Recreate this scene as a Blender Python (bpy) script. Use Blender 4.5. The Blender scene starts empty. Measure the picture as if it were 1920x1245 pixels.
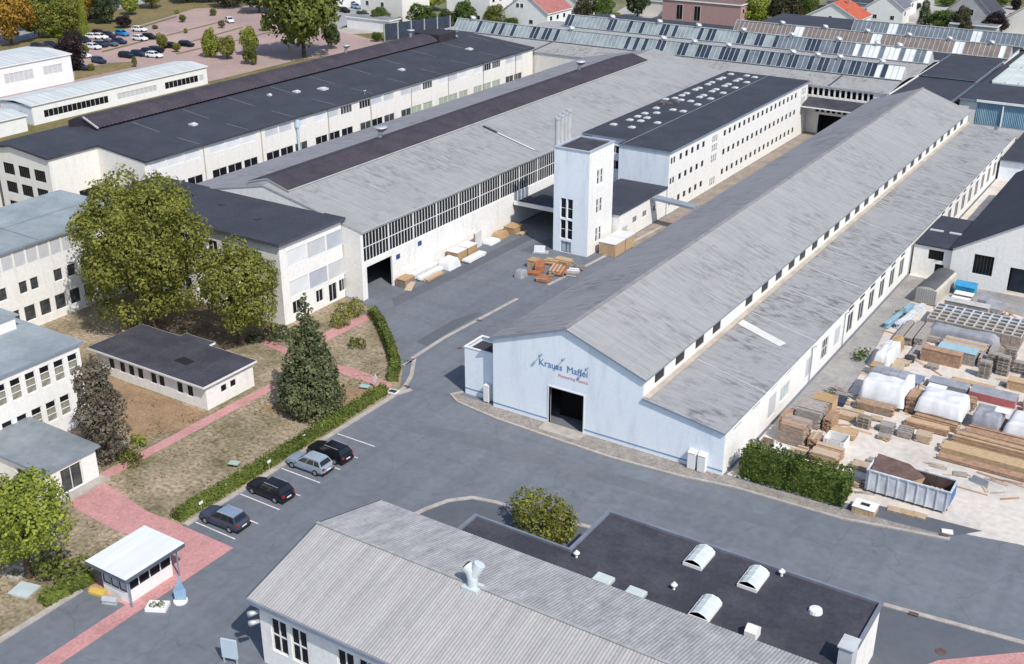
import bpy, math, random
from mathutils import Vector, Matrix, noise
R = random.Random(7)
sc = bpy.context.scene
col = sc.collection
PI = math.pi

# ---------------------------------------------------------------- camera
F = 2170.0; PITCH = math.radians(24.1); YAW = math.radians(32.81)
CAM = Vector((58.17, -86.73, 55.0))
cam_d = bpy.data.cameras.new('camera'); cam = bpy.data.objects.new('camera', cam_d); col.objects.link(cam)
cam.location = CAM; cam.rotation_euler = (PI/2 - PITCH, 0, YAW)
cam_d.sensor_width = 36; cam_d.lens = 36*F/1920; cam_d.clip_end = 3000; cam_d.clip_start = 1
sc.camera = cam

def at(px, py, h=0.0):
    """ground point (metres) seen at a pixel of the 1920 wide photograph, on the level h"""
    a = (px-960)/F; b = (622.5-py)/F
    fh = math.cos(PITCH)+b*math.sin(PITCH); z = -math.sin(PITCH)+b*math.cos(PITCH)
    cy, sy = math.cos(YAW), math.sin(YAW)
    dx = a*cy - fh*sy; dy = a*sy + fh*cy
    t = (h-CAM.z)/z
    return Vector((CAM.x+t*dx, CAM.y+t*dy, h))
def depth(p):
    v = p-CAM; fh = -v.x*math.sin(YAW)+v.y*math.cos(YAW)
    return fh*math.cos(PITCH)-v.z*math.sin(PITCH)
def pix_y(p):
    v = p-CAM; fh = -v.x*math.sin(YAW)+v.y*math.cos(YAW)
    return 622.5-F*(fh*math.sin(PITCH)+v.z*math.cos(PITCH))/depth(p)
def height(p, ty):
    lo, hi = 0.1, 60.0
    for _ in range(40):
        m = (lo+hi)/2
        if pix_y(Vector((p.x, p.y, m))) > ty: lo = m
        else: hi = m
    return lo

# ---------------------------------------------------------------- light
SUN = Vector((.588, -.29, .755)).normalized()
w = bpy.data.worlds.new('World'); sc.world = w; w.use_nodes = True
nt = w.node_tree; bg = nt.nodes['Background']
sky = nt.nodes.new('ShaderNodeTexSky'); sky.sky_type = 'NISHITA'; sky.sun_disc = False
sky.sun_elevation = math.asin(SUN.z); sky.sun_rotation = math.atan2(SUN.x, SUN.y)
nt.links.new(sky.outputs[0], bg.inputs[0]); bg.inputs[1].default_value = 0.15
sd = bpy.data.lights.new('sun', 'SUN'); sd.energy = 3.7; sd.angle = math.radians(.5); sd.color = (1, .95, .87)
so = bpy.data.objects.new('sun', sd); col.objects.link(so); so.rotation_euler = SUN.to_track_quat('Z', 'Y').to_euler()
sc.view_settings.view_transform = 'Standard'; sc.view_settings.look = 'None'
sc.view_settings.gamma = 1; sc.view_settings.exposure = 0.12
sc.cycles.max_bounces = 6

# ---------------------------------------------------------------- materials
MATS = {}
def mat(name, c, rough=.8, spec=.3, var=.12, scale=.6, c2=None, stretch=(1, 1, 1), bump=0, bscale=8, metal=0, detail=6, lo=.35, hi=.65, fine=0, fscale=20):
    """noise-mottled principled material in object space"""
    if name in MATS: return MATS[name]
    m = bpy.data.materials.new(name); m.use_nodes = True; n = m.node_tree; b = n.nodes['Principled BSDF']
    b.inputs['Roughness'].default_value = rough; b.inputs['Specular IOR Level'].default_value = spec; b.inputs['Metallic'].default_value = metal
    tc = n.nodes.new('ShaderNodeTexCoord'); mp = n.nodes.new('ShaderNodeMapping'); mp.inputs['Scale'].default_value = stretch
    n.links.new(tc.outputs['Object'], mp.inputs[0])
    ns = n.nodes.new('ShaderNodeTexNoise'); ns.inputs['Scale'].default_value = scale; ns.inputs['Detail'].default_value = detail
    ns.inputs['Roughness'].default_value = .65
    n.links.new(mp.outputs[0], ns.inputs['Vector'])
    cr = n.nodes.new('ShaderNodeValToRGB'); cr.color_ramp.elements[0].position = lo; cr.color_ramp.elements[1].position = hi
    if c2 is None: c2 = tuple(x*(1-2*var) for x in c)
    cr.color_ramp.elements[0].color = (*c2, 1); cr.color_ramp.elements[1].color = (*c, 1)
    n.links.new(ns.outputs[0], cr.inputs[0]); out = cr.outputs[0]
    if fine:
        n2 = n.nodes.new('ShaderNodeTexNoise'); n2.inputs['Scale'].default_value = fscale; n2.inputs['Detail'].default_value = 3
        n.links.new(tc.outputs['Object'], n2.inputs['Vector'])
        mr = n.nodes.new('ShaderNodeMapRange'); mr.inputs[1].default_value = .3; mr.inputs[2].default_value = .7
        mr.inputs[3].default_value = 1-fine; mr.inputs[4].default_value = 1+fine
        n.links.new(n2.outputs[0], mr.inputs[0])
        mx = n.nodes.new('ShaderNodeVectorMath'); mx.operation = 'SCALE'
        n.links.new(out, mx.inputs[0]); n.links.new(mr.outputs[0], mx.inputs['Scale']); out = mx.outputs[0]
    n.links.new(out, b.inputs['Base Color'])
    if bump:
        nb = n.nodes.new('ShaderNodeTexNoise'); nb.inputs['Scale'].default_value = bscale; nb.inputs['Detail'].default_value = 4
        n.links.new(tc.outputs['Object'], nb.inputs['Vector'])
        bp = n.nodes.new('ShaderNodeBump'); bp.inputs['Strength'].default_value = bump; bp.inputs['Distance'].default_value = .1
        n.links.new(nb.outputs[0], bp.inputs['Height']); n.links.new(bp.outputs[0], b.inputs['Normal'])
    MATS[name] = m; return m

def leafmat(name, c, c2, tr=.25):
    if name in MATS: return MATS[name]
    m = bpy.data.materials.new(name); m.use_nodes = True; n = m.node_tree; b = n.nodes['Principled BSDF']
    b.inputs['Roughness'].default_value = .75; b.inputs['Specular IOR Level'].default_value = .15
    tc = n.nodes.new('ShaderNodeTexCoord'); ns = n.nodes.new('ShaderNodeTexNoise'); ns.inputs['Scale'].default_value = .55; ns.inputs['Detail'].default_value = 3
    n.links.new(tc.outputs['Object'], ns.inputs['Vector'])
    ge = n.nodes.new('ShaderNodeNewGeometry')
    ad = n.nodes.new('ShaderNodeMath'); ad.operation = 'MULTIPLY_ADD'; ad.inputs[1].default_value = .55; 
    n.links.new(ge.outputs['Random Per Island'], ad.inputs[0])
    sb = n.nodes.new('ShaderNodeMath'); sb.operation = 'SUBTRACT'; sb.inputs[1].default_value = .275
    n.links.new(ns.outputs[0], sb.inputs[0]); n.links.new(sb.outputs[0], ad.inputs[2])
    cr = n.nodes.new('ShaderNodeValToRGB'); cr.color_ramp.elements[0].position = .2; cr.color_ramp.elements[1].position = .8
    cr.color_ramp.elements[0].color = (*c2, 1); cr.color_ramp.elements[1].color = (*c, 1)
    n.links.new(ad.outputs[0], cr.inputs[0]); n.links.new(cr.outputs[0], b.inputs['Base Color'])
    t = n.nodes.new('ShaderNodeBsdfTranslucent'); n.links.new(cr.outputs[0], t.inputs[0])
    mx = n.nodes.new('ShaderNodeMixShader'); mx.inputs[0].default_value = tr
    n.links.new(b.outputs[0], mx.inputs[1]); n.links.new(t.outputs[0], mx.inputs[2])
    n.links.new(mx.outputs[0], n.nodes['Material Output'].inputs[0])
    MATS[name] = m; return m

def asphmat(name, c, c2):
    m = mat(name, c, .9, .25, c2=c2, scale=.07, detail=9, fine=.08, fscale=1.4, lo=.28, hi=.72); n = m.node_tree; b = n.nodes['Principled BSDF']
    src = b.inputs['Base Color'].links[0].from_socket; tc = n.nodes.new('ShaderNodeTexCoord')
    ds = n.nodes.new('ShaderNodeTexNoise'); ds.inputs['Scale'].default_value = .5; ds.inputs['Detail'].default_value = 4; n.links.new(tc.outputs['Object'], ds.inputs['Vector'])
    ad = n.nodes.new('ShaderNodeMix'); ad.data_type = 'VECTOR'; ad.inputs[0].default_value = .12; n.links.new(tc.outputs['Object'], ad.inputs[4])
    sc_ = n.nodes.new('ShaderNodeVectorMath'); sc_.operation = 'SCALE'; sc_.inputs['Scale'].default_value = 14; n.links.new(ds.outputs['Color'], sc_.inputs[0]); n.links.new(sc_.outputs[0], ad.inputs[5])
    vo = n.nodes.new('ShaderNodeTexVoronoi'); vo.feature = 'DISTANCE_TO_EDGE'; vo.inputs['Scale'].default_value = .14; n.links.new(ad.outputs[1], vo.inputs['Vector'])
    mr = n.nodes.new('ShaderNodeMapRange'); mr.inputs[1].default_value = 0; mr.inputs[2].default_value = .009; mr.inputs[3].default_value = .84; mr.inputs[4].default_value = 1; n.links.new(vo.outputs['Distance'], mr.inputs[0])
    out = mr.outputs[0]
    for st, s, lo, amp in (((1, .05, 1), .55, .42, .10), ((.06, 1, 1), .5, .45, .08), ((1, 1, 1), .35, .62, .13)):
        mp = n.nodes.new('ShaderNodeMapping'); mp.inputs['Scale'].default_value = st; n.links.new(tc.outputs['Object'], mp.inputs[0])
        x = n.nodes.new('ShaderNodeTexNoise'); x.inputs['Scale'].default_value = s; x.inputs['Detail'].default_value = 5; n.links.new(mp.outputs[0], x.inputs['Vector'])
        r = n.nodes.new('ShaderNodeMapRange'); r.inputs[1].default_value = lo; r.inputs[2].default_value = lo+.2; r.inputs[3].default_value = 1+amp*.4; r.inputs[4].default_value = 1-amp*.6; n.links.new(x.outputs[0], r.inputs[0])
        mm = n.nodes.new('ShaderNodeMath'); mm.operation = 'MULTIPLY'; n.links.new(out, mm.inputs[0]); n.links.new(r.outputs[0], mm.inputs[1]); out = mm.outputs[0]
    f = n.nodes.new('ShaderNodeVectorMath'); f.operation = 'SCALE'; n.links.new(src, f.inputs[0]); n.links.new(out, f.inputs['Scale']); n.links.new(f.outputs[0], b.inputs['Base Color']); return m
def roofmat(name, c, c2, c3, axis='x', rib=1.1, ribstr=.45):
    """weathered corrugated sheet: streaks down the slope, blotches of lichen, sheet laps, fine ribs"""
    if name in MATS: return MATS[name]
    m = bpy.data.materials.new(name); m.use_nodes = True; n = m.node_tree; b = n.nodes['Principled BSDF']
    b.inputs['Roughness'].default_value = .85; b.inputs['Specular IOR Level'].default_value = .2
    tc = n.nodes.new('ShaderNodeTexCoord')
    def nz(scale, st, det=5):
        mp = n.nodes.new('ShaderNodeMapping'); mp.inputs['Scale'].default_value = st; n.links.new(tc.outputs['Object'], mp.inputs[0])
        x = n.nodes.new('ShaderNodeTexNoise'); x.inputs['Scale'].default_value = scale; x.inputs['Detail'].default_value = det; x.inputs['Roughness'].default_value = .7
        n.links.new(mp.outputs[0], x.inputs['Vector']); return x
    s1 = (.10, 1, .10) if axis == 'x' else (1, .10, .10)
    streak = nz(2.6, s1); blot = nz(.09, (1, 1, 1), 4); spk = nz(1.7, (.35, 1, .35) if axis == 'x' else (1, .35, .35), 6)
    r1 = n.nodes.new('ShaderNodeValToRGB'); r1.color_ramp.elements[0].position = .3; r1.color_ramp.elements[1].position = .7
    r1.color_ramp.elements[0].color = (*c2, 1); r1.color_ramp.elements[1].color = (*c, 1)
    n.links.new(streak.outputs[0], r1.inputs[0])
    mul = n.nodes.new('ShaderNodeMath'); mul.operation = 'MULTIPLY'
    r2 = n.nodes.new('ShaderNodeMapRange'); r2.inputs[1].default_value = .44; r2.inputs[2].default_value = .60; n.links.new(blot.outputs[0], r2.inputs[0])
    r3 = n.nodes.new('ShaderNodeMapRange'); r3.inputs[1].default_value = .47; r3.inputs[2].default_value = .62; n.links.new(spk.outputs[0], r3.inputs[0])
    n.links.new(r2.outputs[0], mul.inputs[0]); n.links.new(r3.outputs[0], mul.inputs[1])
    mx = n.nodes.new('ShaderNodeMix'); mx.data_type = 'RGBA'; mx.inputs[7].default_value = (*c3, 1)
    n.links.new(mul.outputs[0], mx.inputs[0]); n.links.new(r1.outputs[0], mx.inputs[6])
    wv = n.nodes.new('ShaderNodeTexWave'); wv.bands_direction = 'Y' if axis == 'x' else 'X'; wv.inputs['Scale'].default_value = rib
    wv.inputs['Distortion'].default_value = .6; wv.inputs['Detail'].default_value = 2
    n.links.new(tc.outputs['Object'], wv.inputs['Vector'])
    mr = n.nodes.new('ShaderNodeMapRange'); mr.inputs[3].default_value = 1-ribstr*.35; mr.inputs[4].default_value = 1.04; n.links.new(wv.outputs[0], mr.inputs[0])
    # sheet laps across the slope
    sp = n.nodes.new('ShaderNodeSeparateXYZ'); n.links.new(tc.outputs['Object'], sp.inputs[0])
    fr = n.nodes.new('ShaderNodeMath'); fr.operation = 'PINGPONG'; fr.inputs[1].default_value = 1.2; n.links.new(sp.outputs[0 if axis == 'x' else 1], fr.inputs[0])
    lp = n.nodes.new('ShaderNodeMapRange'); lp.inputs[1].default_value = 0; lp.inputs[2].default_value = .06; lp.inputs[3].default_value = .88; lp.inputs[4].default_value = 1; n.links.new(fr.outputs[0], lp.inputs[0])
    m2 = n.nodes.new('ShaderNodeMath'); m2.operation = 'MULTIPLY'; n.links.new(mr.outputs[0], m2.inputs[0]); n.links.new(lp.outputs[0], m2.inputs[1])
    sc_ = n.nodes.new('ShaderNodeVectorMath'); sc_.operation = 'SCALE'; n.links.new(mx.outputs[2], sc_.inputs[0]); n.links.new(m2.outputs[0], sc_.inputs['Scale'])
    n.links.new(sc_.outputs[0], b.inputs['Base Color'])
    bp = n.nodes.new('ShaderNodeBump'); bp.inputs['Strength'].default_value = .25; bp.inputs['Distance'].default_value = .05
    n.links.new(wv.outputs[0], bp.inputs['Height']); n.links.new(bp.outputs[0], b.inputs['Normal'])
    MATS[name] = m; return m

WHITE = mat('white_render', (.80, .785, .755), .85, .2, c2=(.65, .63, .60), scale=1.1, stretch=(1, 1, .13), fine=.06, fscale=2.5, lo=.22, hi=.46, bump=.15, bscale=3)
WHITE2 = mat('white_paint', (.82, .82, .81), .6, .3, var=.05)
CREAM = mat('cream_render', (.78, .75, .70), .85, .2, c2=(.65, .62, .58), scale=1.0, stretch=(1, 1, .14), lo=.22, hi=.48, fine=.05, fscale=2.5)
SHADEWHITE = mat('shaded_white_render', (.80, .86, .92), .8, .2, c2=(.66, .72, .79), scale=.8, stretch=(1, 1, .2), fine=.03, fscale=3, lo=.25, hi=.5)  # white render with the blue of shaded front walls mixed into its colour
GREYWALL = mat('grey_render', (.42, .42, .43), .85, .2, var=.1)
GLASS = mat('dark_glass', (.017, .018, .022), .25, .22, c2=(.006, .006, .008), scale=.7)
GLASS2 = mat('dusty_glass', (.09, .10, .10), .35, .5, c2=(.02, .02, .022), scale=1.2)
BLIND = mat('grey_blind', (.55, .56, .58), .7, .3, var=.06, scale=.7)
BLINDB = mat('blue_grey_blind', (.44, .47, .53), .7, .3, var=.06, scale=.7)
BLINDG = mat('green_blind', (.40, .45, .35), .7, .3, var=.08, scale=.7)
BLINDW = mat('white_blind', (.72, .73, .74), .7, .3, var=.05, scale=.7)
TAN = mat('tan_blind', (.36, .34, .27), .8, .2, c2=(.14, .13, .11), scale=1.2)
FRAME = mat('white_frame', (.78, .78, .77), .5, .3, var=.04)
DFRAME = mat('dark_frame', (.05, .05, .055), .5, .3, var=.1)
FELT = mat('roof_felt', (.058, .063, .082), .9, .2, c2=(.045, .049, .064), scale=.22, fine=.10, fscale=2.2)
FELT2 = mat('old_roof_felt', (.074, .072, .088), .9, .2, c2=(.048, .048, .061), scale=.3, fine=.14, fscale=3, lo=.4, hi=.62)
FELTB = mat('brown_roof_felt', (.070, .060, .072), .9, .2, c2=(.048, .042, .055), scale=.3, fine=.1, fscale=2)
PALEFELT = mat('blue_grey_roof', (.315, .355, .375), .8, .2, c2=(.225, .26, .28), scale=.2, fine=.06, fscale=2)
GREYFELT = mat('grey_roof', (.26, .29, .31), .8, .2, c2=(.18, .20, .22), scale=.3, fine=.06, fscale=2)
WROOF = mat('white_sheet_roof', (.60, .625, .615), .6, .3, c2=(.49, .515, .51), scale=.3, stretch=(.3, 2, 1))
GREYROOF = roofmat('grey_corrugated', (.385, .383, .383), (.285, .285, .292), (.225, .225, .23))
GREYROOFSHADE = roofmat('shaded_corrugated', (.335, .33, .345), (.225, .222, .24), (.165, .163, .172))  # same sheet, darkened for the slopes turned away from the sun
LEANROOF = roofmat('leanto_sheet', (.375, .373, .382), (.29, .29, .30), (.15, .15, .15))
SAWROOF = roofmat('far_sheet', (.40, .395, .39), (.32, .315, .31), (.22, .21, .2), axis='y')
METAL = mat('galvanised', (.62, .63, .65), .45, .5, var=.1, metal=.35)
TRIM = mat('blue_grey_trim', (.24, .28, .36), .6, .3, var=.08)
ASPH = asphmat('asphalt', (.166, .180, .203), (.128, .140, .163))
ASPH2 = mat('new_asphalt', (.126, .136, .158), .9, .25, c2=(.10, .108, .128), scale=.1, detail=7, fine=.05, fscale=1.5)
RED = mat('red_paving', (.52, .27, .262), .9, .2, c2=(.39, .195, .18), scale=.28, detail=9, fine=.14, fscale=3.5, lo=.28, hi=.55)
KERB = mat('kerb_stone', (.47, .43, .39), .9, .2, c2=(.34, .31, .28), scale=.8, fine=.1, fscale=5)
LAWN = mat('dry_lawn', (.35, .28, .20), .95, .1, c2=(.15, .135, .075), scale=.20, detail=12, fine=.38, fscale=2.6, lo=.34, hi=.60, bump=.6, bscale=4)
BARE = mat('bare_earth', (.36, .24, .15), .95, .1, c2=(.24, .165, .10), scale=.4, detail=8, fine=.2, fscale=4)
GRASS = mat('dry_grass', (.235, .185, .095), .95, .1, c2=(.13, .125, .05), scale=.05, detail=9, fine=.2, fscale=.9)
GREEN = mat('green_grass', (.115, .155, .038), .95, .1, c2=(.07, .10, .025), scale=.3, detail=7, fine=.2, fscale=2)
LOT = mat('pink_gravel', (.44, .315, .28), .95, .15, c2=(.30, .225, .215), scale=.035, detail=9, fine=.07, fscale=.8, lo=.3, hi=.62)
YARD = mat('pale_concrete', (.62, .565, .505), .95, .15, c2=(.43, .395, .36), scale=.10, detail=9, fine=.10, fscale=1.5, lo=.30, hi=.52)
YARD2 = mat('grey_concrete', (.36, .345, .33), .95, .15, c2=(.235, .225, .22), scale=.2, detail=8, fine=.12, fscale=2)
PAINT = mat('road_paint', (.72, .72, .72), .8, .2, c2=(.5, .5, .51), scale=2)
WOOD = mat('pale_wood', (.58, .46, .33), .85, .2, c2=(.40, .30, .21), scale=2, stretch=(1, 5, 3))
WOODY = mat('yellow_wood', (.60, .44, .27), .85, .2, c2=(.40, .27, .16), scale=2, stretch=(1, 5, 3))
WOODB = mat('brown_wood', (.46, .30, .20), .85, .2, c2=(.29, .18, .12), scale=2)
WOODG = mat('grey_wood', (.44, .40, .37), .9, .2, c2=(.25, .22, .20), scale=2, stretch=(1, 5, 3))
OLDWOOD = mat('old_wood', (.38, .32, .265), .9, .2, c2=(.21, .17, .14), scale=2)
TARP = mat('white_tarp', (.74, .745, .76), .55, .4, c2=(.60, .61, .63), scale=.8)
TARPG = mat('grey_tarp', (.36, .37, .40), .5, .4, c2=(.24, .25, .28), scale=1)
RUST = mat('rusty_steel', (.16, .10, .085), .8, .3, c2=(.09, .06, .055), scale=1.5)
SKIPB = mat('pale_blue_steel', (.70, .74, .79), .5, .4, c2=(.42, .44, .48), scale=1.6, stretch=(1, 1, .4))
BLUE = mat('blue_paint', (.02, .13, .42), .5, .4, var=.1)
SKYB = mat('sky_blue_plastic', (.05, .33, .56), .5, .4, c2=(.03, .25, .48), scale=2)
SIGNB = mat('sign_blue', (.02, .07, .26), .5, .4, var=.05)
TEXTB = mat('lettering_blue', (.11, .24, .42), .5, .4, var=.05)
TEXTR = mat('lettering_red', (.70, .34, .33), .5, .4, var=.05)
ORANGE = mat('orange_paint', (.46, .185, .085), .8, .2, c2=(.30, .12, .07), scale=1.5)
YELLOW = mat('yellow_paint', (.62, .43, .10), .7, .3, var=.1)
CARD = mat('cardboard', (.46, .31, .17), .9, .1, var=.12, scale=2)
BLUEGLASS = mat('blue_sheet', (.30, .46, .55), .35, .5, c2=(.20, .34, .44), scale=.6, stretch=(2, 1, .3))
NAVY = mat('navy_panel', (.045, .06, .095), .6, .3, c2=(.03, .04, .06), scale=.6)
PANE_L = mat('pale_lantern_glass', (.32, .365, .375), .35, .5, c2=(.20, .24, .255), scale=.4)
PANE_D = mat('dark_lantern_glass', (.04, .055, .085), .3, .5, var=.2, scale=.4)
PANE_G = mat('grey_lantern_glass', (.17, .20, .235), .35, .5, var=.15, scale=.5)
PANE_B = mat('brown_lantern_glass', (.235, .19, .165), .4, .5, c2=(.17, .135, .118), scale=.5)
PANE_W = mat('white_lantern_sheet', (.74, .75, .73), .5, .4, c2=(.6, .62, .62), scale=.4)
BRICK = mat('pink_brick', (.43, .275, .265), .9, .2, c2=(.36, .22, .21), scale=1.2, stretch=(1, 1, 4))
TILER = mat('orange_tiles', (.50, .125, .07), .85, .2, c2=(.38, .09, .055), scale=.8)
TILEP = mat('faded_red_tiles', (.40, .165, .15), .85, .2, c2=(.30, .12, .115), scale=.8)
TILEB = mat('brown_tiles', (.22, .15, .14), .85, .2, var=.15, scale=.8)
TILED = mat('dark_tiles', (.075, .08, .10), .85, .2, var=.15, scale=.8)
TILEG = mat('slate_tiles', (.17, .18, .215), .85, .2, var=.12, scale=.8)
TILEM = mat('maroon_tiles', (.20, .06, .06), .85, .2, var=.12, scale=.8)
BARK = mat('bark', (.12, .09, .065), .95, .1, var=.2, scale=3)
TYRE = mat('tyre_rubber', (.018, .018, .019), .85, .2, var=.1)
RIM = mat('alloy_rim', (.40, .41, .42), .35, .5, var=.05, metal=.6)
CGLASS = mat('car_glass', (.015, .018, .022), .08, .6, var=.1)
LAMPR = mat('tail_lamp', (.35, .02, .02), .3, .5, var=.1)
LAMPW = mat('head_lamp', (.7, .72, .74), .2, .5, var=.05)
def paint(name, c, metal=.3):
    return mat('paint_'+name, c, .28, .5, var=.04, metal=metal)
L_OLIVE = leafmat('leaf_olive', (.32, .325, .072), (.115, .125, .03), .34)
L_OLIVE2 = leafmat('leaf_olive_green', (.24, .27, .06), (.07, .09, .024), .32)
L_GREEN = leafmat('leaf_green', (.15, .22, .05), (.045, .075, .02), .3)
L_LIME = leafmat('leaf_lime', (.40, .45, .075), (.14, .18, .034), .34)
L_DARK = leafmat('leaf_dark_green', (.11, .145, .06), (.032, .046, .024))
L_CONIF = leafmat('leaf_conifer', (.20, .215, .095), (.06, .078, .045))
L_BROWN = leafmat('leaf_brown_grey', (.235, .205, .15), (.09, .08, .065))
L_AUTUMN = leafmat('leaf_autumn', (.52, .32, .055), (.16, .095, .02))
L_PURPLE = leafmat('leaf_purple', (.05, .034, .038), (.02, .014, .018))
L_GREY = leafmat('leaf_grey_green', (.12, .115, .06), (.05, .05, .03))
L_HEDGE = leafmat('leaf_hedge', (.19, .235, .05), (.07, .095, .024))

# ---------------------------------------------------------------- mesh builder
class MB:
    def __init__(s): s.v = []; s.f = []; s.m = []
    def poly(s, pts, m=0):
        i = len(s.v); s.v += [tuple(p) for p in pts]; s.f.append(tuple(range(i, i+len(pts)))); s.m.append(m)
    def prism(s, pts, d, m=0, ms=None):
        """pts: planar 3D polygon, extruded by vector d"""
        n = len(pts); i = len(s.v); d = Vector(d)
        s.v += [tuple(p) for p in pts]+[tuple(Vector(p)+d) for p in pts]
        s.f.append(tuple(range(i, i+n))); s.m.append(m)
        s.f.append(tuple(range(i+2*n-1, i+n-1, -1))); s.m.append(m if ms is None else ms)
        for k in range(n):
            s.f.append((i+(k+1) % n, i+k, i+n+k, i+n+(k+1) % n)); s.m.append(m if ms is None else ms)
    def box(s, x0, y0, z0, x1, y1, z1, m=0, mt=None):
        p = [(x0, y0, z0), (x1, y0, z0), (x1, y1, z0), (x0, y1, z0), (x0, y0, z1), (x1, y0, z1), (x1, y1, z1), (x0, y1, z1)]
        i = len(s.v); s.v += p
        for f, k in (((3, 2, 1, 0), m), ((4, 5, 6, 7), m if mt is None else mt), ((0, 1, 5, 4), m), ((1, 2, 6, 5), m), ((2, 3, 7, 6), m), ((3, 0, 4, 7), m)):
            s.f.append(tuple(i+a for a in f)); s.m.append(k)
    def bar(s, a, b, w, h, m=0):
        a = Vector(a); b = Vector(b); d = (b-a).normalized(); up = Vector((0, 0, 1))
        if abs(d.z) > .95: up = Vector((1, 0, 0))
        sx = d.cross(up).normalized()*w/2; sz = sx.cross(d).normalized()*h/2
        s.prism([a-sx-sz, a+sx-sz, a+sx+sz, a-sx+sz], b-a, m)
    def tube(s, pts, rad, n=8, m=0, cap=True):
        pts = [Vector(p) for p in pts]; i0 = len(s.v)
        for k, p in enumerate(pts):
            d = (pts[min(k+1, len(pts)-1)]-pts[max(k-1, 0)]).normalized()
            u = d.cross(Vector((.3, .9, .2))).normalized(); q = d.cross(u)
            r = rad[k] if isinstance(rad, (list, tuple)) else rad
            for j in range(n):
                a = 2*PI*j/n; s.v.append(tuple(p+u*r*math.cos(a)+q*r*math.sin(a)))
        for k in range(len(pts)-1):
            for j in range(n):
                a = i0+k*n+j; b = i0+k*n+(j+1) % n
                s.f.append((a, b, b+n, a+n)); s.m.append(m)
        if cap:
            s.f.append(tuple(i0+j for j in range(n-1, -1, -1))); s.m.append(m)
            e = i0+(len(pts)-1)*n; s.f.append(tuple(e+j for j in range(n))); s.m.append(m)
    def slab(s, pts, th, m=0, me=None):
        s.prism([Vector(p) for p in pts], (0, 0, -th), m, me)
    def mesh(s, name, mats, off=(0, 0, 0), smooth=False):
        me = bpy.data.meshes.new(name); o = Vector(off)
        me.from_pydata([tuple(Vector(p)-o) for p in s.v], [], s.f)
        if not isinstance(mats, (list, tuple)): mats = [mats]
        for x in mats: me.materials.append(x)
        for p, k in zip(me.polygons, s.m): p.material_index = k; p.use_smooth = smooth
        me.update(); return me
    def build(s, name, mats, parent=None, off=None, smooth=False):
        if off is None: off = parent_origin(parent) if parent else (0, 0, 0)
        return link(name, s.mesh(name, mats, off, smooth), parent)
def parent_origin(p):
    v = Vector((0, 0, 0))
    while p: v += p.location; p = p.parent
    return v
def link(name, me, parent=None, loc=(0, 0, 0), rz=0):
    o = bpy.data.objects.new(name, me); col.objects.link(o); o.location = loc; o.rotation_euler = (0, 0, rz)
    if parent: o.parent = parent
    return o
def tag(o, label, cat, group=None):
    o['label'] = label; o['category'] = cat
    if group: o['group'] = group
    return o
def thing(name, label, cat, loc=(0, 0, 0), rz=0, group=None):
    o = bpy.data.objects.new(name, None); col.objects.link(o); o.location = loc; o.rotation_euler = (0, 0, rz)
    o.empty_display_size = .5
    return tag(o, label, cat, group)
def struct(o, kind='structure'): o['kind'] = kind; return o
def copy_tree(o, parent=None):
    c = o.copy(); col.objects.link(c); c.parent = parent
    for ch in list(o.children): copy_tree(ch, c)
    return c

DIRS = {'-y': ((1, 0), (0, -1), 0), '+x': ((0, 1), (1, 0), PI/2), '+y': ((-1, 0), (0, 1), PI), '-x': ((0, -1), (-1, 0), -PI/2)}
def wpt(w_, u, z, dep=0):
    ox, oy, d = w_; (ux, uy), (nx, ny), _ = DIRS[d]
    return Vector((ox+u*ux-dep*nx, oy+u*uy-dep*ny, z))
def wall(mb, w_, L, z0, z1, holes=(), dep=.16, m=0):
    us = sorted({0, L, *[h[0] for h in holes], *[h[0]+h[2] for h in holes]}); zs = sorted({z0, z1, *[h[1] for h in holes], *[h[1]+h[3] for h in holes]})
    us = [u for u in us if 0 <= u <= L]; zs = [z for z in zs if z0 <= z <= z1]
    for a, b in zip(us, us[1:]):
        for c, d in zip(zs, zs[1:]):
            if b-a < 1e-6 or d-c < 1e-6: continue
            cu, cz = (a+b)/2, (c+d)/2
            if any(h[0] < cu < h[0]+h[2] and h[1] < cz < h[1]+h[3] for h in holes): continue
            mb.poly([wpt(w_, a, c), wpt(w_, b, c), wpt(w_, b, d), wpt(w_, a, d)], m)
    for u, z, ww, hh in holes:
        A = [(u, z), (u+ww, z), (u+ww, z+hh), (u, z+hh)]
        for k in range(4):
            p, q = A[k], A[(k+1) % 4]
            mb.poly([wpt(w_, *p), wpt(w_, *q), wpt(w_, *q, dep), wpt(w_, *p, dep)], m)
WCACHE = {}
def window(root, w_, hole, nx=1, ny=1, glass=None, frame=None, dep=.16, name='window', bar=.055, split=True, pname='pane'):
    glass = glass or GLASS; frame = frame or FRAME; u, z, ww, hh = hole
    key = (round(ww, 3), round(hh, 3), nx, ny, glass.name, frame.name, bar)
    if key not in WCACHE:
        f = MB(); t = .07
        f.box(0, -t, 0, ww, 0, bar); f.box(0, -t, hh-bar, ww, 0, hh); f.box(0, -t, bar, bar, 0, hh-bar); f.box(ww-bar, -t, bar, ww, 0, hh-bar)
        for i in range(1, nx):
            x = ww*i/nx; f.box(x-bar/2, -t+.01, bar, x+bar/2, 0, hh-bar)
        for j in range(1, ny):
            y = hh*j/ny
            for i in range(nx):
                f.box(ww*i/nx+bar/2, -t+.015, y-bar/2, ww*(i+1)/nx-bar/2, 0, y+bar/2)
        g = MB(); g.box(0, .002, 0, ww, .03, hh)
        WCACHE[key] = (f.mesh(name, frame), g.mesh(pname, glass))
    fm, gm = WCACHE[key]
    p = wpt(w_, u, z, dep)-parent_origin(root)
    o = link(name, fm, root, p, DIRS[w_[2]][2])
    if split: link(pname, gm, o)
    return o
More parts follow.
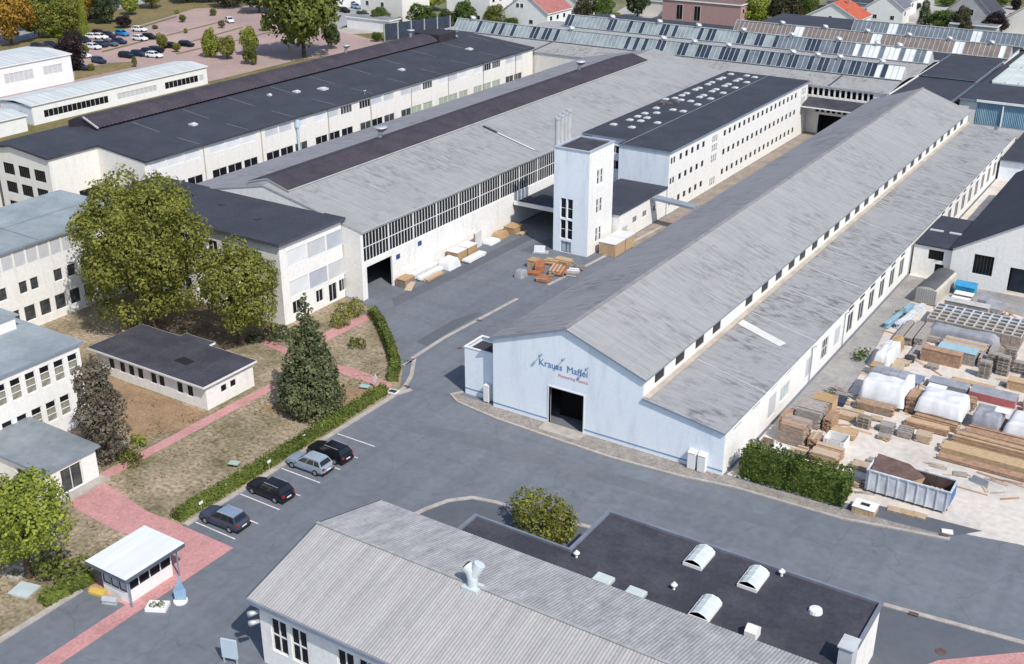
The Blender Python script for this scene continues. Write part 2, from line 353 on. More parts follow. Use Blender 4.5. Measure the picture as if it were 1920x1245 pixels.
# ================================================================= GROUND
P = lambda *q: [tuple(at(*p))[:2] for p in q]
def sheet(name, pts, z, m, label=None):
    mb = MB(); mb.poly([(p[0], p[1], z) for p in pts]); return struct(mb.build(name, m))
sheet('ground', [(-1400, -700), (900, -700), (900, 1500), (-1400, 1500)], 0, GRASS)
sheet('road', [(-10, -140), (120, -140), (120, 230), (-28, 230), (-28, 128), (-72, 128), (-72, 12.2), (-25, 12.2), (-10, -2)], .004, ASPH)

lawn_edge = [(-10.2, -140), (-10.2, -3)]+P((750, 724), (755, 692), (747, 656), (725, 606), (707, 584))+[(-28, 13.6), (-31.8, 14.2)]
sheet('lawn', lawn_edge+[(-31.8, 3), (-70, 3), (-110, 3), (-110, -140)], .03, LAWN)
sheet('bare_earth', [(-38.4, -16.7), (-23.4, -16.8), (-22.4, -19), (-25, -24.5), (-31.5, -23.5), (-38, -20)], .034, BARE)
sheet('conifer_bed', [(-19.5, -13.5), (-11.9, -12.5), (-11.7, -6), (-13, -3.4), (-16.8, -5.2), (-19.5, -8.5)], .034, BARE)
sheet('planting_bed', [(-55, -4), (-40, -8.8), (-33, -8.2), (-31.9, 3.3), (-55, 3.3)], .035, mat('dark_soil', (.19, .145, .10), .95, .1, c2=(.10, .08, .055), scale=.5, detail=8, fine=.25, fscale=3))  # darker brown soil than the other beds
# red paths
RP = .045
sheet('path', [(-22.9, -31.2), (-21.6, -31.2), (-21.4, -8.8), (-22.7, -8.8)], RP, RED)
sheet('path', [(-22.9, -35.6), (-21.5, -35.4), (-14.4, -35.9), (-10.2, -35.2), (-10.2, -32.3), (-14.5, -32.4), (-21.6, -31.2), (-22.9, -31.2)], RP, RED)
sheet('path', P((470, 636), (487, 632), (600, 678), (662, 690), (738, 722), (728, 732), (655, 706), (560, 675)), RP+.004, RED)
sheet('path', P((692, 588), (698, 598), (637, 628), (560, 668), (548, 656), (632, 612)), RP+.008, RED)
sheet('path', [(-10.2, -42.6), (-9.2, -42.4), (-5.6, -42.2), (-5.6, -140), (-4.1, -140), (-4.1, -32.3), (-10.2, -32.3)], .035, RED)
# kerbs
def strip(name, pts, wd, z0, z1, m, closed=False):
    mb = MB(); pts = [Vector((p[0], p[1], 0)) for p in pts]; L, Q = [], []
    for i, p in enumerate(pts):
        a = pts[max(i-1, 0)]; b = pts[min(i+1, len(pts)-1)]; d = (b-a).normalized(); n = Vector((-d.y, d.x, 0))*wd/2
        L.append(p+n); Q.append(p-n)
    for i in range(len(pts)-1):
        a, b, c, d = L[i], L[i+1], Q[i+1], Q[i]
        t = lambda v, z: (v.x, v.y, z)
        mb.poly([t(a, z1), t(d, z1), t(c, z1), t(b, z1)]); mb.poly([t(a, z0), t(b, z0), t(b, z1), t(a, z1)]); mb.poly([t(d, z0), t(d, z1), t(c, z1), t(c, z0)])
    for k in (0, -1):
        a, d = L[k], Q[k]; mb.poly([(a.x, a.y, z0), (d.x, d.y, z0), (d.x, d.y, z1), (a.x, a.y, z1)])
    return struct(mb.build(name, m))
strip('kerb', [(-9.95, -140), (-9.95, -42.8)], .5, 0, .12, KERB)
strip('kerb', [(-9.95, -32.1), (-9.95, -12), (-9.95, -3.2), (-9.3, -1.6)], .5, 0, .12, KERB)
strip('kerb', P((737, 740), (758, 728), (771, 706), (777, 674), (755, 686)), .45, 0, .1, KERB)
strip('drain_channel', [(-13.9, 4.6), (-14.15, 11), (-13.4, 25.5)], .5, .004, .018, KERB)
strip('drain_channel', [(-12.6, 31.5), (-11.9, 39.7), (-10.5, 60.1)], .5, .004, .018, KERB)
sheet('apron', [(-5.2, -.2), (-3.6, -1.2), (1.4, -2.0), (7.8, -2.35), (15, -2.6), (21.9, -2.1), (26.7, -1.3), (36.5, -1.0), (38.6, -.5), (45, .8), (45, 1.2), (36.5, .6), (25.2, .2), (-4.4, .2), (-4.3, .9)], .03, mat('beige_gravel', (.34, .305, .275), .95, .1, c2=(.22, .20, .185), scale=1.2, detail=7, fine=.2, fscale=4))
strip('kerb', [(-4.4, .9), (-5.2, -.2), (-3.6, -1.2), (1.4, -2.0), (7.8, -2.35), (15, -2.6), (21.9, -2.1), (26.7, -1.3), (36.5, -1.0), (38.6, -.5), (45, .8)], .28, 0, .12, KERB)
strip('kerb', [(5.2, -21), (5.7, -19), (6.5, -17), (8, -15.4), (10.2, -14.9), (12.6, -14.8), (19.2, -13.8), (30, -12.2), (42.7, -10.9), (60, -9.0), (100, -6)], .42, 0, .1, KERB)
sheet('forecourt', [(5.7, -19), (6.5, -17), (8, -15.4), (10.2, -14.9), (12.6, -14.8), (19.2, -13.8), (30, -12.2), (42.7, -10.9), (60, -9.0), (100, -6), (100, -27), (5.2, -27)], .010, ASPH2)
sheet('red_crossing', P((1700, 1260), (1760, 1238), (2000, 1215), (2000, 1300), (1700, 1300)), .014, RED)
for q in (((740, 575), (835, 530), (1005, 445), (985, 440), (800, 530), (735, 560)), ((780, 640), (850, 600), (893, 585), (905, 588), (860, 612), (800, 650)), ((975, 470), (1010, 478), (1060, 455), (1030, 446))):
    sheet('road_patch', P(*q), .008, ASPH2)
sheet('road_patch', P((760, 790), (930, 822), (1250, 915), (1500, 985), (1480, 1000), (1220, 930), (900, 840), (750, 806)), .008, mat('road_repair', (.165, .175, .197), .9, .25, c2=(.135, .145, .167), scale=.2, detail=7, fine=.06, fscale=1.5))
# parking bay lines
for k, y in enumerate((-31.3, -28.6, -26.0, -23.35, -20.75, -18.0, -15.5, -12.95)):
    sheet('bay_line', [(-9.6, y-.07), (-4.95, y-.07), (-4.95, y+.07), (-9.6, y+.07)], .012, PAINT)
# storage yard
sheet('yard', [(25.3, .4), (30, .9), (37, 1.8), (41, 3.2), (46.2, 2.4), (50, 3.2), (56, 3.4), (70, 5), (70, 128), (25.3, 128)], .012, YARD)
sheet('yard_strip', [(25.3, 14), (26.6, 16), (29.4, 22), (28.8, 32), (27.6, 44), (28.6, 60), (25.3, 60)], .016, YARD2)
sheet('yard_patch', [(36, 0.8), (45, 1.4), (47, 3.6), (41.5, 3.2), (37, 2.6)], .016, ASPH2)
sheet('yard_patch', [(30.2, 56.5), (36, 55), (45, 52), (45, 60), (30.2, 60)], .016, YARD2)
# courtyard strip beside the three storey block
sheet('passage_pavement', [(-12.2, 50), (-8.4, 50), (-7.5, 124.8), (-12.2, 124.8)], .012, mat('brown_pavement', (.33, .28, .235), .95, .1, c2=(.22, .19, .165), scale=.4, detail=7, fine=.12, fscale=2))
# car park and far streets
sheet('car_park', P((-40, 225), (150, 200), (405, 150), (560, 112), (705, 92), (742, 86), (690, 72), (655, 62), (610, 40), (560, 22), (480, 10), (365, 16), (300, 36), (245, 52), (190, 66), (100, 84), (-40, 112)), .01, LOT)
sheet('grass_strip', P((140, 150), (258, 124), (245, 116), (205, 118), (140, 132)), .02, GRASS)
for q in (((255, 52), (330, 30), (332, 32), (257, 55)), ((296, 70), (420, 38), (421, 40), (297, 72)), ((340, 82), (455, 50), (456, 52), (341, 84)), ((190, 96), (300, 68), (301, 70), (192, 99)), ((330, 100), (400, 84), (401, 86), (331, 103)), ((430, 78), (520, 56), (521, 58), (431, 80))):
    sheet('grass_verge', P(*q), .022, GRASS)
LANE = mat('pale_road', (.36, .36, .37), .9, .2, c2=(.29, .29, .30), scale=.05, fine=.05, fscale=1)
PLOT = mat('garden_ground', (.22, .215, .14), .95, .1, c2=(.13, .14, .06), scale=.06, detail=8, fine=.2, fscale=.6)
PAVE = mat('pale_paving', (.46, .43, .39), .9, .2, c2=(.36, .34, .31), scale=.1, fine=.08, fscale=1)
sheet('gardens', [(-150, 190), (-110, 178), (60, 205), (200, 215), (500, 260), (500, 900), (-800, 900), (-420, 330)], .006, PLOT)
sheet('street', P((610, 66), (700, 22), (700, -20), (640, -20), (655, 4), (610, 40)), .016, LANE)
sheet('street', P((600, -4), (660, -12), (700, 24), (640, 36)), .02, LANE)
sheet('forecourt_paving', P((628, 58), (700, 36), (735, 55), (712, 62), (650, 64)), .024, PAVE)
sheet('woodland_road', P((-60, 100), (70, 70), (150, 34), (230, 16), (320, -6), (320, -14), (190, 6), (-60, 66)), .016, LANE)
for q in (((1150, 26), (1260, 40), (1260, 18), (1180, 8)), ((1575, 34), (1640, 40), (1650, 20), (1590, 18)), ((1690, 42), (1920, 70), (1920, 14), (1720, -2))):
    sheet('courtyard_paving', P(*q), .02, PAVE)
sheet('lawn_plot', P((1752, 8), (1790, 12), (1790, 0), (1752, -4)), .03, GREEN)

# ================================================================= BUILDINGS
DEDGE = mat('dark_roof_edge', (.085, .092, .115), .7, .3, var=.12)
def flat_roof(root, x0, y0, x1, y1, z, m, over=.25, th=.3, name='roof', edge=None):
    edge = edge or (DEDGE if m.name.endswith('felt') else TRIM)
    mb = MB(); mb.box(x0-over, y0-over, z, x1+over, y1+over, z+th, 1, 0)
    return mb.build(name, [m, edge or TRIM], root)
def gable_slopes(root, axis, a0, a1, e0, ze0, rd, zr, e1, ze1, th=.18, m0=None, m1=None, n0='roof', over=.35, edge=None):
    """two slopes; axis 'y' runs along y (eaves at x=e0,e1, ridge at x=rd)"""
    for e, ze, m in ((e0, ze0, m0), (e1, ze1, m1)):
        s = (zr-ze)/abs(rd-e); sg = 1 if e > rd else -1
        ee = e+sg*over; zz = ze-s*over
        mb = MB()
        if axis == 'y': pts = [(rd, a0, zr), (ee, a0, zz), (ee, a1, zz), (rd, a1, zr)]
        else: pts = [(a0, rd, zr), (a0, ee, zz), (a1, ee, zz), (a1, rd, zr)]
        pts = [(p[0], p[1], p[2]+th) for p in pts]
        mb.slab(pts, th, 0, 1); mb.build(n0, [m, edge or TRIM], root)
def rows(u0, n, step, z, w_, h): return [(u0+i*step, z, w_, h) for i in range(n)]

# ---- long gabled hall in the middle right
A = thing('factory_hall', 'long white hall with grey gabled roof and blue lettering over its dark gate', 'hall', (12.5, 62, 0))
gate = (6.55, 0.0, 3.9, 4.1)
wm = MB()
wF = (0, 0, '-y'); wall(wm, wF, 16.7, 0, 7.6, [gate], .4, 1)
wm.poly([(0, 0, 7.6), (16.7, 0, 7.6), (8.4, 0, 10.55)], 1)
wall(wm, (16.7, 0, '-y'), 8.3, 0, 4.4, [], .2, 1); wm.poly([(16.7, 0, 4.4), (25, 0, 4.4), (16.7, 0, 5.6)], 1)
wR = (25, 0, '+x')
dark_w = [(34.9, .9, 2.0, 2.4), (38.9, .9, 2.0, 2.4), (42.9, .9, 2.0, 2.4), (47.1, .9, 2.0, 2.4), (51.4, .9, 2.0, 2.4), (55.6, .9, 2.0, 2.4)]
top_w = [(u, 3.55, 2.0, .55) for u, *_ in dark_w]
far_w = [(75.6+i*4.2, .9, 2.0, 2.4) for i in range(10)]
far_t = [(u, 3.55, 2.0, .55) for u, *_ in far_w]
blank = [(10.8, .7, 2.1, 2.5), (21.3, .8, 2.1, 2.3), (30.4, .9, 2.0, 2.3)]
pale_w = [(14.0, 1.2, 2.6, 1.7)]  # window with pale panes
slat = [(26.2, .9, 2.2, 2.5)]
vents = [(1.9, 3.5, 2.2, .5), (6.4, 3.55, 2.1, .55), (11.0, 3.6, 1.9, .5), (15.3, 3.6, 1.9, .5)]
doors = [(24.2-1.6, 0.05, 0, 0)]
wall(wm, wR, 125, 0, 4.4, dark_w+top_w+far_w+far_t+blank+pale_w+slat+vents)
wC = (16.7, 0, '+x')
cl = [11.4, 15.6, 24.3, 28.9, 33.2, 37.3, 41.0, 45.3, 49.7, 53.6, 58.0, 62.0, 66.0, 70.6, 75.2, 79.7, 84.3, 88.7, 93.0, 97.4, 101.8, 106.2, 110.6, 115.0, 119.4]
clw = [(u, 6.05, 2.15, 1.2) for u in cl]
clw = [(2.3, 6.05, 2.15, 1.2), (6.8, 6.05, 2.15, 1.2)]+clw
wall(wm, wC, 125, 5.5, 7.6, clw)
wall(wm, (0, 125, '-x'), 125, 0, 7.6, []); wall(wm, (25, 125, '+y'), 25, 0, 4.4, [])
wm.build('wall', [WHITE, SHADEWHITE], A)
gable_slopes(A, 'y', -.3, 124.9, 0, 7.6, 8.4, 10.6, 16.7, 7.6, m0=GREYROOFSHADE, m1=GREYROOF)
rc = MB(); rc.bar((8.4, -.25, 10.83), (8.4, 124.8, 10.83), .35, .12); rc.build('ridge_cap', mat('ridge_sheet', (.30, .30, .31), .8, .2, var=.15), A)
lr = MB(); lr.slab([(16.75, -.25, 5.72), (25.06, -.25, 4.49), (25.06, 124.9, 4.49), (16.75, 124.9, 5.72)], .16, 0, 1)
lr.build('side_roof', [LEANROOF, TRIM], A)
fl = MB(); fl.bar((17.05, 0, 5.72), (17.05, 124.8, 5.72), .5, .1); fl.build('flashing', mat('beige_flashing', (.53, .46, .38), .85, .2, var=.12, scale=1), A)
for y in (9.9, 24.0, 33.2, 40.9, 49.4, 61.2, 70, 79, 88, 97, 106, 115):
    sm = MB(); sm.bar((17.4, y+.5, 5.66), (25.2, y-.6, 4.5), .12, .07); sm.build('roof_seam', mat('pale_seam', (.55, .55, .56), .8, .2, var=.1), A)
rp = MB(); rp.slab([(17.4, 20.7, 5.68), (22.6, 19.3, 4.92), (22.9, 20.5, 4.88), (17.4, 22.1, 5.68)], .03); rp.build('roof_patch', mat('white_patch', (.66, .655, .62), .8, .2, var=.08), A)
for h in clw: window(A, wC, h, 1, 1, GLASS, FRAME, .075, bar=.03)
for h in dark_w+far_w: window(A, wR, h, 2, 1, GLASS, FRAME, .08, bar=.045)
for h in top_w+far_t: window(A, wR, h, 1, 1, GLASS, FRAME, .08, bar=.03)
for h in blank: window(A, wR, h, 1, 1, BLIND, FRAME, .07)
for h in pale_w: window(A, wR, h, 3, 1, mat('pale_glass', (.52, .58, .57), .5, .4, var=.1), FRAME, .1)
for h in slat: window(A, wR, h, 3, 2, GLASS, FRAME)
for h in vents: window(A, wR, h, 5, 1, GLASS2, FRAME, .12, 'vent', .13)
st = MB(); st.box(0, -.025, .42, 6.5, -.002, .56); st.box(10.5, -.025, .42, 25, -.002, .56); st.build('base_stripe', mat('stripe_blue', (.22, .36, .55), .7, .2, var=.1), A)
gf = MB(); gf.box(6.43, -.05, 0, 6.55, .35, 4.22); gf.box(10.45, -.05, 0, 10.57, .35, 4.22); gf.box(6.55, -.05, 4.1, 10.45, .35, 4.22); gf.build('gate_frame', WHITE2, A)
gi = MB(); gi.box(6.6, 2.2, 0, 10.4, 2.3, 4.1); gi.box(6.6, .45, 3.7, 10.4, .6, 4.09); gi.build('interior_shade', mat('gate_shade', (.012, .012, .014), .9, .1, var=.1), A)  # black sheets behind the gate stand in for the dark interior
for y in (22.6, 60.2, 33.4): dp = MB(); dp.tube([(25.5, y, 4.35), (25.12, y, 4.1), (25.12, y, .1)], .06, 6); dp.build('downpipe', mat('pipe_grey', (.33, .36, .40), .5, .4, var=.1), A)
ramp = MB(); ramp.prism([(6.2, -1.5, .03), (6.2, 0, .03), (6.2, 0, .13)], (4.6, 0, 0)); ramp.build('ramp', KERB, A)
for x, z in ((5.75, 7.35), (8.3, 7.55), (10.9, 7.25)):
    lm = MB(); lm.bar((x, 0, z), (x, -.48, z+.05), .07, .07); lm.box(x-.09, -.62, z-.1, x+.09, -.42, z+.12); lm.build('sign_lamp', TRIM, A)
def text(body, size, loc, rz, m, parent, name, ext=.03, sx=1, bold=0):
    cu = bpy.data.curves.new(name, 'FONT'); cu.body = body; cu.size = size; cu.extrude = ext; cu.offset = bold
    t = bpy.data.objects.new('t', cu); col.objects.link(t)
    me = bpy.data.meshes.new_from_object(t.evaluated_get(bpy.context.evaluated_depsgraph_get()))
    bpy.data.objects.remove(t); me.name = name; me.materials.clear(); me.materials.append(m)
    o = link(name, me, parent, Vector(loc)-parent_origin(parent)); o.rotation_euler = (PI/2, 0, rz); o.scale = (sx, 1, 1); return o
text('Krauss', 1.0, (5.35, -.02, 6.14), 0, TEXTB, A, 'lettering', .012, .98)
text('Maffei', 1.0, (8.5, -.02, 6.14), 0, TEXTB, A, 'lettering', .012, .98)
text('Pioneering Plastics', .46, (7.6, -.02, 5.45), 0, TEXTR, A, 'lettering', .01, .96)
# annex at the corner
X = thing('entrance_annex', 'small flat roofed pale annex at the left corner of the lettered gable', 'annex', (-2.1, 2.5, 0))
wm = MB(); wall(wm, (-4.1, .9, '-y'), 4.07, 0, 5.3); wall(wm, (-.03, .9, '+x'), 3.2, 0, 5.3); wall(wm, (-4.1, 4.1, '-x'), 3.2, 0, 5.3); wall(wm, (-.03, 4.1, '+y'), 4.07, 0, 5.3)
wm.build('wall', SHADEWHITE, X)
rf = MB(); rf.box(-4.0, 1.0, 4.7, -.1, 4.0, 4.85); rf.build('roof', FELT2, X)
pr = MB(); pr.box(-4.16, .84, 5.3, -.03, 1.06, 5.4); pr.box(-4.16, 1.06, 5.3, -3.94, 4.16, 5.4); pr.box(-3.94, 3.94, 5.3, -.03, 4.16, 5.4); pr.build('parapet', WHITE2, X)
st = MB(); st.box(-4.1, .875, .6, -1.3, .898, .74); st.build('base_stripe', MATS['stripe_blue'], X)
bx = MB(); bx.box(-1.35, .2, .15, -.75, .88, 2.0); bx.box(-1.3, .28, 0, -1.22, .36, .15); bx.box(-.86, .28, 0, -.78, .36, .15)
tag(bx.build('cabinet', WHITE2), 'pale tall cabinet standing against the small annex at the gable corner', 'cabinet')
pp = MB(); pp.tube([(-.35, .75, 0), (-.35, .75, 2.6), (-.35, .5, 3.0)], .08, 8); pp.build('downpipe', METAL, X)
for x, lb in ((21.75, 'left'), (22.75, 'right')):
    b = MB(); b.box(x, -.55, .1, x+.75, -.03, 1.75, 0); b.box(x+.05, -.52, .03, x+.7, -.06, .1); b.prism([(x-.03, -.6, 1.75), (x-.03, 0, 1.75), (x-.03, 0, 1.9)], (.81, 0, 0))
    tag(b.build('cabinet', WHITE2), 'white utility cabinet on the gable apron near the big hedge, %s one of the pair' % lb, 'cabinet')

# ---- wide hall with glazed band
B = thing('production_hall', 'wide hall with grey roof, dark ridge vent and long glazed band above its gate', 'hall', (-44.5, 70, 0))
wB = (-29, 14.6, '+x'); Lb = 110.4
bgate = (0.9, 0, 5.0, 4.15)
bands = [(.5+i*5.07, 4.85, 5.0, 3.7) for i in range(10)]
wm = MB(); wall(wm, wB, Lb, 0, 9.0, [bgate]+bands, .25)
wall(wm, (-60, 125, '-x'), Lb, 0, 9); wm.poly([(-60, 14.6, 0), (-29, 14.6, 0), (-29, 14.6, 9), (-44.5, 14.6, 12.2), (-60, 14.6, 9)])
wm.build('wall', WHITE, B)
for h in bands: window(B, wB, h, 8, 2, GLASS, FRAME, .15, 'glazing_band', .085)
gable_slopes(B, 'y', 14.5, 125, -60, 9.0, -44.5, 12.2, -29, 9.0, m0=GREYROOFSHADE, m1=GREYROOF, edge=mat('pale_edge', (.5, .5, .51), .7, .3, var=.1))
mo = MB(); mo.slab([(-44.5, 15.3, 13.05), (-40.9, 15.3, 12.05), (-40.9, 115.2, 12.05), (-44.5, 115.2, 13.05)], .16, 0, 1); mo.slab([(-44.5, 15.3, 13.05), (-44.5, 115.2, 13.05), (-48.1, 115.2, 12.05), (-48.1, 15.3, 12.05)], .16, 0, 1)
for x in (-41.1, -47.9): mo.box(x-.06, 15.5, 11.3, x+.06, 115, 11.92, 1)
for y in (15.4, 115.0): mo.prism([(-47.9, y, 11.3), (-41.1, y, 11.3), (-41.1, y, 11.9), (-44.5, y, 12.86), (-47.9, y, 11.9)], (0, .1, 0), 1)
mo.build('ridge_vent', [FELTB, MATS['pale_edge']], B)
def cowl(root, x, y, z, s=1.0, name='roof_fan'):
    t = MB(); t.tube([(x, y, z-.6), (x, y, z+.5*s), (x+.15*s, y, z+.9*s)], [.28*s, .3*s, .34*s], 10); t.tube([(x+.15*s, y, z+.9*s), (x+.2*s, y, z+1.35*s)], [.36*s, .85*s], 12, cap=False); t.tube([(x+.2*s, y, z+1.35*s), (x+.2*s, y, z+1.5*s)], [.85*s, .82*s], 12)
    return t.build(name, METAL, root, smooth=True)
cowl(B, -46.4, 40.4, 12.4, 1.15); cowl(B, -46.4, 98, 12.4, 1.15)
wk = MB(); wk.bar((-37, 56.9, 10.98), (-30.0, 56.2, 9.5), .35, .08); wk.build('roof_walkway', WROOF, B)
wk = MB(); wk.bar((-39.8, 57.2, 11.6), (-37.2, 56.95, 11.04), .3, .1); wk.build('roof_walkway', NAVY, B)
for y in (21.3, 25.9):
    s = MB(); s.box(-28.98, y, 3.35 if y < 23 else 3.75, -28.93, y+.75, 3.95 if y < 23 else 4.35); s.box(-28.95, y+.08, 3.43 if y < 23 else 3.83, -28.92, y+.67, 3.87 if y < 23 else 4.27); s.build('wall_sign', SIGNB, B)
gi = MB(); gi.box(-34, 15.3, 0, -33.8, 21, 4.3); gi.build('interior_shade', mat('dim_interior', (.05, .045, .045), .9, .1, var=.2), B)  # dark sheet painted as the dimness inside the open gate

# ---- office block beside the open gate (three storeys)
C = thing('office_block', 'white three storey office block with dark overhanging flat roof, behind the two olive trees', 'office', (-50, 9, 0))
wC_ = (-31.8, 3.6, '+x'); wD_ = (-64, 3.6, '-y')
pan = []
for z, h in ((6.9, 2.1), (3.05, 2.15)):
    for u in (1.2, 4.6, 8.0): pan.append((u, z, 3.25, h))
gw = [(5.6, .9, 1.3, 1.6), (7.9, .2, 1.5, 2.3), (9.8, .9, 1.3, 1.6), (1.5, .9, 1.5, 1.6)]
fr = [(1.2+i*2.4, z, 1.7, 1.7) for z in (6.9, 3.6) for i in range(12)]
cols_ = [(1.0+i*2.4, .3, 1.5, 2.5) for i in range(12)]
wm = MB(); wall(wm, wC_, 10.8, 0, 10, pan+gw); wall(wm, wD_, 32.2, 0, 10, fr+cols_, .3); wall(wm, (-31.8, 14.4, '+y'), 32.2, 0, 10); wall(wm, (-64, 14.4, '-x'), 10.8, 0, 10)
wm.build('wall', WHITE, C)
for i, h in enumerate(pan): window(C, wC_, h, 1, 1, (BLINDW, BLIND, BLINDB, BLINDW, BLINDB, BLIND)[i], FRAME, .05)
for h in gw: window(C, wC_, h, 2, 1, GLASS, FRAME)
for h in fr: window(C, wD_, h, 2, 1, GLASS, FRAME, .2)
for h in cols_: window(C, wD_, h, 1, 1, GLASS2, FRAME, .3)
flat_roof(C, -64, 3.6, -31.8, 14.4, 10, FELT, .45, .35)
so_ = MB(); so_.box(-40.2, 8.2, 10.36, -39.4, 8.9, 10.5); so_.box(-48, 10, 10.36, -47.2, 10.6, 10.5); so_.build('roof_hatch', FELT2, C)

# ---- long dark roofed building
D = thing('workshop_building', 'long cream building with dark felt roof, ribbed ridge band and two rows of blinds', 'workshop', (-85, 70, 0))
Ez, Rz, Rx = 9.75, 11.6, -91.0
wB2 = (-73, 19.8, '+x'); Lw = 105
up, lo_, kinds = [], [], []
rng = random.Random(3)
for k in range(9):
    for j, (du, ww) in enumerate(((0.3, 3.0), (3.55, 3.0), (7.0, 3.0))):
        u = .6+k*11.7+du
        if u+ww > 104: continue
        up.append((u, 7.9, ww, 1.35)); lo_.append((u, 3.1, ww, 2.3))
wm = MB(); wall(wm, wB2, Lw, 0, Ez, up+lo_, .14)
wF1 = (-95.2, 11.4, '-y'); wF2 = (-83.0, 11.4, '+x'); wF3 = (-83.0, 19.8, '-y')
fw = [(1.4+i*3.55, z, 2.5, 1.7) for z in (6.9, 4.1) for i in range(3)]+[(1.4+i*3.55, 1.1, 2.5, 1.7) for i in range(3)]
wall(wm, wF1, 12.2, 0, 9.6, fw); wm.poly([(-95.2, 11.4, 9.6), (-83, 11.4, 9.6), (-83, 11.4, 10.55), (-91, 11.4, 11.3), (-95.2, 11.4, 10.5)])
dg = [(4.3, 3.1, 3.8, 1.7)]
wall(wm, wF2, 8.4, 0, 10.55, dg); wall(wm, wF3, 10, 0, 9.6); wm.poly([(-83, 19.8, 9.6), (-73, 19.8, 9.6), (-73, 19.8, 9.65), (-83, 19.8, 10.5)])
wall(wm, (-98, 125, '-x'), 113.6, 0, 9.6); wall(wm, (-73, 124.8, '+y'), 25, 0, 9.7)
wm.build('wall', CREAM, D)
for i, h in enumerate(up):
    g = BLINDW if h[0] < 16 else rng.choice((BLIND, BLINDW, BLINDW, GLASS2, BLIND, GLASS))
    window(D, wB2, h, 4 if g in (GLASS, GLASS2) else 1, 1, g, FRAME, .06)
for h in lo_:
    g = GLASS if h[0] < 52 else (BLINDG if h[0] > 60 else GLASS2)
    if rng.random() < .15: g = GLASS2
    window(D, wB2, h, 2, 1, g, FRAME, .1)
for h in fw: window(D, wF1, h, 5, 1, GLASS, DFRAME, .12)
for h in dg: window(D, wF2, h, 1, 1, GLASS, DFRAME)
rf = MB()
rf.slab([(Rx, 19.7, Rz), (-72.6, 19.7, Ez+.15), (-72.6, 125, Ez+.15), (Rx, 125, Rz)], .3, 0, 1)
rf.slab([(Rx, 11.0, Rz), (-82.7, 11.0, 10.83), (-82.7, 19.7, 10.83), (Rx, 19.7, Rz)], .3, 0, 1)
rf.slab([(Rx, 11.0, Rz), (Rx, 125, Rz), (-98.5, 125, 10.2), (-98.5, 11.0, 10.2)], .3, 0, 1)
rf.build('roof', [FELT, FELT2], D)
rb = MB(); n = 110; y0, y1 = 24.0, 111.5
prof = [(-88.0, 11.62), (-88.6, 12.1), (-90.0, 12.75), (-92.0, 12.9), (-94.5, 12.0)]
for i in range(n*2):
    ya = y0+(y1-y0)*i/(n*2); yb = y0+(y1-y0)*(i+1)/(n*2); za = .08 if i % 2 else 0; zb = 0 if i % 2 else .08
    for (xa, z1_), (xb, z2_) in zip(prof, prof[1:]):
        rb.poly([(xa, ya, z1_+za), (xa, yb, z1_+zb), (xb, yb, z2_+zb), (xb, ya, z2_+za)])
for y in (y0, y1): rb.poly([(x, y, z) for x, z in prof]+[(-94.5, y, 11), (-88, y, 11)])
rb.build('ridge_band', FELTB, D)
rb = MB(); rb.box(-94.2, 111.6, 11, -87.8, 117.6, 12.95); rb.build('ridge_hood', mat('dark_hood', (.045, .042, .05), .9, .2, var=.15), D)
for y in (23.9, 117.7):
    e = MB(); e.bar((-87.4, y, 11.75), (-90.6, y, 13.05), .25, .2); e.build('verge_board', mat('pink_board', (.52, .45, .45), .8, .2, var=.1), D)
for k in range(10):
    y = 30.5+k*10.2; se = MB()
    se.bar((-87.6, y, 11.3), (-80, y-.3, 10.55), .1, .05); se.bar((-80, y-.3, 10.55), (-73, y, 9.93), .1, .05)
    se.build('roof_seam', mat('grey_seam', (.24, .25, .28), .9, .2, var=.15), D)
for x, y, s in ((-80.5, 36.3, 1), (-82.4, 62, 1), (-80.6, 66.8, 1.4), (-79.5, 88, 1), (-80.5, 112, 1.2), (-84, 57, .6)):
    z = Ez+.15+(Rz-Ez-.15)*(-72.6-x)/18.4
    k = MB(); k.box(x-.55*s, y-.5*s, z-.1, x+.55*s, y+.5*s, z+.22); k.prism([(x-.45*s, y-.4*s, z+.22), (x+.45*s, y-.4*s, z+.22), (x, y-.4*s, z+.36)], (0, .8*s, 0)); k.build('skylight', WROOF, D)
cowl(D, -91.4, 86, 13.0, .95); cowl(D, -91.4, 106.5, 13.0, .95)
cowl(D, -73.6, 69.8, 10.2, .35)
for y in (31.0, 43.2, 59.2, 70.5, 82.3, 94, 106, 118): dp = MB(); dp.tube([(-72.9, y, 9.7), (-72.9, y, .1)], .07, 6); dp.build('downpipe', mat('beige_pipe', (.45, .42, .38), .6, .3, var=.1), D)
pl = MB(); pl.tube([(-72.6, 51.3, 9.4), (-72.6, 51.3, 0)], .22, 8); pl.tube([(-72.6, 51.3, 8.2), (-72.6, 51.3, 9.3)], .42, 8); pl.build('air_duct', mat('pale_blue_duct', (.55, .68, .76), .5, .4, var=.08), D)

# ---- blue-grey roofed offices on the left edge
def office(label, root_loc): return thing('office_block', label, 'office', root_loc)
Eo = office('white office with pale blue grey roof, partly shaded by the huge olive tree', (-63, -14, 0))
wE = (-56.2, -40, '+x')
up = rows(1.0, 13, 1.62, 7.75, 1.5, 1.95)+rows(23.0, 9, 1.62, 7.75, 1.5, 1.95)
mid = [(26.3, 4.5, 1.1, 1.5), (27.8, 4.5, 1.1, 1.5)]+rows(1, 10, 2.5, 4.5, 1.2, 1.5)+[(31+i*1.9, 4.5, 1.2, 1.5) for i in range(6)]
gr = rows(1.2, 20, 2.1, 1.0, 1.5, 1.9)
wm = MB(); wall(wm, wE, 43.3, 0, 10, up+mid+gr); wall(wm, (-70, -40, '-y'), 13.8, 0, 10); wall(wm, (-56.2, 3.3, '+y'), 13.8, 0, 10); wall(wm, (-70, 3.3, '-x'), 43.3, 0, 10)
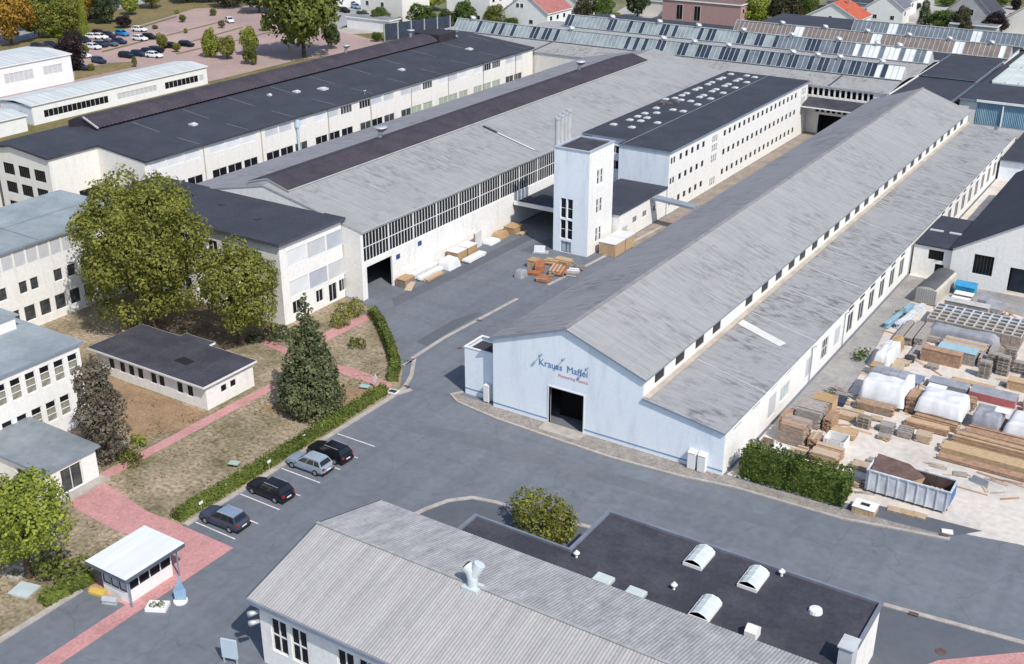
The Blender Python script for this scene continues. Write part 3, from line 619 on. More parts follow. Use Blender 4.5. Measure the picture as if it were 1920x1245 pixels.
wm.build('wall', WHITE, Eo)
for h in up: window(Eo, wE, h, 1, 1, BLIND, FRAME, .06)
for h in mid+gr: window(Eo, wE, h, 1, 1, GLASS2, FRAME)
flat_roof(Eo, -70, -40, -56.2, 3.3, 10, PALEFELT, .35, .25)
s = MB(); s.bar((-70, -10, 10.28), (-56, -10.4, 10.28), .12, .04); s.bar((-63, -39, 10.28), (-63, 3, 10.28), .12, .04); s.build('roof_seam', GREYFELT, Eo)
G2 = office('white office with two window rows, a boxy roof housing and an entrance porch, lower left', (-40, -36, 0))
wG = (-32, -56, '+x')
w2 = [(30.45-i*1.58, z, 1.12, h) for i in range(18) for z, h in ((5.45, 2.15), (1.75, 2.1))]
w2 = [h for h in w2 if not (h[1] < 3 and h[0] > 29.5)]
wm = MB(); wall(wm, wG, 31.9, 0, 8.4, w2, .2); wall(wm, (-50, -56, '-y'), 18, 0, 8.4); wall(wm, (-32, -24.1, '+y'), 18, 0, 8.4); wall(wm, (-50, -24.1, '-x'), 31.9, 0, 8.4)
wm.build('wall', WHITE, G2)
for h in w2: window(G2, wG, h, 1, 3, TAN, FRAME, .16, bar=.07)
for u, z, ww, hh in w2:
    tb = MB(); a = wpt(wG, u+.07, z+hh*.7, .15); tb.box(a.x-.015, a.y, a.z, a.x, a.y+ww-.14, a.z+hh*.28); tb.build('upper_light', GLASS, G2)
flat_roof(G2, -50, -56, -32, -24.1, 8.4, PALEFELT, .35, .22)
hb = MB(); hb.box(-47.5, -33, 8.62, -39.6, -25.4, 10.0); hb.build('roof_housing', WHITE2, G2)
hb = MB(); hb.box(-47.8, -33.3, 10.0, -39.3, -25.1, 10.15); hb.build('housing_roof', PALEFELT, G2)
pw = MB(); wP = (-22.4, -36.2, '+x')
pd = [(1.5, .15, 2.2, 2.4)]
wall(pw, wP, 5.3, 0, 3.1, pd); wall(pw, (-32, -36.2, '-y'), 9.6, 0, 3.1, [(5.4, .8, 2.4, 1.6)]); wall(pw, (-22.4, -30.9, '+y'), 9.6, 0, 3.1); pw.build('porch_wall', WHITE, G2)
window(G2, wP, pd[0], 2, 1, GLASS2, FRAME, .2, 'porch_door'); window(G2, (-32, -36.2, '-y'), (5.4, .8, 2.4, 1.6), 2, 1, GLASS, FRAME, .2)
flat_roof(G2, -32, -36.2, -22.4, -30.9, 3.1, GREYFELT, .35, .22, 'porch_roof')
ps = MB(); ps.box(-22.3, -36.4, .03, -21.2, -30.7, .2); ps.build('doorstep', KERB, G2)

# ---- cottage
H = thing('garden_pavilion', 'low white flat roofed pavilion with dark felt roof standing on the lawn', 'pavilion', (-32, -13, 0))
wH = (-40.3, -16.4, '-y'); wS = (-23.7, -16.4, '+x')
hw = [(1.9, .95, .9, 1.25), (3.6, .95, .9, 1.25), (5.0, .95, .9, 1.25), (6.4, .95, .9, 1.25), (8.4, .95, .9, 1.25), (9.6, .95, .9, 1.25), (12.3, .95, .9, 1.25), (13.8, .95, .9, 1.25)]
sw = [(2.0, 1.15, .85, .8), (3.3, 1.15, .85, .8)]
wm = MB(); wall(wm, wH, 16.6, 0, 2.75, hw); wall(wm, wS, 6.6, 0, 2.75, sw); wall(wm, (-23.7, -9.8, '+y'), 16.6, 0, 2.75); wall(wm, (-40.3, -9.8, '-x'), 6.6, 0, 2.75)
wm.box(-34.5, -9.8, 0, -30.6, -8.9, 2.7); wm.build('wall', WHITE, H)
for h in hw+sw: window(H, wH if h in hw else wS, h, 1, 1, GLASS, FRAME, .12)
mb = MB(); mb.prism([(-40.9, -17.0, 2.75), (-23.3, -17.0, 2.75), (-23.3, -9.5, 2.75), (-30.3, -9.5, 2.75), (-30.3, -8.6, 2.75), (-34.8, -8.6, 2.75), (-34.8, -9.5, 2.75), (-40.9, -9.5, 2.75)], (0, 0, .22), 1)
mb.poly([(-40.88, -16.96, 2.975), (-23.33, -16.96, 2.975), (-23.33, -9.53, 2.975), (-30.33, -9.53, 2.975), (-30.33, -8.63, 2.975), (-34.77, -8.63, 2.975), (-34.77, -9.53, 2.975), (-40.88, -9.53, 2.975)], 0)
mb.build('roof', [FELT2, WHITE2], H)
pt = MB(); pt.slab([(-30.6, -14.2, 2.985), (-28.6, -14.4, 2.985), (-28.5, -13.2, 2.985), (-30.4, -13.0, 2.985)], .006); pt.build('roof_patch', mat('dark_patch', (.025, .024, .026), .9, .2, var=.1), H)

# ---- gatehouse kiosk
K = thing('gatehouse', 'small gatehouse kiosk with white overhanging roof and glazed sides on the red paving', 'kiosk', (-6.9, -39.6, 0))
wm = MB(); kx0, kx1, ky0, ky1 = -8.3, -5.4, -41.9, -37.6
wk1 = (kx1, ky0, '+x'); wk2 = (kx0, ky0, '-y')
kw = [(.1+i*1.05, 1.15, .95, .95) for i in range(4)]; kb = [(.1+i*.93, 1.0, .85, 1.1) for i in range(3)]
wall(wm, wk1, ky1-ky0, .035, 2.55, kw, .06); wall(wm, wk2, kx1-kx0, .035, 2.55, kb, .06); wall(wm, (kx1, ky1, '+y'), kx1-kx0, .035, 2.55, [], .06); wall(wm, (kx0, ky1, '-x'), ky1-ky0, .035, 2.55)
wm.build('wall', WHITE2, K)
for h in kw: window(K, wk1, h, 1, 1, GLASS, DFRAME, .06)
for h in kb: window(K, wk2, h, 1, 1, BLINDB, DFRAME, .06)
rf = MB(); rf.box(-9.1, -42.6, 2.6, -4.5, -36.8, 2.95, 1, 0); rf.build('roof', [mat('kiosk_roof_sheet', (.76, .78, .77), .6, .3, c2=(.66, .68, .67), scale=.5, stretch=(3, .2, 1)), mat('roof_fascia', (.12, .14, .18), .6, .3, var=.1)], K)
for x, y in ((-4.9, -37.4), (-4.9, -42.1)): po = MB(); po.box(x-.05, y-.05, .035, x+.05, y+.05, 2.6); po.build('post', TRIM, K)

# ---- ribbed shed in the foreground
S = thing('ribbed_shed', 'foreground shed with pale ribbed gable roof and white walls, bottom of the view', 'shed', (28, -34, 0))
sx0, sx1, sy0, sy1, se, sr, sm_ = 7.9, 62.0, -41.2, -27.4, 5.75, 7.55, -34.3
wS1 = (sx0, sy0, '-y')
dw = [(1.0, 1.5, 1.5, 2.9), (2.85, 1.5, 1.5, 2.9)]
dw = [(u+6.0*k, z, w_, h) for k in range(8) for u, z, w_, h in dw]
wm = MB(); wall(wm, wS1, sx1-sx0, 0, se, dw); wall(wm, (sx1, sy1, '+y'), sx1-sx0, 0, se); wall(wm, (sx0, sy1, '-x'), sy1-sy0, 0, se); wall(wm, (sx1, sy0, '+x'), sy1-sy0, 0, se)
for x in (sx0, sx1): wm.poly([(x, sy0, se), (x, sy1, se), (x, sm_, sr)])
wm.build('wall', WHITE, S)
for h in dw: window(S, wS1, h, 2, 2, GLASS, FRAME, .14, bar=.1)
RIBM = mat('ribbed_sheet', (.43, .418, .41), .85, .2, c2=(.30, .292, .29), scale=1.0, stretch=(1.6, .13, .1), lo=.28, hi=.68, fine=.06, fscale=3)
RIBN = mat('ribbed_sheet_north', (.41, .40, .405), .85, .2, c2=(.25, .248, .255), scale=1.2, stretch=(1.2, .35, .2), lo=.30, hi=.66, fine=.1, fscale=3)
def ribbed(root, xa, xb, p, q, step, amp, m, name):
    mb = MB(); n = int((xb-xa)/step)*2; nr = 4
    for i in range(n):
        ua, ub = xa+(xb-xa)*i/n, xa+(xb-xa)*(i+1)/n; za = amp if i % 2 else 0; zb = 0 if i % 2 else amp
        mb.poly([(ua, p[0], p[1]+za), (ub, p[0], p[1]+zb), (ub, q[0], q[1]+zb), (ua, q[0], q[1]+za)])
    mb.slab([(xa, p[0], p[1]-.02), (xb, p[0], p[1]-.02), (xb, q[0], q[1]-.02), (xa, q[0], q[1]-.02)], .1)
    return mb.build(name, m, root)
sl = (sr-se)/(sm_-sy0)
ribbed(S, sx0-.5, sx1, (sy0-.55, se-.55*sl+.12), (sm_, sr+.12), .24, .035, RIBM, 'roof')
ribbed(S, sx0-.5, sx1, (sm_, sr+.12), (sy1+.35, se-.35*sl+.12), .24, .035, RIBN, 'roof')
rc = MB(); rc.bar((sx0-.5, sm_, sr+.19), (sx1, sm_, sr+.19), .22, .06); rc.build('ridge_cap', RIBN, S)
gt = MB(); gt.box(sx0-.5, sy0-.62, se-.42, sx1, sy0-.5, se-.1); gt.box(sx0-.55, sy1+.36, se-.35, sx1, sy1+.5, se-.08); gt.build('gutter', TRIM, S)
vf = MB(); vf.bar((sx0-.52, sy0-.5, se-.1), (sx0-.52, sm_, sr+.02), .06, .25); vf.bar((sx0-.52, sm_, sr+.02), (sx0-.52, sy1+.4, se-.1), .06, .25); vf.build('verge_board', NAVY, S)
ck = MB(); cx_, cy_ = 21.3, -34.4
ck.tube([(cx_, cy_, 7.4), (cx_, cy_, 8.3), (cx_-.15, cy_+.1, 8.75), (cx_-.55, cy_+.2, 8.95)], [.36, .36, .42, .46], 14); ck.tube([(cx_, cy_+.05, 8.5), (cx_+.35, cy_+.35, 9.4)], [.34, .42], 12); ck.box(cx_-.6, cy_-.5, 7.35, cx_+.6, cy_+.5, 7.75)
ckk = ck.build('roof_cowl', mat('pale_metal', (.60, .66, .68), .45, .5, var=.08), S, smooth=False)
ci = MB(); ci.tube([(cx_-.56, cy_+.2, 8.96), (cx_-.60, cy_+.21, 8.97)], .40, 14); ci.build('opening', CGLASS, ckk)
for z in (4.5, 3.7): fx = MB(); fx.tube([(7.95, -41.3, z), (7.7, -41.7, z), (7.5, -41.8, z-.1)], [.14, .2, .24], 10); fx.build('exhaust_hood', MATS['grey_chimney'] if 'grey_chimney' in MATS else METAL, S, smooth=True)

# ---- low dark flat roofed wing behind it
W = thing('flat_roofed_wing', 'low wing with dark felt flat roof and domed skylights behind the ribbed shed', 'building', (33, -22, 0))
wm = MB(); wall(wm, (22.4, -17.0, '+y'), 0.001, 0, 4); 
for w_, L in (((44.0, -26.8, '+x'), 9.8), ((44.0, -17.0, '+y'), 21.6), ((22.4, -17.0, '-x'), 6.2), ((22.4, -23.2, '+y'), 8.6), ((13.8, -23.2, '-x'), 3.6), ((13.8, -26.8, '-y'), 30.2)):
    wall(wm, w_, L, 0, 4.15, [(2.0+i*3.5, 1.2, 1.6, 1.3) for i in range(int((L-3)/3.5))] if w_[2] == '+y' and L > 5 else [])
wm.build('wall', WHITE, W)
for w_, L in (((44.0, -17.0, '+y'), 21.6), ((22.4, -23.2, '+y'), 8.6)):
    for i in range(int((L-3)/3.5)): window(W, w_, (2.0+i*3.5, 1.2, 1.6, 1.3), 2, 1, GLASS, FRAME)
mb = MB()
mb.box(22.3, -26.9, 4.15, 44.1, -16.9, 4.35); mb.box(13.7, -26.85, 4.15, 22.3, -23.1, 4.34); mb.build('roof', FELT2, W)
pr = MB(); z0, z1 = 4.36, 4.58
pr.box(22.5, -17.1, z0, 44.15, -16.85, z1); pr.box(43.9, -24.4, z0, 44.15, -17.1, z1+.02); pr.box(22.25, -23.1, z0, 22.5, -16.85, z1); pr.box(13.65, -23.3, z0, 22.5, -23.1, z1+.01); pr.box(13.65, -26.5, z0, 13.9, -23.3, z1)
pr.build('parapet', mat('parapet_sheet', (.20, .22, .27), .6, .3, var=.12), W)
for x, y in ((31.0, -18.9), (35.4, -19.2), (33.9, -24.3)):
    k = MB(); k.box(x-.75, y-1.25, 4.35, x+.75, y+1.25, 4.62, 1); prf = [(-.72, 4.62), (-.45, 4.86), (0, 5.0), (.45, 4.86), (.72, 4.62)]
    k.prism([(x+a, y-1.2, z) for a, z in prf], (0, 2.4, 0)); 
    for yy in (-1.2, -.4, .4, 1.15): k.prism([(x+a*1.03, y+yy, z+.02) for a, z in prf], (0, .06, 0), 1)
    k.build('skylight', [mat('skylight_acrylic', (.60, .66, .65), .35, .5, var=.08), WHITE2], W)
for x, y in ((26.3, -25.2), (29.0, -25.4)):
    k = MB(); k.box(x-.7, y-.6, 4.35, x+.7, y+.6, 4.62); k.box(x-.6, y-.5, 4.62, x+.6, y+.5, 4.72); k.build('skylight', MATS['skylight_acrylic'], W)
k = MB(); k.box(37.3, -25.6, 4.35, 38.1, -24.6, 5.0); k.prism([(37.3, -25.6, 5.0), (37.3, -24.6, 5.0), (37.3, -25.1, 5.35)], (.8, 0, 0)); k.build('roof_vent', WHITE2, W)
k = MB(); k.tube([(40.4, -20.2, 4.35), (40.4, -20.2, 4.6), (40.4, -20.2, 4.68)], [.5, .45, .15], 14); k.build('dome_light', WHITE2, W, smooth=False)
for x, y in ((23.2, -23.6), (36.9, -17.5), (31.0, -23.2), (34.3, -23.2)):
    k = MB(); k.tube([(x, y, 4.3), (x, y, 4.75)], .1, 8); k.tube([(x, y, 4.75), (x, y, 5.0)], [.26, .04], 8); k.build('vent_pipe', WHITE2, W)
ch = MB(); ch.box(43.45, -24.9, 3.2, 44.35, -23.6, 5.9); ch.box(43.35, -25.0, 5.9, 44.45, -23.5, 6.0); ch.build('chimney', mat('grey_chimney', (.55, .57, .59), .7, .3, var=.1), W)

# ---- three storey block with skylights
T3 = thing('storey_block', 'white three storey block with small windows and scattered skylights on its dark roof', 'building', (-19.6, 95, 0))
w3 = (-12.3, 65.4, '+x'); L3 = 59.0
hs = []
for z in (7.75, 4.65, 1.35):
    hs += [(.5, z-.1, .65, 1.0), (1.4, z-.1, .65, 1.0)]+[(3.5+i*2.05, z-.1, .95, 1.0) for i in range(5)]+[(20.0+i*2.02, z-.1, .95, 1.0) for i in range(17)]
stair = [(15.6+i*.75, z, .55, h) for i in range(3) for z, h in ((7.5, 1.1), (6.0, 1.2), (4.2, 1.3), (.4, 1.3))]+[(56.0+i*.75, z, .55, h) for i in range(3) for z, h in ((7.5, 1.3), (5.7, 1.4), (3.8, 1.5))]
wm = MB(); wall(wm, w3, L3, 0, 9.55, hs+stair); wall(wm, (-20.7, 65.4, '-y'), 8.4, 0, 9.55, [], .2, 1); wall(wm, (-27, 68.2, '-y'), 6.3, 0, 9.55, [(3.4, 4.8, 1.6, 1.4), (3.4, 7.3, 1.6, 1.2)], .2, 1); wall(wm, (-20.7, 68.2, '-x'), 2.8, 0, 9.55); wall(wm, (-27, 124.4, '-x'), 56.2, 0, 9.55); wall(wm, (-12.3, 124.4, '+y'), 14.7, 0, 9.55)
wm.build('wall', [WHITE, SHADEWHITE], T3)
for h in hs: window(T3, w3, h, 1, 1, GLASS, FRAME, .075, bar=.025)
for h in stair: window(T3, w3, h, 1, 2, GLASS2, FRAME, .12, bar=.05)
for h in ((3.4, 4.8, 1.6, 1.4), (3.4, 7.3, 1.6, 1.2)): window(T3, (-27, 68.2, '-y'), h, 2, 1)
mb = MB(); mb.prism([(-28.6, 67.9, 9.55), (-20.8, 67.9, 9.55), (-20.8, 65.2, 9.55), (-12.0, 65.2, 9.55), (-12.0, 124.6, 9.55), (-28.6, 124.6, 9.55)], (0, 0, .22), 1, 1)
mb.poly([(-28.6, 67.9, 9.776), (-20.8, 67.9, 9.776), (-20.8, 65.2, 9.776), (-12.0, 65.2, 9.776), (-12.0, 124.6, 9.776), (-28.6, 124.6, 9.776)])
mb.build('roof', [FELT, TRIM], T3)
s = MB(); s.bar((-20.2, 65.5, 9.79), (-20.2, 124, 9.79), .14, .04); s.build('roof_seam', MATS['grey_seam'], T3)
pads = [(-26.9, 121.8), (-23.8, 122), (-22, 121.5), (-26.8, 117.9), (-26.9, 116.4), (-23.7, 118.5), (-23.7, 116.6), (-21.5, 116.6), (-26.9, 112.9), (-26.8, 110.9), (-23.7, 112.9), (-23.7, 111.2), (-21.5, 111.1), (-26.8, 107.3), (-26.9, 105.7), (-23.8, 107.7), (-23.8, 105.9), (-21.6, 106), (-26.9, 101.9), (-26.9, 100.1), (-23.7, 102.2), (-23.7, 100.3), (-21.6, 100.5), (-28, 95.8), (-27, 97.3), (-25.5, 96.5), (-23.7, 96.8), (-21.6, 95.2), (-26.4, 89.1), (-23.5, 89.2), (-21.6, 89.1), (-26.3, 84.4), (-24.8, 85.8), (-26.3, 81.8), (-24.6, 81.9), (-26.3, 79.3), (-24.5, 79.4), (-21.7, 79.7), (-27.1, 75.1), (-23.8, 75.2)]
k = MB(); k.box(-.5, -.45, 0, .5, .45, .14); k.prism([(-.44, -.4, .14), (.44, -.4, .14), (.3, -.4, .22), (-.3, -.4, .22)], (0, .8, 0)); skm = k.mesh('skylight', WROOF)
for x, y in pads: link('skylight', skm, T3, Vector((x+.25, y+R.uniform(-.2, .2), 9.77))-T3.location, R.uniform(-.06, .06))
for i in range(6): k = MB(); x, y = -26.5+R.uniform(-1.5, 3.5), 92.5+R.uniform(-1, 1.5); k.box(x, y, 9.78, x+R.uniform(.3, .9), y+R.uniform(.3, .8), 9.78+R.uniform(.2, .7)); k.build('roof_plant', mat('roof_plant_metal', (.18, .16, .16), .8, .3, var=.3), T3)

# ---- stair tower
T = thing('stair_tower', 'tall white square stair tower with dark sunken roof beside the yard', 'tower', (-16.1, 46.5, 0))
tx0, tx1, ty0, ty1, tz = -18.8, -13.4, 43.1, 49.9, 14.5
wt1 = (tx0, ty0, '-y'); wt2 = (tx1, ty0, '+x')
tf = [(1.1, 1.95, .85, 2.7), (2.15, 1.95, .85, 2.7), (1.1, 4.9, .85, 2.8), (2.15, 4.9, .85, 2.8)]
td = [(1.25, .02, 1.6, 1.6)]
tr = [(2.2+j*.95, z, .65, 2.0) for j in range(2) for z in (9.6, 5.55, 1.45)]
wm = MB(); wall(wm, wt1, 5.4, 0, tz, tf+td, .22, 1); wall(wm, wt2, 6.8, 0, tz, tr, .2); wall(wm, (tx1, ty1, '+y'), 5.4, 0, tz); wall(wm, (tx0, ty1, '-x'), 6.8, 0, tz)
wm.build('wall', [WHITE, SHADEWHITE], T)
for h in tf: window(T, wt1, h, 1, 2, GLASS, FRAME, .18)
for h in tr: window(T, wt2, h, 1, 2, GLASS, FRAME, .16)
window(T, wt1, td[0], 2, 1, mat('pale_door', (.45, .52, .58), .5, .4, var=.1), DFRAME, .2, 'door', pname='door_leaf')
rf = MB(); rf.box(tx0+.1, ty0+.1, tz-.35, tx1-.1, ty1-.1, tz-.25); rf.build('roof', FELT2, T)
pr = MB(); pr.box(tx0-.1, ty0-.1, tz, tx1+.1, ty0+.3, tz+.16); pr.box(tx0-.1, ty1-.3, tz, tx1+.1, ty1+.1, tz+.16); pr.box(tx0-.1, ty0+.3, tz, tx0+.3, ty1-.3, tz+.16); pr.box(tx1-.3, ty0+.3, tz, tx1+.1, ty1-.3, tz+.16); pr.build('parapet', mat('coping', (.42, .46, .55), .7, .3, var=.1), T)
for i in range(4):
    p = MB(); y = 44.7+i*1.0; p.tube([(-19.3, y, 0), (-19.3, y, 17.9+.15*i)], .38, 12); p.tube([(-19.3, y, 17.9+.15*i), (-19.3, y, 18.15+.15*i)], .46, 12); p.build('flue_pipe', METAL, T, smooth=False)
# ---- low link building behind the tower
Lb_ = thing('low_annex', 'single storey white annex with dark roof between the tower and the three storey block', 'annex', (-16, 57.5, 0))
wl = (-12.4, 50.2, '+x'); lw_ = [(4.2, 1.7, 1.4, .95), (7.3, 1.7, 1.4, .95), (10.6, 1.7, 1.2, .9), (1.1, .05, 1.6, 1.9)]
wm = MB(); wall(wm, wl, 15, 0, 4.2, lw_); wall(wm, (-20, 50.2, '-y'), 7.6, 0, 4.2); wall(wm, (-20, 65.2, '-x'), 15, 0, 4.2); wm.build('wall', WHITE, Lb_)
for h in lw_[:3]: window(Lb_, wl, h, 3, 1)
window(Lb_, wl, lw_[3], 2, 1, MATS['pale_glass'], FRAME, .12, 'door', pname='door_leaf')
flat_roof(Lb_, -20, 50.2, -12.4, 65.1, 4.2, FELT, .2, .25)
aw = MB(); aw.slab([(-12.1, 59.6, 4.3), (-5.2, 59.0, 4.15), (-5.2, 60.6, 4.15), (-12.1, 61.2, 4.3)], .35); aw.build('canopy', mat('canopy_sheet', (.30, .33, .38), .6, .3, var=.1), Lb_)
cp = MB(); cp.box(-28.7, 48.9, 3.4, -19.6, 64, 3.6, 1); cp.box(-28.8, 48.6, 3.3, -19.6, 48.9, 3.85, 0); cp.build('passage_shade', [WHITE2, FELT], Lb_)  # dark roof sheet added for the shaded ground; white front edge is a canopy

# ---- right hand hall and its link
Q = thing('right_hall', 'white gabled hall with dark roof at the right edge of the storage yard', 'hall', (40, 80, 0))
wq = (30.2, 60, '-y'); qz, qr = 4.7, 10.6
qd = [(7.1, 0, 4.6, 3.6), (2.7, 2.5, 2.4, 2.75)]; 
wm = MB(); wall(wm, wq, 19.6, 0, qz, [(7.1, 0, 4.6, 3.6), (2.7, 1.9, 2.4, 2.6)]); wm.poly([(30.2, 60, qz), (49.8, 60, qz), (40, 60, qr)])
wall(wm, (30.2, 100, '-x'), 40, 0, qz); wall(wm, (49.8, 60, '+x'), 40, 0, qz); wall(wm, (49.8, 100, '+y'), 19.6, 0, qz)
wm.build('wall', [WHITE], Q)
window(Q, wq, (2.7, 1.9, 2.4, 2.6), 6, 1, GLASS, DFRAME, .2)
gi = MB(); gi.box(37.3, 61.5, 0, 41.9, 61.6, 3.6); gi.build('interior_shade', NAVY, Q)  # dark sheet for the unlit space behind this gate
gable_slopes(Q, 'y', 59.7, 100.3, 30.2, qz, 40, qr, 49.8, qz, .2, FELT, FELT, edge=NAVY)
LK = thing('link_building', 'small dark roofed link with two white skylight strips at the right hall', 'annex', (27.6, 67, 0))
wk_ = (25.3, 60.6, '-y'); lk = [(1.9, 2.5, 1.9, 1.3), (2.9, 0.02, 1.1, 2.0)]
wm = MB(); wall(wm, wk_, 4.8, 0, 4.2, lk); wall(wm, (30.1, 60.6, '+x'), 12.9, 0, 4.2); wall(wm, (30.1, 73.5, '+y'), 4.8, 0, 4.2); wall(wm, (25.3, 73.5, '-x'), 12.9, 0, 4.2); wm.build('wall', WHITE, LK)
for h in lk: window(LK, wk_, h, 1, 1, GLASS, DFRAME)
rf = MB(); rf.slab([(25.4, 60.4, 4.43), (30.3, 60.4, 4.40), (30.3, 73.6, 4.40), (25.4, 73.6, 4.43)], .2); rf.build('roof', FELT, LK)
for x0 in (25.7, 28.2):
    s = MB(); s.box(x0, 66.3, 4.44, x0+1.7, 66.9, 4.54); s.build('skylight', WROOF, LK)
V = thing('rear_annex', 'low pale annex with dark flat roof at the far right, under the blue clad wall', 'annex', (36, 119, 0))
wm = MB(); wall(wm, (25.4, 112, '-y'), 24, 0, 3.2, [], .2, 1); wall(wm, (49.4, 112, '+x'), 18, 0, 3.2); wm.build('wall', [WHITE, SHADEWHITE], V)
rf = MB(); rf.slab([(25.5, 111.6, 3.4), (49.8, 111.6, 3.4), (49.8, 130.5, 4.2), (25.5, 130.5, 4.2)], .2, 0, 1); rf.build('roof', [FELT, TRIM], V)
# ================================================================= FAR PRODUCTION COMPLEX
FH = thing('sheet_roof_hall', 'far production hall with grey sheet roofs and two long rows of glazed roof lanterns', 'hall', (-50, 145, 0))
wm = MB()
cw = [(62.4+i*1.05, 7.0, .85, 1.55) for i in range(12)]; cw2 = [(64.2+i*1.05, 3.95, .85, 1.1) for i in range(9)]
wf = (-75, 125.3, '-y'); wall(wm, wf, 77.4, 0, 8.85, cw+cw2+[(65.0, 0, 4.4, 3.6)], .2)
wall(wm, (-103, 143.4, '-x'), 18.1, 0, 8.85); wall(wm, (-88, 143.4, '+y'), 15, 0, 8.85); wall(wm, (-88, 160.5, '-x'), 17.1, 0, 8.85)
wm.build('wall', CREAM, FH)
for h in cw+cw2: window(FH, wf, h, 1, 1, GLASS, FRAME, .15, split=False, bar=.09)
rb = MB()
for i in range(52): x = -72.8+i*.25; rb.box(x, 125.22, .2, x+.1, 125.295, 8.8)
rb.build('wall_cladding', CREAM, FH)
ap = MB(); ap.slab([(-12.2, 121.3, 5.7), (.2, 121.3, 5.7), (.2, 125.25, 6.7), (-12.2, 125.25, 6.7)], .25, 0, 1); ap.build('low_roof', [FELT2, WHITE2], FH)
gi = MB(); gi.box(-10, 127, 0, -5.6, 127.1, 3.7); gi.build('interior_shade', mat('black_interior', (.015, .015, .017), .9, .1, var=.1), FH)  # interior darkness of the far gate, put in as a black sheet
rf = MB(); E2 = MATS['pale_edge']
def fold(x0, x1, prof):
    for (ya, za), (yb, zb) in zip(prof, prof[1:]): rf.slab([(x0, ya, za), (x1, ya, za), (x1, yb, zb), (x0, yb, zb)], .2, 0, 1)
fold(-103, 2.4, [(125.0, 9.05), (133.4, 9.75), (138.2, 9.75), (143.5, 9.1)]); fold(-88, 2.4, [(143.5, 9.1), (152.0, 9.75), (156.6, 9.75), (160.6, 9.2)])
rf.build('roof', [SAWROOF, E2], FH)
gu = MB()
for x in (-73, -8.6): gu.bar((x, 125.1, 9.15), (x, 133.3, 9.85), .3, .1)
gu.bar((-47, 143.6, 9.16), (-47, 151.6, 9.86), .25, .1); gu.bar((-103, 133.2, 9.8), (2.4, 133.2, 9.8), .3, .12); gu.bar((-82, 151.9, 9.8), (2.4, 151.9, 9.8), .3, .12)
gu.build('gutter', DEDGE, FH)
LFR = mat('lantern_frame', (.50, .53, .53), .6, .3, c2=(.33, .355, .36), scale=.5)
def lantern(root, x0, x1, y0, z, mats, pick, n=None, white=(), d1=2.2, hh=2.35):
    """glazed roof lantern along x: sloped glazing to the front, plain sheet to the rear"""
    fr = MB(); z1 = z+hh; y1 = y0+d1; yb = y0+d1*2
    fr.poly([(x0, y1, z1), (x1, y1, z1), (x1, yb, z), (x0, yb, z)]); fr.poly([(x0, y0, z), (x0, y1, z1), (x0, yb, z)]); fr.poly([(x1, y0, z), (x1, yb, z), (x1, y1, z1)])
    fr.bar((x0-.1, y1, z1+.05), (x1+.1, y1, z1+.05), .35, .14); fr.bar((x0, y0-.05, z+.06), (x1, y0-.05, z+.06), .2, .16)
    g = MB(); k = n or int((x1-x0)/1.02)
    for i in range(k):
        a = x0+(x1-x0)*i/k; b = x0+(x1-x0)*(i+1)/k
        g.poly([(a, y0, z+.05), (b, y0, z+.05), (b, y1, z1), (a, y1, z1)], pick(i, k))
        fr.bar((a, y0-.03, z+.07), (a, y1-.03, z1+.03), .10, .06)
    o = fr.build('roof_lantern', [LFR], root); g.build('glazing', mats, o); return o
rl = random.Random(11)
def pk1(i, k):
    if i > k-3: return 2
    if i == k-4: return 1
    if i > k-6: return 2
    return 1 if rl.random() < (.22 if i < k*.45 else .42) else (0 if i < k*.7 else 3)
def pk2(i, k):
    if i > k-16: return 2 if rl.random() < .8 else 3
    return 1 if rl.random() < .24 else (0 if i < k*.62 else 3)
LM = [PANE_L, PANE_D, PANE_W, PANE_G, PANE_B]
lantern(FH, -100, 2.2, 133.5, 9.8, LM, pk1); lantern(FH, -81.5, 2.3, 152.1, 9.8, LM, pk2)
def fan(root, x, y, z, s=1):
    t = MB(); t.tube([(x, y, z-.4), (x, y, z+.5*s)], .42*s, 8); t.tube([(x, y, z+.5*s), (x+.3*s, y, z+1.0*s), (x+.35*s, y, z+1.25*s)], [.5*s, .85*s, .55*s], 10); return t.build('roof_fan', METAL, root)
for x in (-96, -70, -41, -33.5, -48, -20, -10.6, -15, -2.5): fan(FH, x, 135.8, 11.9, .85)
for x in (-70, -58, -48.5, -38, -27, -17, -9, -4.5): fan(FH, x, 154.4, 11.9, .85)
DH = thing('dark_roof_hall', 'far hall complex with black felt roofs, brown and grey roof lanterns and pale blue cladding', 'hall', (15, 155, 0))
for x0, y0, x1, y1, h in ((2.65, 145, 13.1, 202.9, 8.5), (13.65, 131.2, 69.9, 202.9, 8.1), (-85.9, 161, 2.35, 177.9, 8.6), (-46.9, 178.3, 2.35, 202.9, 8.7)):
    wm = MB(); wm.box(x0, y0, 0, x1, y1, h); wm.build('wall', WHITE, DH)
cl_ = MB()
for i in range(178):
    a, b = 16.7+i*.3, 16.7+(i+1)*.3
    cl_.poly([(a, 131.2, 4.3), (a+.15, 131.05, 4.3), (a+.15, 131.05, 8.1), (a, 131.2, 8.1)]); cl_.poly([(a+.15, 131.05, 4.3), (b, 131.2, 4.3), (b, 131.2, 8.1), (a+.15, 131.05, 8.1)])
cl_.build('blue_cladding', BLUEGLASS, DH)
dp = MB(); dp.tube([(21.2, 130.85, 8.0), (21.2, 130.85, 4.2)], .14, 8); dp.tube([(33, 130.85, 8.0), (33, 130.85, 4.2)], .14, 8); dp.build('downpipe', WHITE2, DH)
rf = MB()
def deck(x0, y0, x1, y1, z): rf.box(x0, y0, z-.3, x1, y1, z, 1, 0)
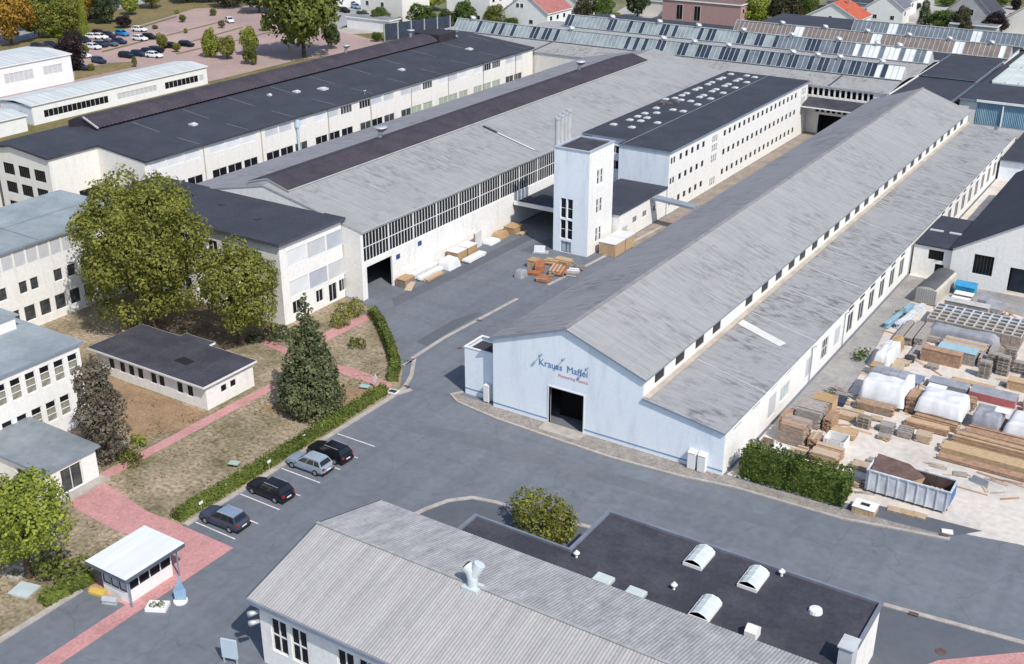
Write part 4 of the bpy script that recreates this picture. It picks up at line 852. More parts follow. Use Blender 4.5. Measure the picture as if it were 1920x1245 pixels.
deck(2.6, 125.4, 13.2, 144.6, 8.7); deck(13.6, 130.8, 70, 146.6, 8.5); deck(2.6, 144.9, 13.2, 169.5, 8.9); deck(-86, 160.8, 2.4, 178, 9.0); deck(13.6, 146.9, 70, 203, 8.3); deck(2.6, 169.8, 13.2, 203, 8.9); deck(-47, 178.2, 2.4, 203, 9.05)
rf.build('roof', [FELT, TRIM], DH)
gu = MB(); gu.box(16.6, 130.6, 8.2, 70, 130.79, 8.6); gu.box(2.45, 125.4, 8.6, 2.59, 160, 8.95); gu.build('gutter', WHITE2, DH)
gg = MB(); gg.box(13.22, 125.5, 8.3, 13.58, 168, 8.6); gg.bar((2.7, 144.75, 8.9), (13.1, 144.75, 8.9), .3, .12); gg.build('valley_gutter', CGLASS, DH)
def pk3(i, k): return 2 if i % 17 in (14, 15) or i == k-2 else 4
def pk4(i, k): return 2 if i % 18 in (8, 9) else 3
lantern(DH, -46.8, 13.8, 170.3, 9.05, LM, pk3); lantern(DH, -24, 60, 185.7, 9.05, LM, pk4)
for x in (-36, -26, -16.5, -7.5, 1, 9.5): fan(DH, x, 172.6, 11.1, .8)
for x, y in ((-72, 163.5), (-62, 162.2), (-56, 164.8), (-51, 162.4)):
    k = MB(); k.box(x-1.5, y-.7, 9.0, x+1.5, y+.7, 9.25); k.prism([(x-1.4, y-.6, 9.25), (x-1.4, y+.6, 9.25), (x-1.4, y, 9.5)], (2.8, 0, 0)); k.build('skylight', WROOF, DH)
for x0, y0, x1, y1 in ((15.6, 147.4, 40, 163), (15.3, 164, 40, 180)):
    k = MB(); n = 16
    for i in range(n):
        a = y0+(y1-y0)*i/n; b = y0+(y1-y0)*(i+1)/n; c = (a+b)/2
        k.poly([(x0, a, 8.6), (x1, a, 8.6), (x1, c, 8.85), (x0, c, 8.85)]); k.poly([(x0, c, 8.85), (x1, c, 8.85), (x1, b, 8.6), (x0, b, 8.6)])
    for i in range(10): x = x0+i*2.4; k.bar((x, y0, 8.9), (x, y1, 8.9), .12, .08)
    k.box(x0, y0, 8.3, x1, y1, 8.58); k.build('white_roof', mat('white_polycarbonate', (.56, .60, .585), .5, .4, c2=(.45, .49, .485), scale=.3), DH)

# ---- white low buildings left
def white_block(nm, lb, x0, x1, y0, y1, h, holes, dark, ribx=False):
    b = thing(nm, lb, 'building', ((x0+x1)/2, (y0+y1)/2, 0)); wm = MB(); w_ = (x1, y0, '+x')
    wall(wm, w_, y1-y0, 0, h, holes, .12); wall(wm, (x0, y0, '-y'), x1-x0, 0, h, [(2.2, .9, 1.4, 1.4), (5.2, .9, 1.4, 1.4)] if ribx else [], .1, 1); wall(wm, (x1, y1, '+y'), x1-x0, 0, h); wall(wm, (x0, y1, '-x'), y1-y0, 0, h)
    wm.build('wall', [WHITE2, SHADEWHITE], b)
    for i, hh in enumerate(holes): window(b, w_, hh, max(1, int(hh[2]/1.1)), 1, GLASS if i in dark else BLIND, FRAME, .08)
    if ribx:
        for hh in ((2.2, .9, 1.4, 1.4), (5.2, .9, 1.4, 1.4)): window(b, (x0, y0, '-y'), hh, 1, 1, GLASS, DFRAME, .08)
        r = MB()
        for i in range(24): r.box(x0+.1+i*.4, y0-.05, .1, x0+.22+i*.4, y0-.003, h-.1)
        r.build('wall_cladding', mat('grey_cladding', (.55, .58, .62), .6, .3, var=.06), b)
    rf = MB(); xm = (x0+x1)/2
    rf.slab([(xm, y0-.3, h+.75), (x1+.3, y0-.3, h+.2), (x1+.3, y1+.3, h+.2), (xm, y1+.3, h+.75)], .2, 0, 1); rf.slab([(xm, y0-.3, h+.75), (xm, y1+.3, h+.75), (x0-.3, y1+.3, h+.2), (x0-.3, y0-.3, h+.2)], .2, 0, 1)
    rf.build('roof', [WROOF, WHITE2], b)
    s = MB()
    for k in range(int((y1-y0)/1.5)): y = y0+k*1.5; s.bar((x1+.25, y, h+.24), (xm, y, h+.78), .08, .06)
    s.build('roof_rib', mat('pale_rib', (.52, .54, .53), .6, .3, var=.05), b); return b
white_block('site_office', 'long single storey white site office with ribbon windows beyond the dark roofed building', -149, -139.2, 48.8, 94, 3.75, [(2.5, 1.0, 15.5, 1.5), (20.3, 1.1, 10.5, 1.3), (33, .95, 15-5.5, 1.5), (42.8, 1.0, 1.4, 1.3)], (0, 2), True)
white_block('two_storey_office', 'taller white block with three grey blinds at the upper left edge', -182, -166.5, 46, 79.5, 6.0, [(6, 2.2, 7.0, 2.1), (16.3, 2.4, 7.2, 2.1), (26.0, 2.6, 5.0, 1.9)], ())
white_block('white_shed', 'plain white shed at the left edge in front of the long site office', -146, -136.6, 26, 45.5, 2.9, [], ())

# ---- suburb houses
def house(nm, lb, px, py, w_, d, eave, ridge, wm_, rm, axis='y', rz=0, flat=False, wins=(), gw=None, dorm=0, cat='house'):
    p = at(px, py); b = thing(nm, lb, cat, p, rz); x0, x1 = -w_/2, w_/2; m = MB(); r = MB(); o = .4
    m.box(x0, 0, 0, x1, d, eave)
    if flat:
        m.build('wall', wm_, b, (0, 0, 0)); r.box(x0-.3, -.3, eave, x1+.3, d+.3, eave+.35, 1, 0); r.build('roof', [rm, WHITE2], b, (0, 0, 0))
    elif axis == 'y':
        m.prism([(x0, 0, eave), (x1, 0, eave), (0, 0, ridge-.05)], (0, d, 0)); s = (ridge-eave)/x1; m.build('wall', wm_, b, (0, 0, 0))
        for sg in (-1, 1): r.slab([(0, -o, ridge+.15), (sg*(x1+o), -o, eave-s*o+.15), (sg*(x1+o), d+o, eave-s*o+.15), (0, d+o, ridge+.15)], .2, 0, 1)
        r.build('roof', [rm, wm_], b, (0, 0, 0))
    else:
        m.prism([(x0, 0, eave), (x0, d, eave), (x0, d/2, ridge-.05)], (w_, 0, 0)); s = (ridge-eave)/(d/2); m.build('wall', wm_, b, (0, 0, 0))
        for sg in (-1, 1): r.slab([(x0-o, d/2, ridge+.15), (x0-o, d/2+sg*(d/2+o), eave-s*o+.15), (x1+o, d/2+sg*(d/2+o), eave-s*o+.15), (x1+o, d/2, ridge+.15)], .2, 0, 1)
        r.build('roof', [rm, wm_], b, (0, 0, 0))
    for k, (u, z, ww, hh) in enumerate(wins):
        g = MB(); g.box(x0+u, -.06, z, x0+u+ww, -.003, z+hh, 1, 1); g.box(x0+u+.08, -.08, z+.08, x0+u+ww/2-.03, -.06, z+hh-.08); g.box(x0+u+ww/2+.03, -.08, z+.08, x0+u+ww-.08, -.06, z+hh-.08); g.build('window', [GLASS, FRAME], b, (0, 0, 0))
    for k in range(max(1, int(d/4))):
        for z in ([eave-2.3] if eave < 6 else [eave-2.3, eave-5.2]):
            y = 1.2+k*3.6; g = MB(); g.box(x1+.003, y, z, x1+.06, y+1.3, z+1.3, 1, 1); g.box(x1+.06, y+.08, z+.08, x1+.08, y+1.22, z+1.22); g.build('window', [GLASS, FRAME], b, (0, 0, 0))
    if dorm:
        for k in range(dorm):
            x = x0+w_*(k+.7)/(dorm+.4); g = MB(); g.box(x-.9, d*.12, eave+1, x+.9, d*.4, eave+3); g.box(x-.7, d*.12-.05, eave+1.5, x+.7, d*.12-.003, eave+2.7, 1); g.build('dormer', [WHITE2, GLASS], b, (0, 0, 0))
    if not flat:
        c = MB(); c.box(w_*.12, d*.55, ridge-1.2, w_*.12+.7, d*.55+.7, ridge+1.0); c.build('chimney', BRICK, b, (0, 0, 0))
    return b
house('apartment_house', 'tall cream apartment house at the top edge, behind the dark noise barrier', 716, 46, 15, 13, 12.5, 15.5, CREAM, TILED, wins=[(2, 1.6, 1.1, 1.3), (7.5, 1.6, 1.1, 1.3), (2, 5, 1.1, 1.3), (7.5, 5, 1.1, 1.3), (2, 8.6, 1.1, 1.3), (7.5, 8.6, 1.1, 1.3)])
house('detached_house', 'tall white house with dark roof at the top edge, left of the faded red roof', 878, 44, 15, 12, 8.6, 12.5, WHITE2, TILED, wins=[(10.5, 1.4, 1.2, 1.2)])
house('detached_house', 'white gabled house with faded red tiled roof behind the far roof lanterns', 985, 52, 14.5, 13, 4.6, 9.6, WHITE2, TILEP, wins=[(4.2, 5.4, 1.0, 1.2), (5.6, 5.4, 1.0, 1.2), (8.5, 1.2, 1.3, 1.2)])
house('detached_house', 'beige gabled house with brown tiled roof right behind the faded red roof', 1047, 36, 13, 12, 5.6, 9.6, CREAM, TILEB, wins=[(2.5, 2, 1.2, 1.3), (9, 2, 1.2, 1.3)])
house('garage', 'pale cream flat garage left of the pink brick building', 1228, 30, 10, 9, 4.2, 4, CREAM, GREYFELT, flat=True, cat='garage')
house('brick_building', 'pink brick flat roofed building with white fascia beyond the far roofs', 1312, 48, 24, 12, 6.4, 6, BRICK, TILEB, flat=True, wins=[(4.5, 1.2, 2, 4.2), (10, 1.2, 2, 4.2)], cat='building')
house('brick_stair_block', 'narrow brick and white stair block at the right end of the pink brick building', 1378, 46, 5, 9, 8.0, 8, BRICK, WROOF, flat=True, wins=[(1.2, 1, 1.6, 5.5)], cat='building')
house('detached_house', 'small white house with bright orange tiled roof behind the grey roof lantern', 1557, 58, 15, 11, 3.6, 7.6, WHITE2, TILER, wins=[(6.6, 3.2, .9, .9)])
house('detached_house', 'dark roofed house with two white dormers behind the orange roof', 1590, 24, 14, 11, 3.6, 10, GREYWALL, TILED, axis='x', dorm=2)
for k, (px, py, lb) in enumerate(((1656, 44, 'front unit of the grey roofed terrace with white gables'), (1672, 27, 'middle unit of the grey roofed terrace with white gables'), (1688, 10, 'rear unit of the grey roofed terrace with white gables'))):
    house('terrace_house', lb, px, py, 10.5, 7.0, 4.6, 8.2, WHITE2, TILEG, wins=[(2, 1.2, 1.2, 1.2), (7, 1.2, 1.2, 1.2)], cat='house')
house('steep_roofed_house', 'dark steep roofed house with grey walls among the trees, upper right', 1812, 46, 15, 13, 2.4, 9.5, GREYWALL, TILED, wins=[(6, 2.6, 3, 1.8)])
house('detached_house', 'house with maroon tiled roof cut by the right edge of the view', 1925, 66, 13, 11, 4, 8.6, CREAM, TILEM)
house('garage', 'low grey flat roofed garage in front of the steep dark roof', 1822, 68, 12, 6, 2.8, 3, GREYWALL, GREYFELT, flat=True, cat='garage')
house('garage', 'low white flat garage row left of the noise barrier', 690, 57, 15, 5, 3.0, 3, WHITE2, GREYFELT, flat=True, cat='garage')
house('garage', 'low grey roofed garage right of the orange roofed house', 1612, 38, 12, 6, 2.6, 3, CREAM, GREYFELT, flat=True, cat='garage')
house('detached_house', 'white house half hidden behind the huge tree at the car park', 612, 14, 11, 10, 5.5, 9, WHITE2, TILEP, wins=[(2, 1.6, 1.2, 1.3)])
house('detached_house', 'brick red walled house at the top edge between two dark gardens', 1650, 6, 12, 10, 3.2, 7, BRICK, TILEB)
p = at(1825, 62, 3.15); yb = MB(); yb.box(-1.6, -1, 0, 1.6, 1, .5); o = yb.build('tarpaulin', YELLOW); o.location = p; tag(o, 'bright yellow tarpaulin on the low grey garage roof', 'tarpaulin')
# noise barrier
nb = thing('noise_barrier', 'dark blue panelled noise barrier with pale posts beyond the dark roofed hall', 'fence', at(735, 78))
pa, pb = at(722, 77), at(845, 60); pa.z = pb.z = 0; dv = (pb-pa)
m = MB(); m.prism([pa, pb, pb+Vector((0, 0, 4.4)), pa+Vector((0, 0, 4.4))], Vector((-dv.y, dv.x, 0)).normalized()*.15)
m.build('panel', NAVY, nb)
for k in range(6):
    q = pa+dv*(k/5); m = MB(); m.box(q.x-.12, q.y-.35, 0, q.x+.12, q.y-.02, 4.5); m.build('post', mat('concrete_post', (.40, .41, .43), .9, .2, var=.1), nb)
# ================================================================= VEGETATION
def crown(blobs, leaf, dens, seed, squash=1.0):
    """many small leaf faces on the shells of overlapping clumps"""
    rr = random.Random(seed); v, f = [], []
    B = [(Vector(b[:3]), b[3]) for b in blobs]
    for c, r in B:
        n = int(dens*4*PI*r*r)
        for _ in range(n):
            d = Vector((rr.gauss(0, 1), rr.gauss(0, 1), rr.gauss(0, 1)))
            if d.length < 1e-3: continue
            d.normalize()
            if d.z < -.55 and rr.random() < .6: continue
            k = 1+.30*noise.noise(c*3.1+d*2.3)
            p = c+d*r*k*rr.uniform(.72, 1.06); p.z = c.z+(p.z-c.z)*squash
            if any((p-c2).length < r2*.62 for c2, r2 in B if c2 is not c): continue
            nrm = (d*1.1+Vector((rr.gauss(0, .5), rr.gauss(0, .5), rr.gauss(0, .5)+.15))).normalized()
            u = nrm.cross(Vector((rr.gauss(0, 1), rr.gauss(0, 1), rr.gauss(0, 1)))).normalized(); w_ = nrm.cross(u)
            a = leaf*rr.uniform(.4, 1.35); b = a*rr.uniform(.5, .85); i = len(v)
            v += [p+u*a*.5, p+w_*b*.5+u*a*.08, p-u*a*.5+nrm*a*.08, p-w_*b*.5-u*a*.05]
            f.append((i, i+1, i+2, i+3))
    return [tuple(x) for x in v], f
def lmesh(name, vf, m):
    me = bpy.data.meshes.new(name); me.from_pydata(vf[0], [], vf[1]); me.materials.append(m); me.update(); return me
def clump(seed, rx, rz, cz, n, rmin, rmax, shape=None, bias=0):
    """clumps scattered over an ellipsoid hull plus a filled inside"""
    rr = random.Random(seed); out = []
    for i in range(n):
        z = rr.uniform(-1, 1); a = rr.uniform(0, 2*PI); q = math.sqrt(max(0, 1-z*z)); k = rr.uniform(.55, .95)
        s = shape(z) if shape else 1
        r = rr.uniform(rmin, rmax)
        out.append((math.cos(a)*q*rx*k*s, math.sin(a)*q*rx*k*s, cz+z*rz*k+bias, r))
    for i in range(max(2, n//5)):
        out.append((rr.uniform(-.3, .3)*rx, rr.uniform(-.3, .3)*rx, cz+rr.uniform(-.5, .5)*rz, rmax*1.1))
    return out
def trunk(h, r, limbs, seed, spread):
    rr = random.Random(seed); m = MB()
    m.tube([(0, 0, 0), (.05*spread, 0, h*.35), (-.03*spread, .04*spread, h*.7), (0, 0, h)], [r*1.35, r, r*.75, r*.3], 8)
    for k in range(limbs):
        a = 2*PI*k/limbs+rr.uniform(-.4, .4); z = h*rr.uniform(.3, .62); e = spread*rr.uniform(.55, .9)
        m.tube([(0, 0, z), (math.cos(a)*e*.5, math.sin(a)*e*.5, z+h*.16), (math.cos(a)*e, math.sin(a)*e, z+h*rr.uniform(.22, .4))], [r*.5, r*.32, r*.1], 6)
    return m
def near_tree(name, label, p, blobs, leaf, dens, m, seed, th, tr, limbs, spread):
    t = thing(name, label, 'tree', p); link('crown', lmesh('crown', crown(blobs, leaf, dens, seed), m), t)
    trunk(th, tr, limbs, seed, spread).build('trunk', BARK, t, (0, 0, 0)); return t
# the big olive tree behind the pavilion
b = at(292, 622)
bl = [(-6.2, -2.2, 12.0, 2.4), (6.2, 1.5, 12.5, 2.3), (5.4, 2.6, 9.0, 2.2), (-2.4, 0, 17.2, 2.1), (2.2, .5, 16.6, 2.2), (-6.8, -1.0, 8.2, 1.9), (0, -5.4, 9.5, 2.4), (3.2, -4.6, 12.5, 2.2), (-3.4, -4.8, 13.0, 2.2)]+clump(4, 6.7, 6.9, 11.0, 84, 1.1, 2.4, lambda z: 1.0 if z > -.3 else .86)+[(-5.5, -2.5, 6.5, 2.0), (-4.6, -3.4, 4.8, 1.6), (-6.3, -1.5, 9.0, 2.0), (3.5, -2.6, 5.2, 1.8), (.5, -3.6, 3.6, 1.6), (-2.5, -3.8, 3.4, 1.5), (4.8, 0, 5.0, 1.7)]
near_tree('broadleaf_tree', 'huge olive green broadleaf tree towering behind the low pavilion', b, bl, .36, 16, L_OLIVE, 41, 13, .65, 7, 5)
b = at(452, 648)
bl = [(-3.6, -1, 9.8, 1.6), (3.6, .5, 8.6, 1.7), (.5, 0, 11.8, 1.5), (-2.8, -2.4, 6.4, 1.7)]+clump(9, 4.1, 4.2, 7.6, 44, .9, 1.8)+[(2.8, 1.0, 4.0, 1.6), (3.4, .6, 5.8, 1.6), (1.2, -1.5, 3.6, 1.4)]
near_tree('broadleaf_tree', 'smaller olive tree between the huge tree and the white three storey office', b, bl, .34, 18, L_OLIVE, 42, 8, .32, 5, 2.6)
# conifers
def cone_blobs(seed, h, r, n, top=.02, z0=.6):
    rr = random.Random(seed); out = []
    for i in range(n):
        t = i/(n-1); z = z0+(h-z0)*t*.97; rad = r*((1-t)**.78+top)*min(1, .80+t*2.2); k = max(2, int(rad*4.2))
        for j in range(k):
            a = rr.uniform(0, 2*PI)+2*PI*j/k; q = rad*rr.uniform(.48, .76); out.append((math.cos(a)*q, math.sin(a)*q, z+rr.uniform(-.3, .3), max(.26, rad*rr.uniform(.24, .36))))
        out.append((0, 0, z, max(.25, rad*.5)))
    return out
b = at(587, 772)
near_tree('conifer', 'broad dark green conifer beside the red path in front of the office', b, cone_blobs(3, 12.8, 3.75, 26), .34, 17, L_CONIF, 43, 12, .3, 0, 1)
b = at(203, 868)
near_tree('conifer', 'brownish grey columnar conifer beside the entrance porch', b, clump(23, 1.75, 5.4, 5.7, 64, .6, 1.05, lambda z: 1.12-.25*z), .30, 20, L_BROWN, 44, 11, .28, 0, 1)
b = at(55, 1082)
bl = clump(12, 3.9, 3.3, 6.0, 34, 1.0, 1.7)
near_tree('broadleaf_tree', 'bright lime green tree at the lower left edge near the gatehouse', b, bl, .33, 18, L_LIME, 45, 6, .25, 5, 2.4)
def bush(label, p, rx, ry, h, m, seed, leaf=.32, dens=11, name='bush', n=14, group=None):
    rr = random.Random(seed); bl = []
    for i in range(n):
        a = rr.uniform(0, 2*PI); q = rr.uniform(.2, .75); bl.append((math.cos(a)*rx*q, math.sin(a)*ry*q, h*rr.uniform(.25, .72), min(rx, ry, h)*rr.uniform(.32, .48)))
    o = link(name, lmesh(name, crown(bl, leaf, dens, seed), m)); o.location = p; return tag(o, label, 'bush', group)
bush('rounded olive bush in the kerbed island between the ribbed shed and the street', at(1018, 998), 3.1, 2.7, 2.9, L_OLIVE, 51, .28, 22, n=26)
bush('dark spreading shrub at the foot of the lime green tree', at(118, 1082), 3.0, 1.8, 2.2, L_OLIVE2, 52, .36, 9, n=18)
bush('ragged olive bush at the office corner next to the open gate', at(660, 592), 1.9, 1.9, 2.1, L_OLIVE, 53)
bush('yellowish bush on the bank below the office windows', at(636, 612), 1.3, 1.3, 1.5, L_OLIVE, 54)
bush('dark green shrub at the left foot of the office wall', at(520, 640), 2.0, 1.6, 2.0, L_DARK, 55)
bush('low dark shrub in the shade near the pavilion end', at(478, 640), 1.6, 1.2, 1.1, L_DARK, 56)
bush('small rounded bush alone on the dry lawn inside the curved hedge', at(671, 652), 1.2, 1.1, 1.3, L_OLIVE2, 57)
bush('bright green small shrub beside the brown columnar conifer', at(262, 838), 1.0, .9, 1.9, L_LIME, 58)
bush('thin withered sapling at the pavilion corner', at(396, 672), .7, .7, 2.4, L_BROWN, 59, name='sapling')
bush('rough shrub skirt below the brown conifer', at(240, 868), 1.9, 1.4, 1.2, L_OLIVE2, 60)
bush('small dark ball shrub under the lime tree at the left edge', at(20, 880), 2.2, 2.0, 2.4, L_DARK, 61)
bush('green weeds between the hall wall and the pale round tarpaulin', at(1612, 672), 1.0, 2.6, .9, L_GREEN, 62, .3, 12, name='weeds')
bush('green weeds at the ends of the pale blue beams', at(1688, 596), .9, 1.8, .8, L_GREEN, 63, .3, 12, name='weeds')
bush('tuft of weeds at the foot of the hall wall', at(1556, 742), .5, .9, .5, L_OLIVE2, 64, .24, 14, name='weeds')
L_BIGH = leafmat('leaf_tall_hedge', (.15, .205, .045), (.032, .062, .016), .3)
def hedge(label, pts, wd, h, m, seed, leaf=.3, dens=26):
    rr = random.Random(seed); v, f = [], []; core = MB()
    pts = [Vector((p[0], p[1], 0)) for p in pts]
    for a, b in zip(pts, pts[1:]):
        d = b-a; L = d.length; d.normalize(); n = Vector((-d.y, d.x, 0))
        for _ in range(int(dens*L*(wd+2*h))):
            t = rr.uniform(-.15, L+.15); s = rr.uniform(0, wd+2*h); k = 1+.16*noise.noise(Vector((a.x+t*d.x, a.y+t*d.y, s))*.8)
            if s < h: o, z, nn = -wd/2, s, -n
            elif s < h+wd: o, z, nn = s-h-wd/2, h, Vector((0, 0, 1))
            else: o, z, nn = wd/2, s-h-wd, n
            p = a+d*t+n*o*k*(1-.25*(z/h)**3)+Vector((0, 0, z*k+.05))+nn*rr.uniform(-.12, .06)
            nr = (nn+Vector((rr.gauss(0, .5), rr.gauss(0, .5), rr.gauss(0, .5)))).normalized(); u = nr.cross(Vector((rr.gauss(0, 1), rr.gauss(0, 1), rr.gauss(0, 1)))).normalized(); w_ = nr.cross(u)
            q = leaf*rr.uniform(.6, 1.2); i = len(v); v += [p+u*q*.5, p+w_*q*.35, p-u*q*.5, p-w_*q*.35]; f.append((i, i+1, i+2, i+3))
        for e, sg in ((a, -1), (b, 1)):
            for _ in range(int(dens*wd*h)):
                p = e+n*rr.uniform(-wd/2, wd/2)*.95+d*sg*rr.uniform(-.05, .12)+Vector((0, 0, rr.uniform(.05, h)))
                nr = (d*sg+Vector((rr.gauss(0, .5), rr.gauss(0, .5), rr.gauss(0, .5)))).normalized(); u = nr.cross(Vector((rr.gauss(0, 1), rr.gauss(0, 1), rr.gauss(0, 1)))).normalized(); w_ = nr.cross(u)
                q = leaf*rr.uniform(.6, 1.2); i = len(v); v += [p+u*q*.5, p+w_*q*.35, p-u*q*.5, p-w_*q*.35]; f.append((i, i+1, i+2, i+3))
        core.prism([a-n*wd*.38, a+n*wd*.38, a+n*wd*.3+Vector((0, 0, h*.86)), a-n*wd*.3+Vector((0, 0, h*.86))], b-a)
    k = len(v); v += [Vector(x) for x in core.v]; f += [tuple(k+i for i in ff) for ff in core.f]
    o = link('hedge', lmesh('hedge', ([tuple(x) for x in v], f), m)); return tag(o, label, 'hedge')
hedge('long clipped hedge between the parking bays and the dry lawn', [(-11.1, -32.0), (-11.0, -22), (-11.1, -12), (-11.25, -3.6)], 1.25, 1.0, L_HEDGE, 71, .26, 30)
hedge('curved clipped hedge along the edge of the yard road', [tuple(at(*q))[:2] for q in ((699, 592), (713, 610), (733, 658), (742, 690), (737, 716))], 1.15, 1.15, L_HEDGE, 72, .26, 30)
hedge('tall thick green hedge at the corner of the lettered hall', [(26.4, 1.9), (31, 2.0), (35.8, 2.0)], 2.9, 2.7, L_BIGH, 73, .28, 44)
hedge('short clipped hedge left of the gatehouse', [tuple(at(*q))[:2] for q in ((82, 1136), (128, 1112), (172, 1090))], 1.2, 1.0, L_HEDGE, 74, .26, 30)

# ---- far trees: a few crown shapes shared by copies
def unit(blobs, leaf, dens, seed):
    v, f = crown(blobs, leaf, dens, seed); zs = [p[2] for p in v]; rs = sorted(math.hypot(p[0], p[1]) for p in v)[int(len(v)*.985)]
    return v, f, rs
PROTO = {}
def proto(kind):
    if kind not in PROTO:
        if kind.startswith('broad'):
            s = int(kind[-1]); bl = clump(80+s, .40, .42, .53, 38, .10, .17, lambda z: 1.0-.12*max(0, z)); PROTO[kind] = unit(bl, .05, 1100, 90+s)
        elif kind == 'cone': PROTO[kind] = unit(cone_blobs(7, .98, .40, 15, .2, .06), .05, 800, 97)
        elif kind.startswith('oval'):
            s = int(kind[-1]); bl = clump(60+s, .36, .45, .47, 26, .11, .17); PROTO[kind] = unit(bl, .06, 850, 98+s)
        m = trunk(.5, .03, 4, 5, .2); PROTO[kind+'_t'] = m.mesh('trunk', BARK)
    return PROTO[kind]
CM = {}
def far_tree(label, px, py, top, wpx, kind, m, name='tree', cat='tree', group=None):
    p = at(px, py); h = height(p, top); w_ = wpx*1.12*depth(p)/F; v, f, rs = proto(kind); key = (kind, m.name)
    if key not in CM:
        CM[key] = lmesh('crown', ([(a/(2*rs), b/(2*rs), c) for a, b, c in v], f), m)
    t = thing(name, label, cat, p, R.uniform(0, 6.28), group)
    c = link('crown', CM[key], t); c.scale = (w_, w_, h)
    k = link('trunk', PROTO[kind+'_t'], t); k.scale = (w_*.7, w_*.7, h); return t
